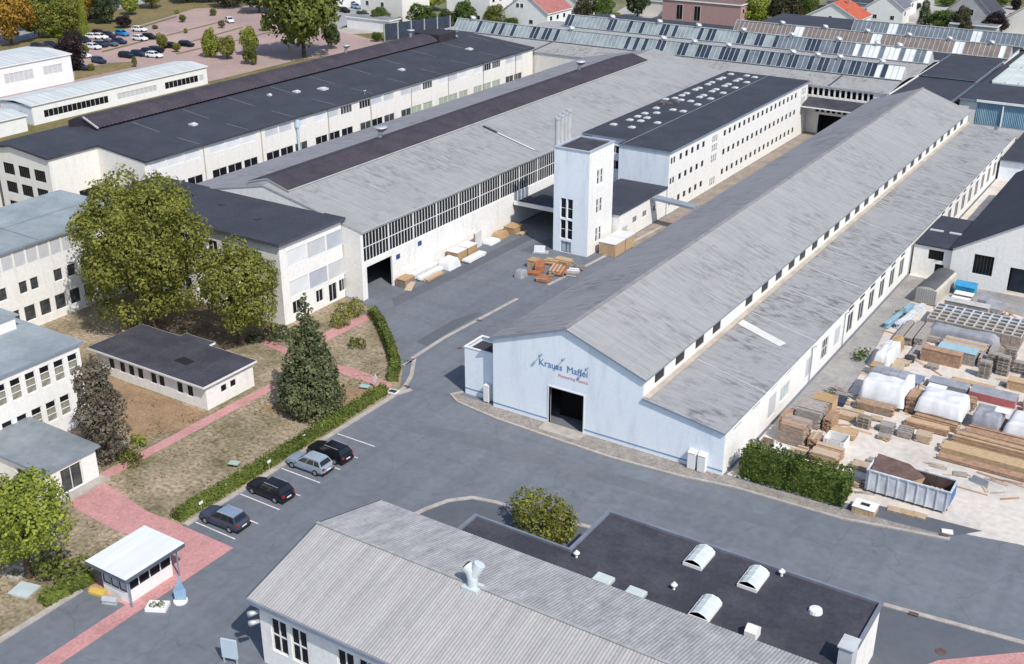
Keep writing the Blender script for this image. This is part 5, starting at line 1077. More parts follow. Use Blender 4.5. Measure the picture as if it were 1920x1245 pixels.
FT = [
 ('golden autumn tree at the upper left corner', 22, 84, -35, 92, 'broad1', L_AUTUMN, 'autumn_tree'),
 ('olive brown tree standing right of the golden tree', 75, 72, -8, 54, 'oval1', L_OLIVE, 'broadleaf_tree'),
 ('dark green tree towering behind the olive brown tree', 112, 50, -50, 66, 'broad2', L_GREEN, 'broadleaf_tree'),
 ('wide olive tree at the left edge of the car park', 128, 68, -10, 66, 'broad3', L_OLIVE, 'broadleaf_tree'),
 ('low yellow green bush under the wide olive tree', 103, 70, 38, 38, 'oval2', L_LIME, 'bush'),
 ('second golden autumn tree at the top edge', 157, 42, -38, 46, 'broad1', L_AUTUMN, 'autumn_tree'),
 ('slim lime green cone tree in front of the second golden tree', 161, 71, 16, 17, 'cone', L_LIME, 'tree'),
 ('grey green round tree left of the purple bush', 197, 44, -18, 48, 'broad2', L_DARK, 'broadleaf_tree'),
 ('yellow green tree at the far end of the woodland road', 246, 28, -18, 32, 'oval1', L_LIME, 'broadleaf_tree'),
 ('olive tree at the top edge above the empty car park', 285, 16, -45, 46, 'broad3', L_OLIVE, 'broadleaf_tree'),
 ('tall dark tree behind the woodland road', 215, 8, -60, 60, 'broad1', L_DARK, 'broadleaf_tree'),
 ('dark wood edge tree behind the golden tree', 50, 30, -60, 70, 'broad2', L_DARK, 'broadleaf_tree'),
 ('tall olive tree behind the second golden tree', 140, 30, -70, 70, 'broad3', L_OLIVE2, 'broadleaf_tree'),
 ('dark green tree filling the gap right of the golden tree', 52, 58, -30, 44, 'oval2', L_GREEN, 'broadleaf_tree'),
 ('green tree behind the grey green round tree', 178, 34, -40, 44, 'oval1', L_GREEN, 'broadleaf_tree'),
 ('olive tree left of the two dark trees at the top edge', 392, 4, -45, 50, 'oval1', L_OLIVE2, 'broadleaf_tree'),
 ('grey leafed tree at the top edge right of the olive tree', 352, 4, -40, 60, 'broad1', L_GREY, 'broadleaf_tree'),
 ('dark grey tree at the top edge left of the huge car park tree', 432, 14, -50, 62, 'broad2', L_GREY, 'broadleaf_tree'),
 ('dark tree casting deep shade at the car park rim', 487, 24, -50, 70, 'broad3', L_DARK, 'broadleaf_tree'),
 ('small round purple bush at the car park entrance', 232, 52, 27, 28, 'oval1', L_PURPLE, 'bush'),
 ('dark purple leaved tree beside the taller white block', 138, 132, 64, 56, 'broad2', L_PURPLE, 'purple_tree'),
 ('huge dark green tree at the right side of the car park', 570, 108, -95, 136, 'broad3', L_OLIVE2, 'broadleaf_tree'),
 ('dark green small tree touching the right side of the huge tree', 622, 92, 41, 30, 'oval1', L_DARK, 'tree'),
 ('lone slim olive tree between the rows of parked cars', 305, 93, 60, 21, 'oval1', L_OLIVE, 'tree'),
 ('lime green tree, left one of two in the middle of the car park', 394, 108, 49, 34, 'oval2', L_LIME, 'tree'),
 ('yellowish tree, right one of two in the middle of the car park', 427, 111, 63, 32, 'oval1', L_OLIVE, 'tree'),
 ('green tree leaning over the car park in front of the huge tree', 472, 121, 70, 26, 'oval2', L_OLIVE2, 'tree'),
 ('lime green tree top left of the huge tree', 468, 104, 46, 32, 'oval1', L_LIME, 'tree'),
 ('small lime tree tucked against the huge tree', 500, 58, 27, 20, 'oval2', L_LIME, 'tree'),
 ('small green bush on the upper car park verge, left one', 343, 42, 26, 13, 'oval1', L_OLIVE2, 'bush'),
 ('small green bush on the upper car park verge, right one', 401, 29, 15, 15, 'oval2', L_OLIVE2, 'bush'),
 ('tiny lime bush on the top verge of the car park', 332, 26, 17, 9, 'oval1', L_LIME, 'bush'),
 ('tiny yellow bush on the middle verge of the car park', 348, 62, 52, 9, 'oval2', L_LIME, 'bush'),
 ('brownish bush beside the lone white car', 416, 53, 36, 12, 'oval1', L_BROWN, 'bush'),
 ('tiny yellowish bush on the verge right of the white saloon', 292, 54, 46, 13, 'oval2', L_OLIVE, 'bush'),
 ('small olive bush between the black cars by the verge', 332, 98, 78, 14, 'oval1', L_OLIVE, 'bush'),
 ('small rust coloured bush behind the black cars', 286, 104, 95, 10, 'oval2', L_AUTUMN, 'bush'),
 ('slim green bush in front of the white site office roof', 253, 126, 104, 9, 'oval1', L_OLIVE2, 'bush'),
 ('low olive bush at the corner of the taller white block', 172, 132, 119, 16, 'oval2', L_OLIVE, 'bush'),
 ('pale green bush beside the dark purple tree', 160, 100, 83, 16, 'oval1', L_OLIVE, 'bush'),
 ('dark green tree in front of the low white garages', 679, 48, 16, 26, 'oval1', L_DARK, 'tree'),
 ('green tree over the left end of the noise barrier', 713, 52, 11, 36, 'broad1', L_GREEN, 'broadleaf_tree'),
 ('dark narrow tree before the apartment house balcony', 746, 42, 12, 20, 'oval2', L_DARK, 'tree'),
 ('small green tree right of the dark narrow tree', 745, 56, 30, 22, 'oval1', L_GREEN, 'tree'),
 ('bushy green tree behind the noise barrier', 790, 56, 6, 52, 'broad2', L_GREEN, 'broadleaf_tree'),
 ('yellow green tree top at the top edge behind the bushy tree', 800, 20, -30, 70, 'broad3', L_LIME, 'broadleaf_tree'),
 ('dark green tree right of the bushy tree', 838, 50, 15, 30, 'broad1', L_DARK, 'broadleaf_tree'),
 ('tall green tree left of the white house with dark roof', 868, 50, -2, 46, 'oval2', L_GREEN, 'broadleaf_tree'),
 ('round lime bush at the corner of the pink gravel', 707, 78, 58, 18, 'oval1', L_GREEN, 'bush'),
 ('green tree left of the white gabled house', 928, 50, 8, 38, 'broad2', L_OLIVE2, 'broadleaf_tree'),
 ('round green bush at the gable of the white house', 958, 52, 31, 28, 'oval1', L_GREEN, 'bush'),
 ('lime tree top behind the faded red roof', 945, 12, -20, 40, 'broad1', L_LIME, 'broadleaf_tree'),
 ('small dark shrub at the far roof edge', 1012, 50, 36, 14, 'oval2', L_DARK, 'bush'),
 ('grey green tree right of the beige house', 1090, 38, -10, 42, 'broad3', L_GREY, 'broadleaf_tree'),
 ('green tree behind the second lantern row', 1130, 38, -12, 42, 'broad1', L_GREEN, 'broadleaf_tree'),
 ('low lime shrub between the green tree and the dark tree', 1152, 34, 22, 26, 'oval2', L_LIME, 'bush'),
 ('dark green tree left of the cream garage', 1195, 34, -28, 40, 'oval1', L_DARK, 'broadleaf_tree'),
 ('bright lime tree right of the pink brick building', 1418, 50, -10, 58, 'broad2', L_LIME, 'broadleaf_tree'),
 ('big grey brown tree beside the bright lime tree', 1466, 50, -30, 66, 'broad3', L_GREY, 'broadleaf_tree'),
 ('green and yellow tree left of the orange roof', 1512, 44, -25, 44, 'broad1', L_GREEN, 'broadleaf_tree'),
 ('yellow shrub at the foot of the green and yellow tree', 1498, 46, 22, 20, 'oval1', L_AUTUMN, 'bush'),
 ('dark conical tree right of the grey terrace', 1731, 52, 15, 23, 'cone', L_DARK, 'conifer'),
 ('wide green tree right of the dark conical tree', 1763, 56, 18, 48, 'broad2', L_GREEN, 'broadleaf_tree'),
 ('olive grey tree in front of the steep dark roof', 1797, 62, 8, 36, 'broad1', L_GREY, 'broadleaf_tree'),
 ('small round tree in the paved garden', 1720, 17, 4, 13, 'oval1', L_DARK, 'tree'),
 ('low olive bush left of the maroon tree', 1806, 68, 36, 30, 'oval2', L_GREY, 'bush'),
 ('dark maroon round tree at the upper right', 1862, 64, 22, 48, 'broad3', L_PURPLE, 'purple_tree'),
 ('lime bush in front of the dark maroon tree', 1856, 66, 48, 20, 'oval1', L_LIME, 'bush'),
 ('purple bush at the top right corner', 1905, 18, -6, 22, 'oval2', L_PURPLE, 'bush'),
 ('green garden hedge mass at the top right edge', 1865, 12, -10, 50, 'broad1', L_GREEN, 'bush'),
 ('green garden shrub right of the row of terraces', 1775, 12, -6, 30, 'oval1', L_GREEN, 'bush'),
 ('green shrub at the right edge near the maroon roof', 1898, 44, 24, 26, 'oval2', L_GREEN, 'bush'),
]
for lb, px, py, top, wpx, kind, m, nm in FT:
    far_tree(lb, px, py, top, wpx, kind, m, nm, 'bush' if nm == 'bush' else 'tree')

# dry tufts all over the lawn: nobody could count them
rr = random.Random(5); v, f = [], []
for _ in range(9000):
    x, y = rr.uniform(-38, -11.9), rr.uniform(-48, 4)
    if noise.noise(Vector((x*.35, y*.35, 3))) < -.05+.25*rr.random(): continue
    if -41.2 < x < -23.0 and -17.2 < y < -8.4: continue
    if x < -21.2 and (y < -30.5 or y > -9.5 or x > -22.9): continue
    if -36.3 < y < -31.2 or (x < -31.5 and y < -23.8) or (y > -9 and x < -19): continue
    h = rr.uniform(.05, .13); a = rr.uniform(0, PI); d = Vector((math.cos(a), math.sin(a), 0))*rr.uniform(.08, .2); i = len(v); t = Vector((rr.uniform(-.1, .1), rr.uniform(-.1, .1), h))
    p = Vector((x, y, .031)); v += [p-d, p+d, p+d*.7+t, p-d*.7+t]; f.append((i, i+1, i+2, i+3))
o = link('grass_tufts', lmesh('grass_tufts', ([tuple(q) for q in v], f), leafmat('leaf_dry_grass', (.36, .29, .19), (.15, .14, .07), .2))); o['kind'] = 'stuff'
# ================================================================= VEHICLES
ST = [(-2.28, .70, .45, .84), (-2.14, .84, .30, .98), (-1.2, .90, .22, 1.0), (0, .91, .22, .97), (1.0, .90, .22, .95), (1.62, .87, .24, .87), (2.14, .78, .30, .76), (2.3, .60, .42, .64)]
def car_parts():
    body = MB(); rings = []
    for x, w_, zl, zb in ST:
        half = [(w_*.90, zl), (w_, zl+.28*(zb-zl)), (w_*.985, zl+.72*(zb-zl)), (w_*.92, zb), (w_*.5, zb+.035), (0, zb+.045)]
        rings.append([(x, y, z) for y, z in half]+[(x, -y, z) for y, z in half[-2::-1]])
    for a, b in zip(rings, rings[1:]):
        n = len(a)
        for i in range(n-1): body.poly([a[i], b[i], b[i+1], a[i+1]])
        body.poly([a[-1], b[-1], b[0], a[0]])
    body.poly(rings[0]); body.poly(rings[-1][::-1])
    # cabin shell
    bx0, bx1, rx0, rx1, bw, rw, zb, zr = -2.08, 1.02, -1.72, .18, .83, .64, .95, 1.47
    Q = {'b': [(bx0, bw, zb), (bx1, bw, zb), (bx1, -bw, zb), (bx0, -bw, zb)], 'r': [(rx0, rw, zr), (rx1, rw, zr), (rx1, -rw, zr), (rx0, -rw, zr)]}
    cab = MB(); B_, R_ = Q['b'], Q['r']; sides = []
    for i in range(4):
        j = (i+1) % 4; cab.poly([B_[i], B_[j], R_[j], R_[i]]); sides.append((B_[i], B_[j], R_[j], R_[i]))
    roof = MB(); rp = [(rx0, rw), (rx0, -rw), (rx1, -rw), (rx1, rw)]
    for k in range(6):
        a, b = rx0+(rx1-rx0)*k/6, rx0+(rx1-rx0)*(k+1)/6; h = lambda t: zr+.05*math.sin(PI*(t-rx0)/(rx1-rx0))
        for y0, y1, e0, e1 in ((-rw, -rw*.5, 0, .03), (-rw*.5, rw*.5, .03, .03), (rw*.5, rw, .03, 0)): roof.poly([(a, y0, h(a)+e0), (b, y0, h(b)+e0), (b, y1, h(b)+e1), (a, y1, h(a)+e1)])
    def pane(s, u0, u1, v0=.10, v1=.90, off=.012):
        a, b, c, d = map(Vector, s); n = (b-a).cross(d-a).normalized()
        if n.dot((a+c)/2-Vector((-.5, 0, 1.1))) < 0: n = -n
        P_ = lambda u, v: (a*(1-u)+b*u)*(1-v)+(d*(1-u)+c*u)*v+n*off
        m = MB(); m.poly([P_(u0, v0), P_(u1, v0), P_(u1, v1), P_(u0, v1)]); return m
    gl = [('windscreen', pane(sides[1], .05, .95)), ('rear_window', pane(sides[3], .06, .94, .2, .9))]
    for s, f in ((sides[0], 0), (sides[2], 1)):
        for u0, u1 in ((.05, .28), (.31, .60), (.63, .92)):
            if f: u0, u1 = 1-u1, 1-u0
            gl.append(('side_window', pane(s, u0, u1)))
    return body, cab, roof, gl
def wheel_meshes():
    t = MB(); t.tube([(0, -.11, 0), (0, -.08, 0), (0, .08, 0), (0, .11, 0)], [.29, .33, .33, .29], 16); r = MB(); r.tube([(0, -.118, 0), (0, .118, 0)], .20, 10); return t.mesh('wheel', TYRE), r.mesh('rim', RIM)
WM, RMESH = wheel_meshes()
cb, cc, cr_, cg = car_parts()
def near_car(label, p, rz, pm, rm, cat='car'):
    t = thing('parked_car', label, cat, p, rz, 'cars in the marked bays along the hedge')
    cb.build('body', pm, t, (0, 0, 0), smooth=False); cc.build('cabin', pm, t, (0, 0, 0)); cr_.build('roof', rm, t, (0, 0, 0), smooth=True)
    for n, m in cg: m.build(n, CGLASS, t, (0, 0, 0))
    for x in (-1.36, 1.40):
        for y in (-.80, .80): w_ = link('wheel', WM, t, (x, y, .33)); link('rim', RMESH, w_)
    for y in (-.62, .62):
        m = MB(); m.box(-.17, -.09, -.09, .02, .16 if y > 0 else .09, .09); l = link('tail_light', m.mesh('tail_light', LAMPR), t, (-2.14, y, .84))
        m = MB(); m.box(-.10, -.14, -.07, .06, .14, .05); link('headlight', m.mesh('headlight', LAMPW), t, (2.16, y*.92, .64))
        m = MB(); m.box(-.08, -.12, -.06, .08, .12, .07); link('mirror', m.mesh('mirror', pm), t, (.72, (.92 if y > 0 else -.92), 1.0))
    m = MB(); m.box(-.03, -.26, -.06, .02, .26, .06); link('number_plate', m.mesh('number_plate', WHITE2), t, (-2.27, 0, .62))
    m = MB(); m.box(-.05, -.80, -.10, .10, .80, .06); link('bumper', m.mesh('bumper', TYRE), t, (-2.24, 0, .42))
    for y in (-.60, .60):
        m = MB(); m.bar((-1.6, y, 1.53), (.05, y, 1.53), .04, .04); m.build('roof_rail', METAL, t, (0, 0, 0))
    return t
near_car('dark blue estate car with pale reflecting roof, nearest the red paving', (-7.35, -30.1, .01), PI+.03, paint('slate', (.07, .085, .13)), paint('roof_reflection', (.30, .37, .48)))  # sky reflection painted into the roof colour
near_car('black estate car alone between two empty bays', (-7.3, -24.6, .01), PI-.02, paint('black', (.018, .019, .028)), paint('black', (.018, .019, .028)))
near_car('silver blue estate car parked beside another black one', (-7.45, -19.3, .01), PI+.02, paint('silver', (.36, .43, .50)), paint('silver_roof', (.42, .50, .58)))
near_car('black estate car farthest along the hedge', (-7.25, -16.7, .01), PI-.03, paint('ink', (.014, .015, .024)), paint('ink', (.014, .015, .024)))
FC = {}
def far_car(label, px, py, pm, rz=0):
    if pm.name not in FC:
        m = MB()
        def add(b, k):
            i = len(m.v); m.v += b.v; m.f += [tuple(i+q for q in f) for f in b.f]; m.m += [k]*len(b.f)
        add(cb, 0); add(cc, 0); add(cr_, 0)
        for _, g in cg: add(g, 1)
        for x in (-1.36, 1.40):
            for y in (-.80, .80): m.tube([(x, y-.11, .33), (x, y+.11, .33)], .33, 10, 2)
        FC[pm.name] = m.mesh('parked_car', [pm, CGLASS, TYRE])
    o = link('parked_car', FC[pm.name], None, at(px, py)+Vector((0, 0, .02)), rz); return tag(o, label, 'car', 'cars standing in the far car park')
DK, NV, BK, WH = paint('dark', (.03, .033, .05)), paint('navy', (.03, .045, .09)), paint('deep_black', (.014, .015, .02)), paint('white', (.75, .76, .77), 0)
for lb, px, py, m, a in (
 ('dark car behind the left corner of the taller white block', 72, 92, DK, 0), ('brown grey car, middle of three behind the taller white block', 85, 93, paint('taupe', (.12, .09, .08)), .1), ('navy car nearest the purple tree on its left side', 97, 89, NV, .1),
 ('dark car at the left end of the upper car row', 160, 80, DK, -.2), ('white car, front left of the pair of white ones', 176, 73, WH, .2), ('white car right beside the dark red one', 189, 73, WH, .15), ('dark red car in the upper car row', 187, 66, paint('dark_red', (.14, .015, .03)), .1), ('dark car right of the white ones in the upper row', 204, 70, DK, .15),
 ('bright blue car standing alone', 230, 67, paint('bright_blue', (.02, .22, .52), 0), -.05), ('white saloon alone above the blue car to the right', 262, 59, WH, .2), ('white car with a black one at its right side', 263, 76, WH, .1), ('black car right beside a white one near the verge', 281, 73, BK, .1),
 ('white car beside the purple tree on its right side', 176, 92, WH, .1), ('navy car, leftmost of three in the middle row', 189, 88, NV, .1), ('grey blue car, middle of three in the middle row', 208, 86, paint('grey_blue', (.12, .15, .20)), .1), ('dark blue car, rightmost of three in the middle row', 224, 82, NV, .1),
 ('white car half hidden by the purple tree foliage', 156, 108, WH, .1), ('black car, leftmost in the lower row', 238, 108, BK, .1), ('blue black car, second from left in the lower row', 261, 105, NV, .1), ('black car, third in the lower row', 280, 101, BK, .1), ('black car at the right end of the lower row', 293, 98, BK, .1), ('white car in front of the lower black cars', 290, 108, WH, .2),
 ('dark navy car alone by the grass strip', 186, 118, NV, -.1), ('navy car under the purple tree at the white block corner', 152, 131, NV, .3), ('black car left of the small olive bush at the verge', 321, 90, BK, .1), ('black car right of the small olive bush at the verge', 350, 87, BK, .1), ('lone white car in the upper car park', 431, 42, WH, -.5)):
    far_car(lb, px, py, m, a)
for lb, px, py, m, a in (('black car driving on the street beside the huge tree', 646, 23, BK, -.3), ('dark red car parked at the lawn beyond the street', 662, 12, paint('dark_red', (.14, .015, .03)), -.4), ('pale blue car beside the dark red one on the street', 668, 16, paint('pale_blue', (.25, .38, .50)), -.4), ('dark van like car on the woodland road, left', 20, 66, DK, .9), ('dark car on the woodland road behind the cone tree', 168, 36, DK, .9)):
    far_car(lb, px, py, m, a)

# ================================================================= YARD GOODS
def single(name, label, cat, mb, mats, loc=(0, 0, 0), rz=0, group=None, smooth=False):
    o = mb.build(name, mats, None, (0, 0, 0), smooth); o.location = loc; o.rotation_euler = (0, 0, rz); return tag(o, label, cat, group)
ry = random.Random(21)
def lumber(label, x0, y0, x1, y1, h, m, along='x', bw=.22, bt=.09, z0=.03, name='lumber_stack', rz=0, gap=.012, ragged=.25, m2=None):
    """a strapped stack of boards, every board modelled"""
    mb = MB(); w_, d = x1-x0, y1-y0; L, B_ = (w_, d) if along == 'x' else (d, w_); n = max(1, int(B_/bw)); k = max(1, int(h/(bt+.02)))
    for i in (.15, .85): (mb.box(L*i-.05-L/2, -B_/2, 0, L*i+.05-L/2, B_/2, .08, 0) if along == 'x' else mb.box(-B_/2, L*i-.05-L/2, 0, B_/2, L*i+.05-L/2, .08, 0))
    for a in range(k):
        z = .08+a*(bt+.02)*h/(k*(bt+.02)+.001)
        for j in range(n):
            if a == k-1 and ry.random() < .12: continue
            e0, e1 = ry.uniform(0, ragged), ry.uniform(0, ragged); c = -B_/2+B_*j/n; mm = 1 if (m2 and ry.random() < .4) else 0
            if along == 'x': mb.box(-L/2+e0, c+gap, z, L/2-e1, c+B_/n-gap, z+bt, mm)
            else: mb.box(c+gap, -L/2+e0, z, c+B_/n-gap, L/2-e1, z+bt, mm)
    return single(name, label, 'lumber', mb, [m, m2 or m], ((x0+x1)/2, (y0+y1)/2, z0), rz)
pm_ = MB()
for i in range(5): pm_.box(-.6, -.4+i*.168, .122, .6, -.4+i*.168+.128, .144)
for i in range(3): pm_.box(-.6, -.4+i*.34, .1, .6, -.4+i*.34+.12, .121); pm_.box(-.6, -.4+i*.34, 0, .6, -.4+i*.34+.12, .022)
for i in (-.6, -.07, .46):
    for j in range(3): pm_.box(i, -.4+j*.34, .022, i+.14, -.4+j*.34+.12, .1)
PAL = {}
def pallet(label, x, y, z, rz, m, group=None):
    if m.name not in PAL: PAL[m.name] = pm_.mesh('pallet', m)
    o = link('pallet', PAL[m.name], None, (x, y, z), rz); return tag(o, label, 'pallet', group)
def tarp(label, x0, y0, x1, y1, h, m, seed, z0=.02, round_=.25, name='tarpaulin', cat='tarpaulin', rz=0, skirt=.0):
    """sheet draped over a load: closed, sagging, creased surface"""
    w_, d = x1-x0, y1-y0; N = 18; v, f = [], []; 
    for i in range(N+1):
        for j in range(N+1):
            u, t = i/N*2-1, j/N*2-1; e = max(abs(u), abs(t)); k = min(1, (1-e)/round_) if e < 1 else 0
            z = h*(1-(1-k)**2.4)**.8*(1+.0) if e < 1 else skirt
            n1 = noise.noise(Vector((u*2.2+seed, t*2.2, seed))); n2 = noise.noise(Vector((u*6, t*6+seed, seed*2)))
            z = max(skirt, z+(n1*.16+n2*.06)*h*.55*(1 if z > .1 else .2)); s = 1+.05*n2
            v.append((u*w_/2*s, t*d/2*s, z))
    for i in range(N):
        for j in range(N): a = i*(N+1)+j; f.append((a, a+N+1, a+N+2, a+1))
    me = bpy.data.meshes.new(name); me.from_pydata(v, [], f); me.materials.append(m); me.update()
    for p in me.polygons: p.use_smooth = True
    o = link(name, me, None, ((x0+x1)/2, (y0+y1)/2, z0), rz); return tag(o, label, cat)
def crate(label, x0, y0, x1, y1, h, m, lid=None, z0=.02, rz=0, group=None, name='crate', fill=None):
    """slatted wooden box: posts, boards, open top or a lid"""
    w_, d = x1-x0, y1-y0; a, b = w_/2, d/2; mb = MB(); n = max(2, int(h/.22)); t = .035
    for k in range(n):
        z, z1 = h*k/n+.015, h*(k+1)/n-.015
        mb.box(-a, -b, z, a, -b+t, z1); mb.box(-a, b-t, z, a, b, z1); mb.box(-a, -b+t, z, -a+t, b-t, z1); mb.box(a-t, -b+t, z, a, b-t, z1)
    for sx in (-1, 1):
        for sy in (-1, 1): mb.box(sx*(a-.08)-.05, sy*(b-.08)-.05, 0, sx*(a-.08)+.05, sy*(b-.08)+.05, h)
    for q in (-.33, .33): mb.box(a*2*q-.06, -b-.025, 0, a*2*q+.06, -b, h); mb.box(a*2*q-.06, b, 0, a*2*q+.06, b+.025, h)
    mb.box(-a+t, -b+t, .05, a-t, b-t, .10, 1)
    if fill: mb.box(-a+t, -b+t, .1, a-t, b-t, h*.8, 1)
    t_ = thing(name, label, 'crate', ((x0+x1)/2, (y0+y1)/2, z0), rz, group); mb.build('box', [m, fill or OLDWOOD], t_, (0, 0, 0))
    if lid: l = MB(); l.box(-a-.06, -b-.06, h, a+.06, b+.06, h+.05); l.build('lid', lid, t_, (0, 0, 0))
    return t_
# skip with scrap
sk = thing('waste_skip', 'long pale blue ribbed waste skip loaded with scrap boards beside the tall hedge', 'skip', (40.3, 5.6, .02), .0)
m = MB(); L, Wd, H_ = 3.6, 1.2, 2.2
for s in (-1, 1): m.prism([(-L, s*Wd, .25), (L-.3, s*Wd, .25), (L, s*Wd, .9), (L, s*Wd, H_), (-L, s*Wd, H_)], (0, -s*.07, 0), 0)
m.box(-L, -Wd+.07, .25, -L+.07, Wd-.07, H_); m.prism([(L-.3, -Wd+.07, .25), (L, -Wd+.07, .9), (L, -Wd+.07, H_), (L-.06, -Wd+.07, H_), (L-.06, -Wd+.07, .9), (L-.36, -Wd+.07, .25)], (0, 2*Wd-.14, 0), 2); m.box(-L+.07, -Wd+.07, .25, L-.36, Wd-.07, .32, 1)
for s in (-1, 1): m.box(-L+.08, s*Wd-s*.10-.01, .35, L-.1, s*Wd-s*.10+.01, H_-.02, 1)
m.build('body', [SKIPB, RUST, BLUE], sk, (0, 0, 0))
for k in range(9):
    for s in (-1, 1):
        r = MB(); r.box(-L+.2+k*.84, s*Wd, .25, -L+.30+k*.84, s*(Wd+.09), H_); r.build('rib', SKIPB, sk, (0, 0, 0))
r = MB(); r.box(-L-.04, -Wd-.1, H_, L+.04, -Wd+.08, H_+.1); r.box(-L-.04, Wd-.08, H_, L+.04, Wd+.1, H_+.1); r.box(-L-.04, -Wd+.08, H_, -L+.12, Wd-.08, H_+.1); r.box(L-.12, -Wd+.08, H_, L+.04, Wd-.08, H_+.1); r.build('rim', SKIPB, sk, (0, 0, 0))
r = MB(); r.bar((-L, -.5, .14), (L-.2, -.5, .14), .18, .22); r.bar((-L, .5, .14), (L-.2, .5, .14), .18, .22)
for x in (-L+.3, L-.8):
    for y in (-.7, .7): r.tube([(x, y-.1, .16), (x, y+.1, .16)], .16, 10)
r.build('skid', RUST, sk, (0, 0, 0))
m = MB(); m.prism([(-3.4, -.95, 1.9), (-.6, -1.0, 1.75), (1.0, .6, 2.0), (-.6, 1.3, 2.45), (-3.4, 1.25, 2.7)], (0, 0, .05)); m.prism([(-3.45, -1.0, 1.2), (-3.4, -.95, 1.9), (-3.4, 1.2, 2.7), (-3.45, 1.05, 1.2)], (.05, 0, 0)); single('scrap_sheet', 'rust brown sheet lying slanted in the waste skip', 'sheet', m, RUST, (40.3, 5.6, .02))
m = MB(); m.prism([(-.9, -.9, 1.5), (.9, -.95, 1.6), (1.0, .5, 1.95), (-.6, .8, 1.8)], (0, 0, .05)); single('scrap_board', 'pale board lying in the middle of the waste skip', 'board', m, CARD, (40.3, 5.6, .02))
m = MB()
for i in range(3): m.tube([(1.6+i*.42, -.8, .9+i*.05), (1.65+i*.42, .8, 1.1)], .2, 8)
single('scrap_roll', 'pale rolls standing in the right part of the waste skip', 'rolls', m, WOOD, (40.3, 5.6, .02))
# by the hedge
c_ = crate('low wooden crate with a white top at the end of the tall hedge', 36.8, .5, 38.7, 1.9, .6, WOODY, None)
l = MB(); l.box(-1.0, -.75, .6, 1.0, -.2, .66); l.box(-1.0, .35, .6, 1.0, .75, .66); l.box(-1.0, -.2, .6, -.45, .35, .66); l.box(.35, -.2, .6, 1.0, .35, .66); l.build('lid', WHITE2, c_, (0, 0, 0))
pallet('pale pallet on the asphalt before the skip, left of the two', 39.9, 2.75, .03, .05, WOOD); pallet('pale pallet on the asphalt before the skip, right of the two', 41.9, 2.95, .03, -.03, WOOD); pallet('pale pallet propped between the other two before the skip', 40.95, 2.85, .03, .02, WOODY)
m = MB(); m.box(-.5, -.3, 0, .4, .3, .12); single('foam_block', 'small white foam block at the right end of the skip', 'block', m, WHITE2, (44.6, 1.8, .02), .3)
m = MB(); m.prism([(-.9, -.25, 0), (.9, -.25, 0), (.75, .1, .5), (-.7, .1, .5)], (0, .12, 0)); single('grey_board', 'grey board lying alone on the pale ground right of the skip', 'board', m, GREYFELT, (45.0, 11.3, .02), -.3)
# along the hall wall
lumber('stack of grey and brown boards by the hall wall, nearest the hedge', 26.9, 8.7, 29.5, 10.9, 2.0, WOODG, 'x', .3, .12, m2=WOODB)
lumber('stack of grey planks by the hall wall behind the front stack', 27.0, 12.9, 29.6, 15.4, 1.9, WOODG, 'x', .3, .1)
crate('tall plywood box behind the grey planks by the hall wall', 27.6, 16.4, 29.6, 18.2, 1.5, WOODY, CARD)
lumber('brown leaning panel stack right of the grey planks', 29.8, 13.0, 30.7, 15.6, 1.3, WOODB, 'y', .2, .1)
lumber('low bundle of pale boards behind the white rimmed crate', 30.6, 12.6, 33.2, 14.0, .5, WOODY, 'x', .2, .09)
c_ = crate('open white rimmed crate with a lattice end between the stacks', 30.9, 10.1, 32.9, 11.9, 1.0, WHITE2, None)
lumber('light plywood stack with brown sides behind the tall hedge', 30.6, 6.9, 33.4, 9.2, .95, WOOD, 'x', .55, .06, m2=WOODB)
lumber('flat bundle of laths behind the left end of the skip', 34.3, 7.6, 37.0, 8.8, .4, WOOD, 'x', .16, .06)
lumber('low pale pallet boards left of the skip', 34.2, 4.6, 36.2, 5.8, .35, WOOD, 'x', .2, .06)
crate('small crate of white sheets behind the hedge near the hall', 27.4, 5.4, 28.8, 6.8, .8, WOODG, WHITE2); crate('open crate of offcuts behind the hedge', 29.0, 5.2, 30.3, 6.5, .7, WOODG); crate('small grey crate against the hall wall behind the hedge', 26.0, 6.2, 27.1, 7.4, .9, OLDWOOD)
for k in range(8):
    pallet('weathered pallet in the pile beside the open lattice crate', 33.0+ry.uniform(-.05, .05), 16.1+ry.uniform(-.05, .05), .03+k*.145, ry.uniform(-.06, .06), OLDWOOD, 'pallets piled left of the tied bundles')
for k in range(3): lumber(('leftmost', 'middle', 'rightmost')[k]+' of the three short pale bundles in front of the white tarpaulins', 34.4+k*1.75, 15.9, 35.95+k*1.75, 17.1, .75, (WOODG, WOODG, WOOD)[k], 'x', .2, .1)
lumber('long brown timbers at the front of the wood rows by the right edge', 40.6, 13.6, 52, 14.5, .35, WOODB, 'x', .22, .12); lumber('long pale timbers in the second wood row by the right edge', 40.4, 15.0, 52, 16.6, .6, WOODY, 'x', .24, .12); lumber('long yellow timbers in the third wood row by the right edge', 41.0, 17.4, 52, 19.0, .9, WOODY, 'x', .24, .12, m2=WOODB); lumber('low brown beams between the wood rows and the tarpaulins', 36.2, 18.4, 40.5, 19.6, .55, WOODB, 'x', .3, .14, m2=WOODY)
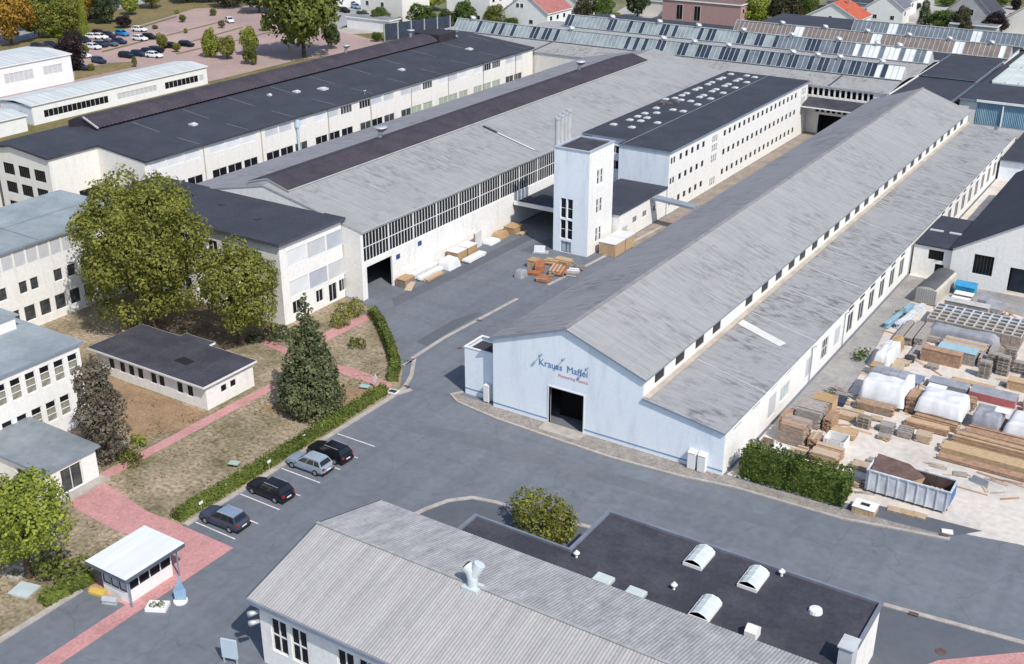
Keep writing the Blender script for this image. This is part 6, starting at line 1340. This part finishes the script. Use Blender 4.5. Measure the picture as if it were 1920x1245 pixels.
# tarpaulined loads
lumber('timber base under the left white tarpaulin', 31.0, 21.1, 35.2, 25.3, .5, WOODB, 'x', .4, .12); tarp('big white tarpaulin load, leftmost of the covered row', 30.8, 20.9, 35.4, 25.6, 2.1, TARP, 3.1, .5, .16)
m = MB()
for i in range(4):
    for j in range(2): m.box(-1.7+i*.86, -.8+j*.82, 0, -.88+i*.86, -.02+j*.82, .22)
single('grey_block_stack', 'grey grooved blocks lying on top of the leftmost white tarpaulin', 'blocks', m, TARPG, (33.0, 24.2, 2.62))
lumber('timber base under the middle white tarpaulin', 36.6, 20.9, 41.0, 24.3, .7, WOODB, 'x', .4, .14, m2=WOODY); tarp('white tarpaulin load in the middle of the covered row', 36.5, 20.9, 41.1, 24.5, 1.5, TARP, 5.7, .72, .2)
lumber('plywood parcel squeezed between the two white tarpaulins', 35.5, 21.3, 36.4, 24.0, 1.7, WOODB, 'y', .3, .12)
lumber('timber base under the grey tarpaulin', 41.9, 21.2, 46.0, 24.2, .6, WOODB, 'x', .4, .14); tarp('grey white tarpaulin load right of the middle one', 41.8, 21.3, 44.6, 24.0, 1.3, TARPG, 8.3, .62, .22); tarp('pale tarpaulin load at the right edge of the covered row', 44.8, 21.0, 50.5, 24.6, 1.5, TARP, 9.9, .4, .25); 
m = MB(); m.box(-.7, -.6, 0, .7, .6, .05); single('white_sheet', 'white sheet lying on the grey tarpaulin load', 'sheet', m, WHITE2, (44.3, 23.1, 1.95))
lumber('flat white topped boards behind the middle tarpaulin', 36.4, 25.2, 38.3, 26.9, 1.1, WOODB, 'x', .4, .1); m = MB(); m.box(-.9, -.8, 0, .9, .8, .05); single('white_sheet', 'white sheet on the flat boards behind the middle tarpaulin', 'sheet', m, WHITE2, (37.3, 26.1, 1.25))
lumber('brown board parcel behind the middle tarpaulin', 38.5, 25.0, 41.4, 26.6, 1.0, WOODB, 'x', .4, .1, m2=OLDWOOD)
# grey and red sheets
gr_ = thing('panel_stack', 'long stack of grey roof panels beside the red edged one', 'panels', (37.9, 29.2, .02)); m = MB()
for k in range(6): m.box(-2.0+ry.uniform(0, .1), -.85, .08+k*.11, 2.0-ry.uniform(0, .1), .85, .17+k*.11)
m.build('panels', TARPG, gr_, (0, 0, 0)); m = MB(); m.box(-1.6, -.85, 0, -1.5, .85, .08); m.box(1.5, -.85, 0, 1.6, .85, .08); m.build('bearer', OLDWOOD, gr_, (0, 0, 0))
gr_ = thing('panel_stack', 'long stack of grey panels with red side edge', 'panels', (42.4, 29.0, .02)); m = MB()
for k in range(6): m.box(-2.3+ry.uniform(0, .1), -1.0, .08+k*.13, 2.3-ry.uniform(0, .1), 1.0, .19+k*.13, 1, 0)
m.build('panels', [TARPG, mat('red_edge', (.50, .14, .14), .7, .3, var=.12)], gr_, (0, 0, 0)); m = MB(); m.box(-1.8, -1, 0, -1.7, 1, .08); m.box(1.7, -1, 0, 1.8, 1, .08); m.build('bearer', OLDWOOD, gr_, (0, 0, 0))
tb = thing('table_frame', 'blue grey topped flat frame on legs left of the grey panels', 'frame', (34.2, 28.3, .02)); m = MB(); m.box(-1.2, -1.1, .6, 1.2, 1.1, .68); m.build('top', mat('blue_grey_sheet', (.24, .30, .40), .5, .4, c2=(.17, .21, .29), scale=1), tb, (0, 0, 0))
for sx in (-1.1, 1.1):
    for sy in (-1, 1): m = MB(); m.box(sx-.06, sy-.06, 0, sx+.06, sy+.06, .6); m.build('leg', OLDWOOD, tb, (0, 0, 0))
tarp('white round shouldered tarpaulin by the strip along the hall', 29.6, 29.6, 31.4, 34.8, 1.9, TARP, 14.2, .02, .35); tarp('cardboard coloured bulging cover at the far end of the round white tarpaulin', 29.8, 35.0, 31.2, 36.8, 1.5, CARD, 15.1, .02, .4)
crate('small tan box at the near end of the round white tarpaulin', 29.9, 27.9, 31.0, 29.2, 1.1, CARD, CARD); lumber('curved lath bundle right of the round white tarpaulin', 31.6, 28.9, 32.7, 31.6, .6, WOOD, 'y', .2, .1)
# long grey planks towards the wall
for k, (x, lb) in enumerate(((29.6, 'first'), (30.75, 'second'), (31.9, 'third'))):
    lumber(lb+' grey plank stack from the hall side, running towards the far hall', x, 37.6, x+.95, 43.4, .8+.15*k, WOODG, 'y', .3, .14)
lumber('flat grey planks right of the three plank stacks', 32.2, 34.2, 33.1, 38.2, .4, WOODG, 'y', .3, .12)
for k, lb in enumerate(('left', 'right')):
    m = MB(); m.box(-.32, -4, 0, .32, 4, .14); m.box(-.06, -4, .14, .06, 4, .55); m.box(-.32, -4, .55, .32, 4, .68); single('steel_beam', 'pale blue long beam lying on the yard strip, %s of the pair' % lb, 'beam', m, (BLUEGLASS, SKIPB)[k], (28.3+k*1.1, 45.0+k*.6, .03), -.12)
# crates block
cm = MB(); s, h = .5, 1.65
for a, b, c, d in ((-s, -s, s, -s+.07), (-s, s-.07, s, s), (-s, -s+.07, -s+.07, s-.07), (s-.07, -s+.07, s, s-.07)): cm.box(a, b, h-.10, c, d, h, 0); cm.box(a, b, .10, c, d, h-.11, 1)
cm.box(-s+.07, -s+.07, .10, s-.07, s-.07, .16, 2)
for sx in (-1, 1):
    for sy in (-1, 1): cm.box(sx*.44-.05, sy*.44-.05, 0, sx*.44+.05, sy*.44+.05, .1, 0)
cmesh = cm.mesh('crate', [mat('pale_rim', (.58, .56, .53), .8, .3, var=.08), OLDWOOD, mat('crate_floor', (.07, .06, .055), .9, .1, var=.2)])
cbl = cm.mesh('crate', [mat('blue_white_rim', (.62, .68, .75), .7, .3, var=.05), OLDWOOD, mat('white_fill', (.62, .66, .70), .7, .3, var=.1)])
for j in range(5):
    for i in range(10):
        back = j >= 3
        o = link('crate', cbl if back else cmesh, None, (32.3+i*1.04, 43.6+j*1.08, .02), ry.uniform(-.03, .03))
        tag(o, 'open crate with pale blue rim and white filling in the rear of the crate block' if back else 'open dark bottomed crate with pale rim at the front of the crate block', 'crate', 'crates with blue rims' if back else 'crates with pale rims')
tarp('crumpled grey plastic cover drooping in front of the crate block', 32.2, 41.2, 40.4, 43.0, 1.5, TARPG, 17.7, .02, .3)
lumber('pale plank stack in front of the crumpled cover', 34.6, 38.0, 39.4, 40.6, 1.0, WOOD, 'x', .3, .1, m2=WOODG)
crate('long brown wooden box with bare front', 33.5, 34.6, 37.7, 35.7, 1.5, WOODB, WOODB); crate('box with pale blue lid behind the long brown one', 34.9, 36.0, 38.9, 37.6, 1.4, WOODG, mat('pale_blue_lid', (.36, .53, .60), .5, .4, c2=(.28, .44, .52), scale=1))
for (x, y, n, lb, gp) in ((40.4, 34.0, 13, 'grey pallet in the tall pile right of the long brown box', 'pallets in the left tall pile'), (41.9, 35.8, 15, 'brownish pallet in the highest pile near the right edge', 'pallets in the highest pile'), (40.6, 36.6, 13, 'grey pallet in the pile behind the tall one', 'pallets in the rear pile'), (42.0, 38.6, 14, 'old pallet in the far pile below the crate block end', 'pallets in the far pile'), (43.4, 37.2, 9, 'old pallet in the low pile at the right edge', 'pallets in the low pile')):
    for k in range(n): pallet(lb, x+ry.uniform(-.06, .06), y+ry.uniform(-.06, .06), .02+k*.145, PI/2*(k % 2 == 9)+ry.uniform(-.05, .05), (WOODG, OLDWOOD)[k % 2], gp)
lumber('yellow planks lying flat in front of the long brown box', 37.6, 31.0, 42.2, 32.1, .25, WOODY, 'x', .25, .08); crate('yellow box at the right edge behind the red edged panels', 43.0, 32.4, 46.0, 33.6, 1.0, WOODY, WOODY); crate('dark blue bin at the right edge', 44.6, 35.4, 45.6, 36.4, 1.1, SIGNB, SIGNB, name='bin'); crate('pale open crate beyond the dark blue bin', 44.2, 38.6, 46.0, 40.0, 1.0, WOOD)
# far end of yard
ct = thing('round_topped_container', 'pale striped container with dark ribbed rounded top by the link building', 'container', (29.9, 55.0, .02), -.06)
N = 10; prf = [(1.25*math.cos(PI*k/N), 1.7+.55*math.sin(PI*k/N)) for k in range(N+1)]
m = MB(); m.box(-1.25, -4.0, .1, 1.25, 4.0, 1.7); m.prism([(x, -4.0, z) for x, z in prf], (0, 8.0, 0)); m.build('body', mat('cream_steel', (.55, .52, .45), .6, .3, var=.1), ct, (0, 0, 0))
m = MB()
for k in range(2, N-1):
    (x, z), (x2, z2) = prf[k], prf[k+1]
    for q in range(16): m.poly([(x*1.02, -3.9+q*.49, z+.03), (x2*1.02, -3.9+q*.49, z2+.03), (x2*1.02, -3.46+q*.49, z2+.05), (x*1.02, -3.46+q*.49, z+.05)])
m.build('cover', mat('dark_cover', (.12, .12, .125), .7, .3, var=.12), ct, (0, 0, 0))
m = MB()
for k in range(9): m.box(-1.2+k*.29, -4.05, .2, -1.06+k*.29, -4.0, 2.0)
m.build('end_ribs', mat('grey_ribs', (.33, .33, .35), .6, .3, var=.1), ct, (0, 0, 0))
bc = thing('lidded_container', 'bright sky blue container with curved lid in front of the white gable', 'container', (33.0, 57.3, .02)); m = MB(); m.box(-1.2, -.8, .1, 1.2, .8, 1.2)
for k in range(9): m.box(-1.15+k*.27, -.86, .15, -1.0+k*.27, -.8, 1.15)
m.build('body', SKYB, bc, (0, 0, 0)); m = MB(); m.prism([(-1.25, -.9, 1.2), (-1.25, .9, 1.2), (-1.25, .55, 1.5), (-1.25, -.5, 1.55)], (2.5, 0, 0)); m.build('lid', SKYB, bc, (0, 0, 0))
for k, lb in enumerate(('nearer', 'farther')): crate('white topped flat box before the blue container, %s one' % lb, 32.3, 52.6+k*1.7, 34.4, 53.8+k*1.7, .8+.1*k, WOODG, WHITE2)
crate('long flat crate with pale lid behind the crate block', 32.2, 49.7, 37.2, 51.0, 1.6, WOODG, mat('pale_lid', (.55, .54, .51), .8, .2, c2=(.4, .39, .37), scale=2))
m = MB(); m.prism([(-1.3, -1.5, 0), (1.6, -1.5, 0), (1.6, 1.5, 0), (-1.3, 1.5, 0)], (0, 0, .8)); m.prism([(-1.2, -1.2, .8), (-.2, -1.2, .8), (-.2, 1.2, .8), (-1.2, 1.2, .8)], (0, 0, .7)); single('machine_block', 'grey stepped machine housing under a sheet behind the crate block', 'machine', m, TARPG, (36.6, 53.6, .02))
for k, (x, y, lb) in enumerate(((38.6, 52.0, 'scattered scrap boards right of the grey machine housing'), (41.5, 51.4, 'rusty scrap boards at the right edge of the yard'), (43.5, 50.0, 'orange brown offcuts at the far right of the yard'))):
    m = MB()
    for q in range(9): a = ry.uniform(0, 3); x_, y_, z = ry.uniform(-1, 1), ry.uniform(-.7, .7), ry.uniform(.05, .5); m.bar((x_-math.cos(a), y_-math.sin(a), z), (x_+math.cos(a), y_+math.sin(a), z+ry.uniform(-.04, .3)), .18, .06, q % 2)
    single('scrap_pile', lb, 'scrap', m, [OLDWOOD, WOODB], (x, y, .02))
m = MB()
for q in range(12): a = ry.uniform(-.5, .5); x_, y_ = ry.uniform(-.8, .8), ry.uniform(-.6, .6); m.bar((x_-.9*math.cos(a), y_-.9*math.sin(a), ry.uniform(.05, .5)), (x_+.9*math.cos(a), y_+.9*math.sin(a), ry.uniform(.1, .6)), .2, .08)
single('scrap_pile', 'grey crossed boards behind the tan box by the hall wall', 'scrap', m, WOODG, (28.7, 21.6, .02)); 
m = MB(); m.prism([(-.6, -.8, 0), (.6, -.8, 0), (.5, .8, 0), (-.6, .7, 0)], (0, 0, .5)); single('dark_bale', 'dark wrapped bale left of the leftmost white tarpaulin', 'bale', m, NAVY, (29.4, 19.8, .02))
m = MB(); m.tube([(0, 0, 0), (0, 0, .6)], .55, 12); single('drum', 'dark drum lid on the ground left of the long brown box', 'drum', m, DFRAME, (32.6, 33.6, .02))

# further goods filling the rows
extra = [
 ('short brown crates row under the front edge of the leftmost white tarpaulin', 30.9, 19.4, 34.9, 20.7, .8, WOODB, 'x', OLDWOOD), ('low tan timbers in front of the middle white tarpaulin', 36.6, 19.7, 41.2, 20.7, .6, WOOD, 'x', WOODB),
 ('brown timbers below the grey tarpaulin front edge', 41.6, 19.3, 47.5, 20.9, .7, WOODB, 'x', WOODY), ('grey flat timbers between the grey panels and the middle tarpaulin', 36.2, 27.1, 40.3, 27.9, .45, WOODG, 'x', None),
 ('pale timbers left of the long brown box', 31.2, 32.0, 33.0, 33.2, .35, WOOD, 'x', WOODG), ('brown timbers behind the small tan box', 31.2, 27.2, 32.6, 28.7, .8, WOODB, 'y', WOOD),
 ('grey stack between the box with blue lid and the pallet piles', 39.2, 36.0, 39.9, 38.2, 1.1, WOODG, 'y', None), ('tan boards behind the leftmost white tarpaulin', 31.6, 25.9, 34.8, 27.0, 1.0, WOOD, 'x', WOODB),
 ('pale lath stack left of the flat plywood stack behind the hedge', 29.0, 7.2, 30.3, 8.4, .6, WOOD, 'x', WOODG), ('tan boards leaning between hall wall and grey planks', 26.0, 11.2, 26.8, 13.8, 1.2, WOODY, 'y', WOODB),
 ('pinkish boards right of the front board stack', 29.7, 9.0, 30.6, 11.0, 1.0, WOODB, 'y', WOOD), ('tan timbers between the tall plywood box and the pallet pile', 30.0, 16.4, 32.1, 18.0, .5, WOOD, 'x', WOODY),
 ('long grey beams along the front of the crate block cover', 32.4, 39.9, 34.4, 40.8, .5, WOODG, 'x', None), ('brown low stack right of the pale plank stack', 39.6, 39.4, 41.0, 41.6, .8, OLDWOOD, 'y', WOODG),
 ('grey boards at the right edge behind the yellow box', 46.2, 30.2, 49.0, 33.4, .9, WOODG, 'x', WOOD), ('tan timbers at the right edge beside the red edged panels', 45.2, 27.6, 49.5, 30.0, .7, WOODY, 'x', WOODB),
 ('mixed old timbers at the right edge beyond the pale open crate', 44.0, 41.0, 48.0, 44.5, 1.1, OLDWOOD, 'x', WOOD)]
for lb, x0, y0, x1, y1, h, m_, al, m2_ in extra: lumber(lb, x0, y0, x1, y1, h, m_, al, .24, .1, m2=m2_, ragged=.4, rz=ry.uniform(-.04, .04))
BD = MB(); BD.box(-1.1, -.09, 0, 1.1, .09, .05); BDM = {q.name: BD.mesh('loose_board', q) for q in (WOOD, WOODG, WOODB, WOODY)}
for k in range(95):
    zone = ry.choice(((26.2, 6, 34.5, 20), (29, 18, 47, 29), (29, 27, 46, 36), (33, 3.9, 37, 8), (40, 9.5, 48, 13.2), (28.5, 36, 46, 43)))
    q = ry.choice((WOOD, WOODG, WOODB, WOODY)); o = link('loose_board', BDM[q.name], None, (ry.uniform(zone[0], zone[2]), ry.uniform(zone[1], zone[3]), .02), ry.gauss(.1, .5)); o.scale = (ry.uniform(.5, 1.3), ry.uniform(.8, 2), 1)
    tag(o, 'loose board lying on the pale yard ground among the stacks', 'board', 'loose boards on the yard ground')
for k in range(12):
    x, y = ((31.6, 18.8), (33.6, 18.2), (35.4, 14.8), (29.9, 20.2), (33.2, 5.8), (36.0, 9.6), (43.2, 11.9), (34.6, 29.6), (35.2, 33.2), (31.0, 24.2), (43.5, 25.6), (46.8, 26.0))[k]
    for n_ in range(1+k % 3): pallet('pallet lying about on the pale yard ground between the stacks', x, y, .02+n_*.146, ry.uniform(-.3, .3)+n_*.05, ry.choice((WOOD, WOODG, WOODY)), 'pallets lying about the yard')

# ================================================================= COURT GOODS
b1 = crate('tan plywood crate with white cover beside the tower, nearer one', -12.6, 45.0, -10.1, 47.8, 1.75, WOODY, None); b2 = crate('tan plywood crate with white cover beside the tower, farther one', -12.6, 48.05, -10.1, 50.6, 1.75, WOODY, None)
for b_, d in ((b1, 1.4), (b2, 1.275)):
    l = MB(); l.box(-1.32, -d-.05, 1.75, 1.32, d+.05, 1.85); l.box(-1.3, -d-.04, 1.3, -1.262, d+.04, 1.75); l.build('cover', TARP, b_, (0, 0, 0))
    l = MB(); l.box(-1.24, -d+.01, .02, 1.24, d-.01, 1.74); l.build('panel', WOODY, b_, (0, 0, 0))
tarp('grey wrapped bundle left of the orange goods in the court', -17.6, 31.2, -16.4, 32.8, 1.0, TARPG, 31.0, .02, .45)
m = MB(); m.box(-.6, -1.2, 0, .6, 1.2, .9)
for y in (-.6, .6): m.box(-.63, y-.06, 0, .63, y+.06, .93)
single('orange_container', 'orange steel box in the middle of the court', 'container', m, ORANGE, (-16.3, 35.6, .02), .5)
crate('pale crate left behind the orange steel box in the court', -18.2, 35.4, -17.0, 36.8, 1.0, WOODY, CARD)
lumber('pale timber frame bundle near the tower foot', -16.2, 38.6, -13.6, 40.0, .6, WOODY, 'x', .2, .1); lumber('orange and white timber bundle in the court', -14.6, 34.4, -12.6, 37.2, .7, WOOD, 'y', .25, .12, m2=ORANGE, rz=.3); lumber('low orange timber bundle in front of the others in the court', -14.8, 31.6, -12.9, 33.2, .5, ORANGE, 'x', .25, .12, rz=.25, m2=WOODB)
m = MB()
for q in range(10): a = ry.uniform(-.6, .6); m.bar((-1.2*math.cos(a), -1.2*math.sin(a)+ry.uniform(-.6, .6), .08+q*.04), (1.2*math.cos(a), 1.2*math.sin(a)+ry.uniform(-.6, .6), .1+q*.045), .16, .08)
lumber('pale orange timber frames between the orange box and the tower', -17.2, 37.6, -15.2, 39.2, .45, WOODY, 'x', .25, .1, m2=ORANGE, rz=.2); lumber('grey and white sheets at the right end of the court goods', -12.6, 35.4, -10.9, 37.4, .5, WOODG, 'x', .4, .1, m2=TARP, rz=.3); lumber('dark orange beams lying before the orange box', -17.0, 33.2, -15.2, 34.2, .35, ORANGE, 'x', .22, .1, rz=.35, m2=OLDWOOD)
single('scrap_pile', 'grey and brown offcuts at the right end of the court goods', 'scrap', m, OLDWOOD, (-12.4, 38.2, .02))
m = MB(); m.prism([(-1.1, -.5, 0), (1.1, -.5, 0), (1.1, .5, 0), (-1.1, .5, 0)], (0, 0, .2)); m.prism([(-.9, -.5, .2), (-.9, .4, .2), (-.9, .1, 1.0)], (1.5, 0, 0)); single('tipping_trough', 'pale steel tipping trough at the shade edge by the tower', 'trough', m, METAL, (-19.6, 41.2, .02), .4)
crate('brown slatted crate at the left end of the wall goods', -28.6, 20.6, -27.1, 22.6, 1.0, OLDWOOD, CARD)
m = MB(); m.prism([(-.5, -.9, 0), (.5, -.9, 0), (.3, .9, .55), (-.5, .9, .55)], (0, 0, .06)); single('leaning_board', 'pale board tilted against the brown slatted crate', 'board', m, WOOD, (-26.6, 21.0, .02), .2)
lumber('white wrapped long bundle at the hall wall', -28.6, 23.2, -27.9, 28.8, .8, TARP, 'y', .35, .2, name='wrapped_bundle'); lumber('white planks in front of the wrapped long bundle', -27.6, 23.4, -26.9, 28.6, .45, WHITE2, 'y', .3, .12); lumber('yellow plank bundle lying before the white planks', -26.6, 23.6, -25.9, 27.4, .35, WOODY, 'y', .25, .1)
tarp('white round bale at the hall wall between the planks and the white crates', -28.0, 28.6, -25.9, 31.2, 1.3, TARP, 33.3, .02, .45)
crate('tan crate with white lid at the hall wall, nearer of two', -28.6, 31.6, -26.8, 33.8, 1.4, CARD, TARP); crate('tan crate with white lid at the hall wall, farther of two', -28.6, 34.1, -26.8, 36.3, 1.4, CARD, TARP)
lumber('long white sheets lying in front of the tan crates', -26.5, 32.0, -25.3, 36.4, .4, WHITE2, 'y', .6, .1)
m = MB(); m.box(-.06, -1.0, 0, .06, 1.0, 2.3); m.box(-.1, -1.05, 0, .12, -.95, 2.3, 1); single('leaning_sheet', 'tall grey white panel standing at the hall wall', 'panel', m, [TARP, WOODB], (-28.0, 38.2, .02), .1)
tarp('flat pale cover on the ground beyond the tall panel', -28.6, 39.8, -26.8, 42.2, .5, TARP, 35.5, .02, .4); tarp('brown grey heap against the hall wall', -28.6, 42.4, -27.0, 44.8, .9, CARD, 36.5, .02, .5); crate('low tan crate at the shade edge of the hall wall', -28.4, 45.4, -26.6, 47.6, .9, CARD, CARD); lumber('light laths in front of the low tan crate', -26.4, 45.4, -25.4, 47.2, .3, WOOD, 'y', .2, .08)

# ================================================================= GATE AREA DETAILS
sg = thing('info_sign', 'thin pale leaning sign panel on the lawn path by the curved hedge', 'sign', at(704, 728)); m = MB(); m.box(-.04, -.04, 0, .04, .04, 1.0); m.build('post', METAL, sg, (0, 0, 0)); m = MB(); m.prism([(-.32, -.05, .9), (0, -.05, .55), (.34, -.05, 1.25), (.05, -.05, 1.7)], (0, .04, 0)); m.build('panel', WHITE2, sg, (0, 0, 0))
fp = thing('flag_sign', 'pale blue pointed banner stand on a white base by the gatehouse', 'banner', at(339, 1128)); m = MB(); m.tube([(0, 0, 0), (0, 0, .14)], .55, 12); m.build('base', WHITE2, fp, (0, 0, 0))
m = MB(); m.prism([(-.42, 0, .12), (.42, 0, .12), (.5, 0, 1.0), (.28, 0, 1.6), (.05, 0, 2.5), (-.1, 0, 1.7), (-.46, 0, 1.1)], (0, .05, 0)); o = m.build('banner', mat('banner_blue', (.32, .45, .60), .5, .4, c2=(.2, .32, .48), scale=1.2), fp, (0, 0, 0)); o.rotation_euler = (0, 0, .6)
pl = thing('planter', 'white edged square planter with low green plants by the gatehouse', 'planter', at(296, 1140), .5); m = MB(); m.box(-.8, -.55, .01, .8, -.42, .3); m.box(-.8, .42, .01, .8, .55, .3); m.box(-.8, -.42, .01, -.67, .42, .3); m.box(.67, -.42, .01, .8, .42, .3); m.box(-.67, -.42, .01, .67, .42, .2); m.build('box', WHITE2, pl, (0, 0, 0))
link('plants', lmesh('plants', crown([(-.3, 0, .3, .3), (.2, .1, .3, .28), (.4, -.1, .26, .22)], .16, 60, 3), L_GREEN), pl)
m = MB(); m.box(-.7, -.4, 0, .7, .4, .22); m.prism([(-.7, -.4, .22), (.7, -.4, .22), (.7, 0, .4), (-.7, 0, .4)], (0, .06, 0)); single('sand_bin', 'yellow salt bin at the left corner of the gatehouse', 'bin', m, YELLOW, at(186, 1112)+Vector((0, 0, .02)), .2)
m = MB(); m.tube([(-.6, 0, .3), (.6, 0, .3)], .3, 10); m.box(-.6, -.3, 0, .6, .3, .1); single('grey_roller', 'grey barrel lying left of the red strip at the gatehouse', 'barrel', m, METAL, at(208, 1130)+Vector((0, 0, .02)), .4)
m = MB(); m.box(-.9, -.8, 0, .9, .8, .16); single('manhole_slab', 'pale blue square concrete slab on the lawn at lower left', 'slab', m, mat('pale_slab', (.50, .58, .60), .8, .2, var=.08), at(46, 1108)+Vector((0, 0, .02)), .25)
m = MB()
for a, b_, c, d in ((-.8, -.7, .8, -.5), (-.8, .5, .8, .7), (-.8, -.5, -.6, .5), (.6, -.5, .8, .5)): m.box(a, b_, 0, c, d, .18)
single('manhole_surround', 'pale concrete shaft frame on the lawn under the lime tree', 'frame', m, KERB, at(30, 1076)+Vector((0, 0, .02)), .25)
m = MB(); m.box(-.55, -.45, 0, .55, .45, .12, 0); m.box(-.4, -.3, .12, .4, .3, .14, 1); single('shaft_cover', 'white framed dark shaft cover at the end of the long hedge', 'cover', m, [WHITE2, DFRAME], at(737, 736)+Vector((0, 0, .04)), .1)
m = MB(); m.box(-.5, -.35, .35, .5, .35, .42); m.box(-.06, -.06, 0, .06, .06, .35); single('floor_lamp', 'pale green small plate on a stub on the dry lawn', 'marker', m, mat('pale_green', (.40, .52, .44), .7, .3, var=.1), at(440, 875)+Vector((0, 0, .03)), .3)
m = MB(); m.box(-.5, -.35, .2, .5, .35, .26); m.box(-.06, -.06, 0, .06, .06, .2); single('floor_lamp', 'turquoise small plate beside the red path near the conifer', 'marker', m, mat('turquoise', (.36, .56, .52), .7, .3, var=.1), at(684, 728)+Vector((0, 0, .03)), .3)
for px, py, lb in ((378, 958, 'small white plate sign in front of the nearest parked car'), (422, 926, 'small white plate sign at the empty bay by the hedge'), (505, 880, 'small white plate sign in front of the silver blue car'), (570, 832, 'small white plate sign before the farthest black car'), (605, 812, 'small white plate sign at the far end of the parking bays')):
    s_ = thing('bay_sign', lb, 'sign', at(px, py), PI/2); m = MB(); m.box(-.03, -.03, 0, .03, .03, .9); m.build('post', METAL, s_, (0, 0, 0)); m = MB(); m.box(-.22, -.06, .72, .22, -.03, .98); m.build('plate', WHITE2, s_, (0, 0, 0))
ib = thing('notice_board', 'pale blue notice board standing in the shade of the ribbed shed gable', 'board', (6.0, -42.6, 0), .3); m = MB(); m.box(-.6, -.08, .5, .6, .08, 2.1); m.build('panel', mat('board_blue', (.50, .60, .68), .6, .3, var=.08), ib, (0, 0, 0))
for x in (-.5, .5): m = MB(); m.box(x-.05, -.05, 0, x+.05, .05, .5); m.build('leg', METAL, ib, (0, 0, 0))
m = MB(); m.tube([(0, 0, 0), (0, 0, .02)], .4, 16); o = single('manhole_cover', 'round rusty manhole cover on the forecourt at lower right', 'cover', m, RUST, at(1764, 1222)+Vector((0, 0, .02)))
for px, py, lb in ((1713, 1153, 'near the flat roofed wing'), (1770, 1005, 'at the end of the kerb beyond the skip'), (763, 726, 'by the island at the curved hedge'), (898, 601, 'halfway along the drain channel')):
    m = MB(); m.box(-.35, -.2, 0, .35, .2, .015); single('drain_grate', 'dark brown drain grate '+lb, 'grate', m, RUST, at(px, py)+Vector((0, 0, .125 if px in (1770,) else .105 if px == 1713 or px == 763 else .02)), .1)
m = MB(); m.tube([(0, 0, 0), (0, 0, .012)], .3, 14); single('manhole_cover', 'round manhole cover on the road left of the lettered gable', 'cover', m, RUST, at(862, 653)+Vector((0, 0, .01)))
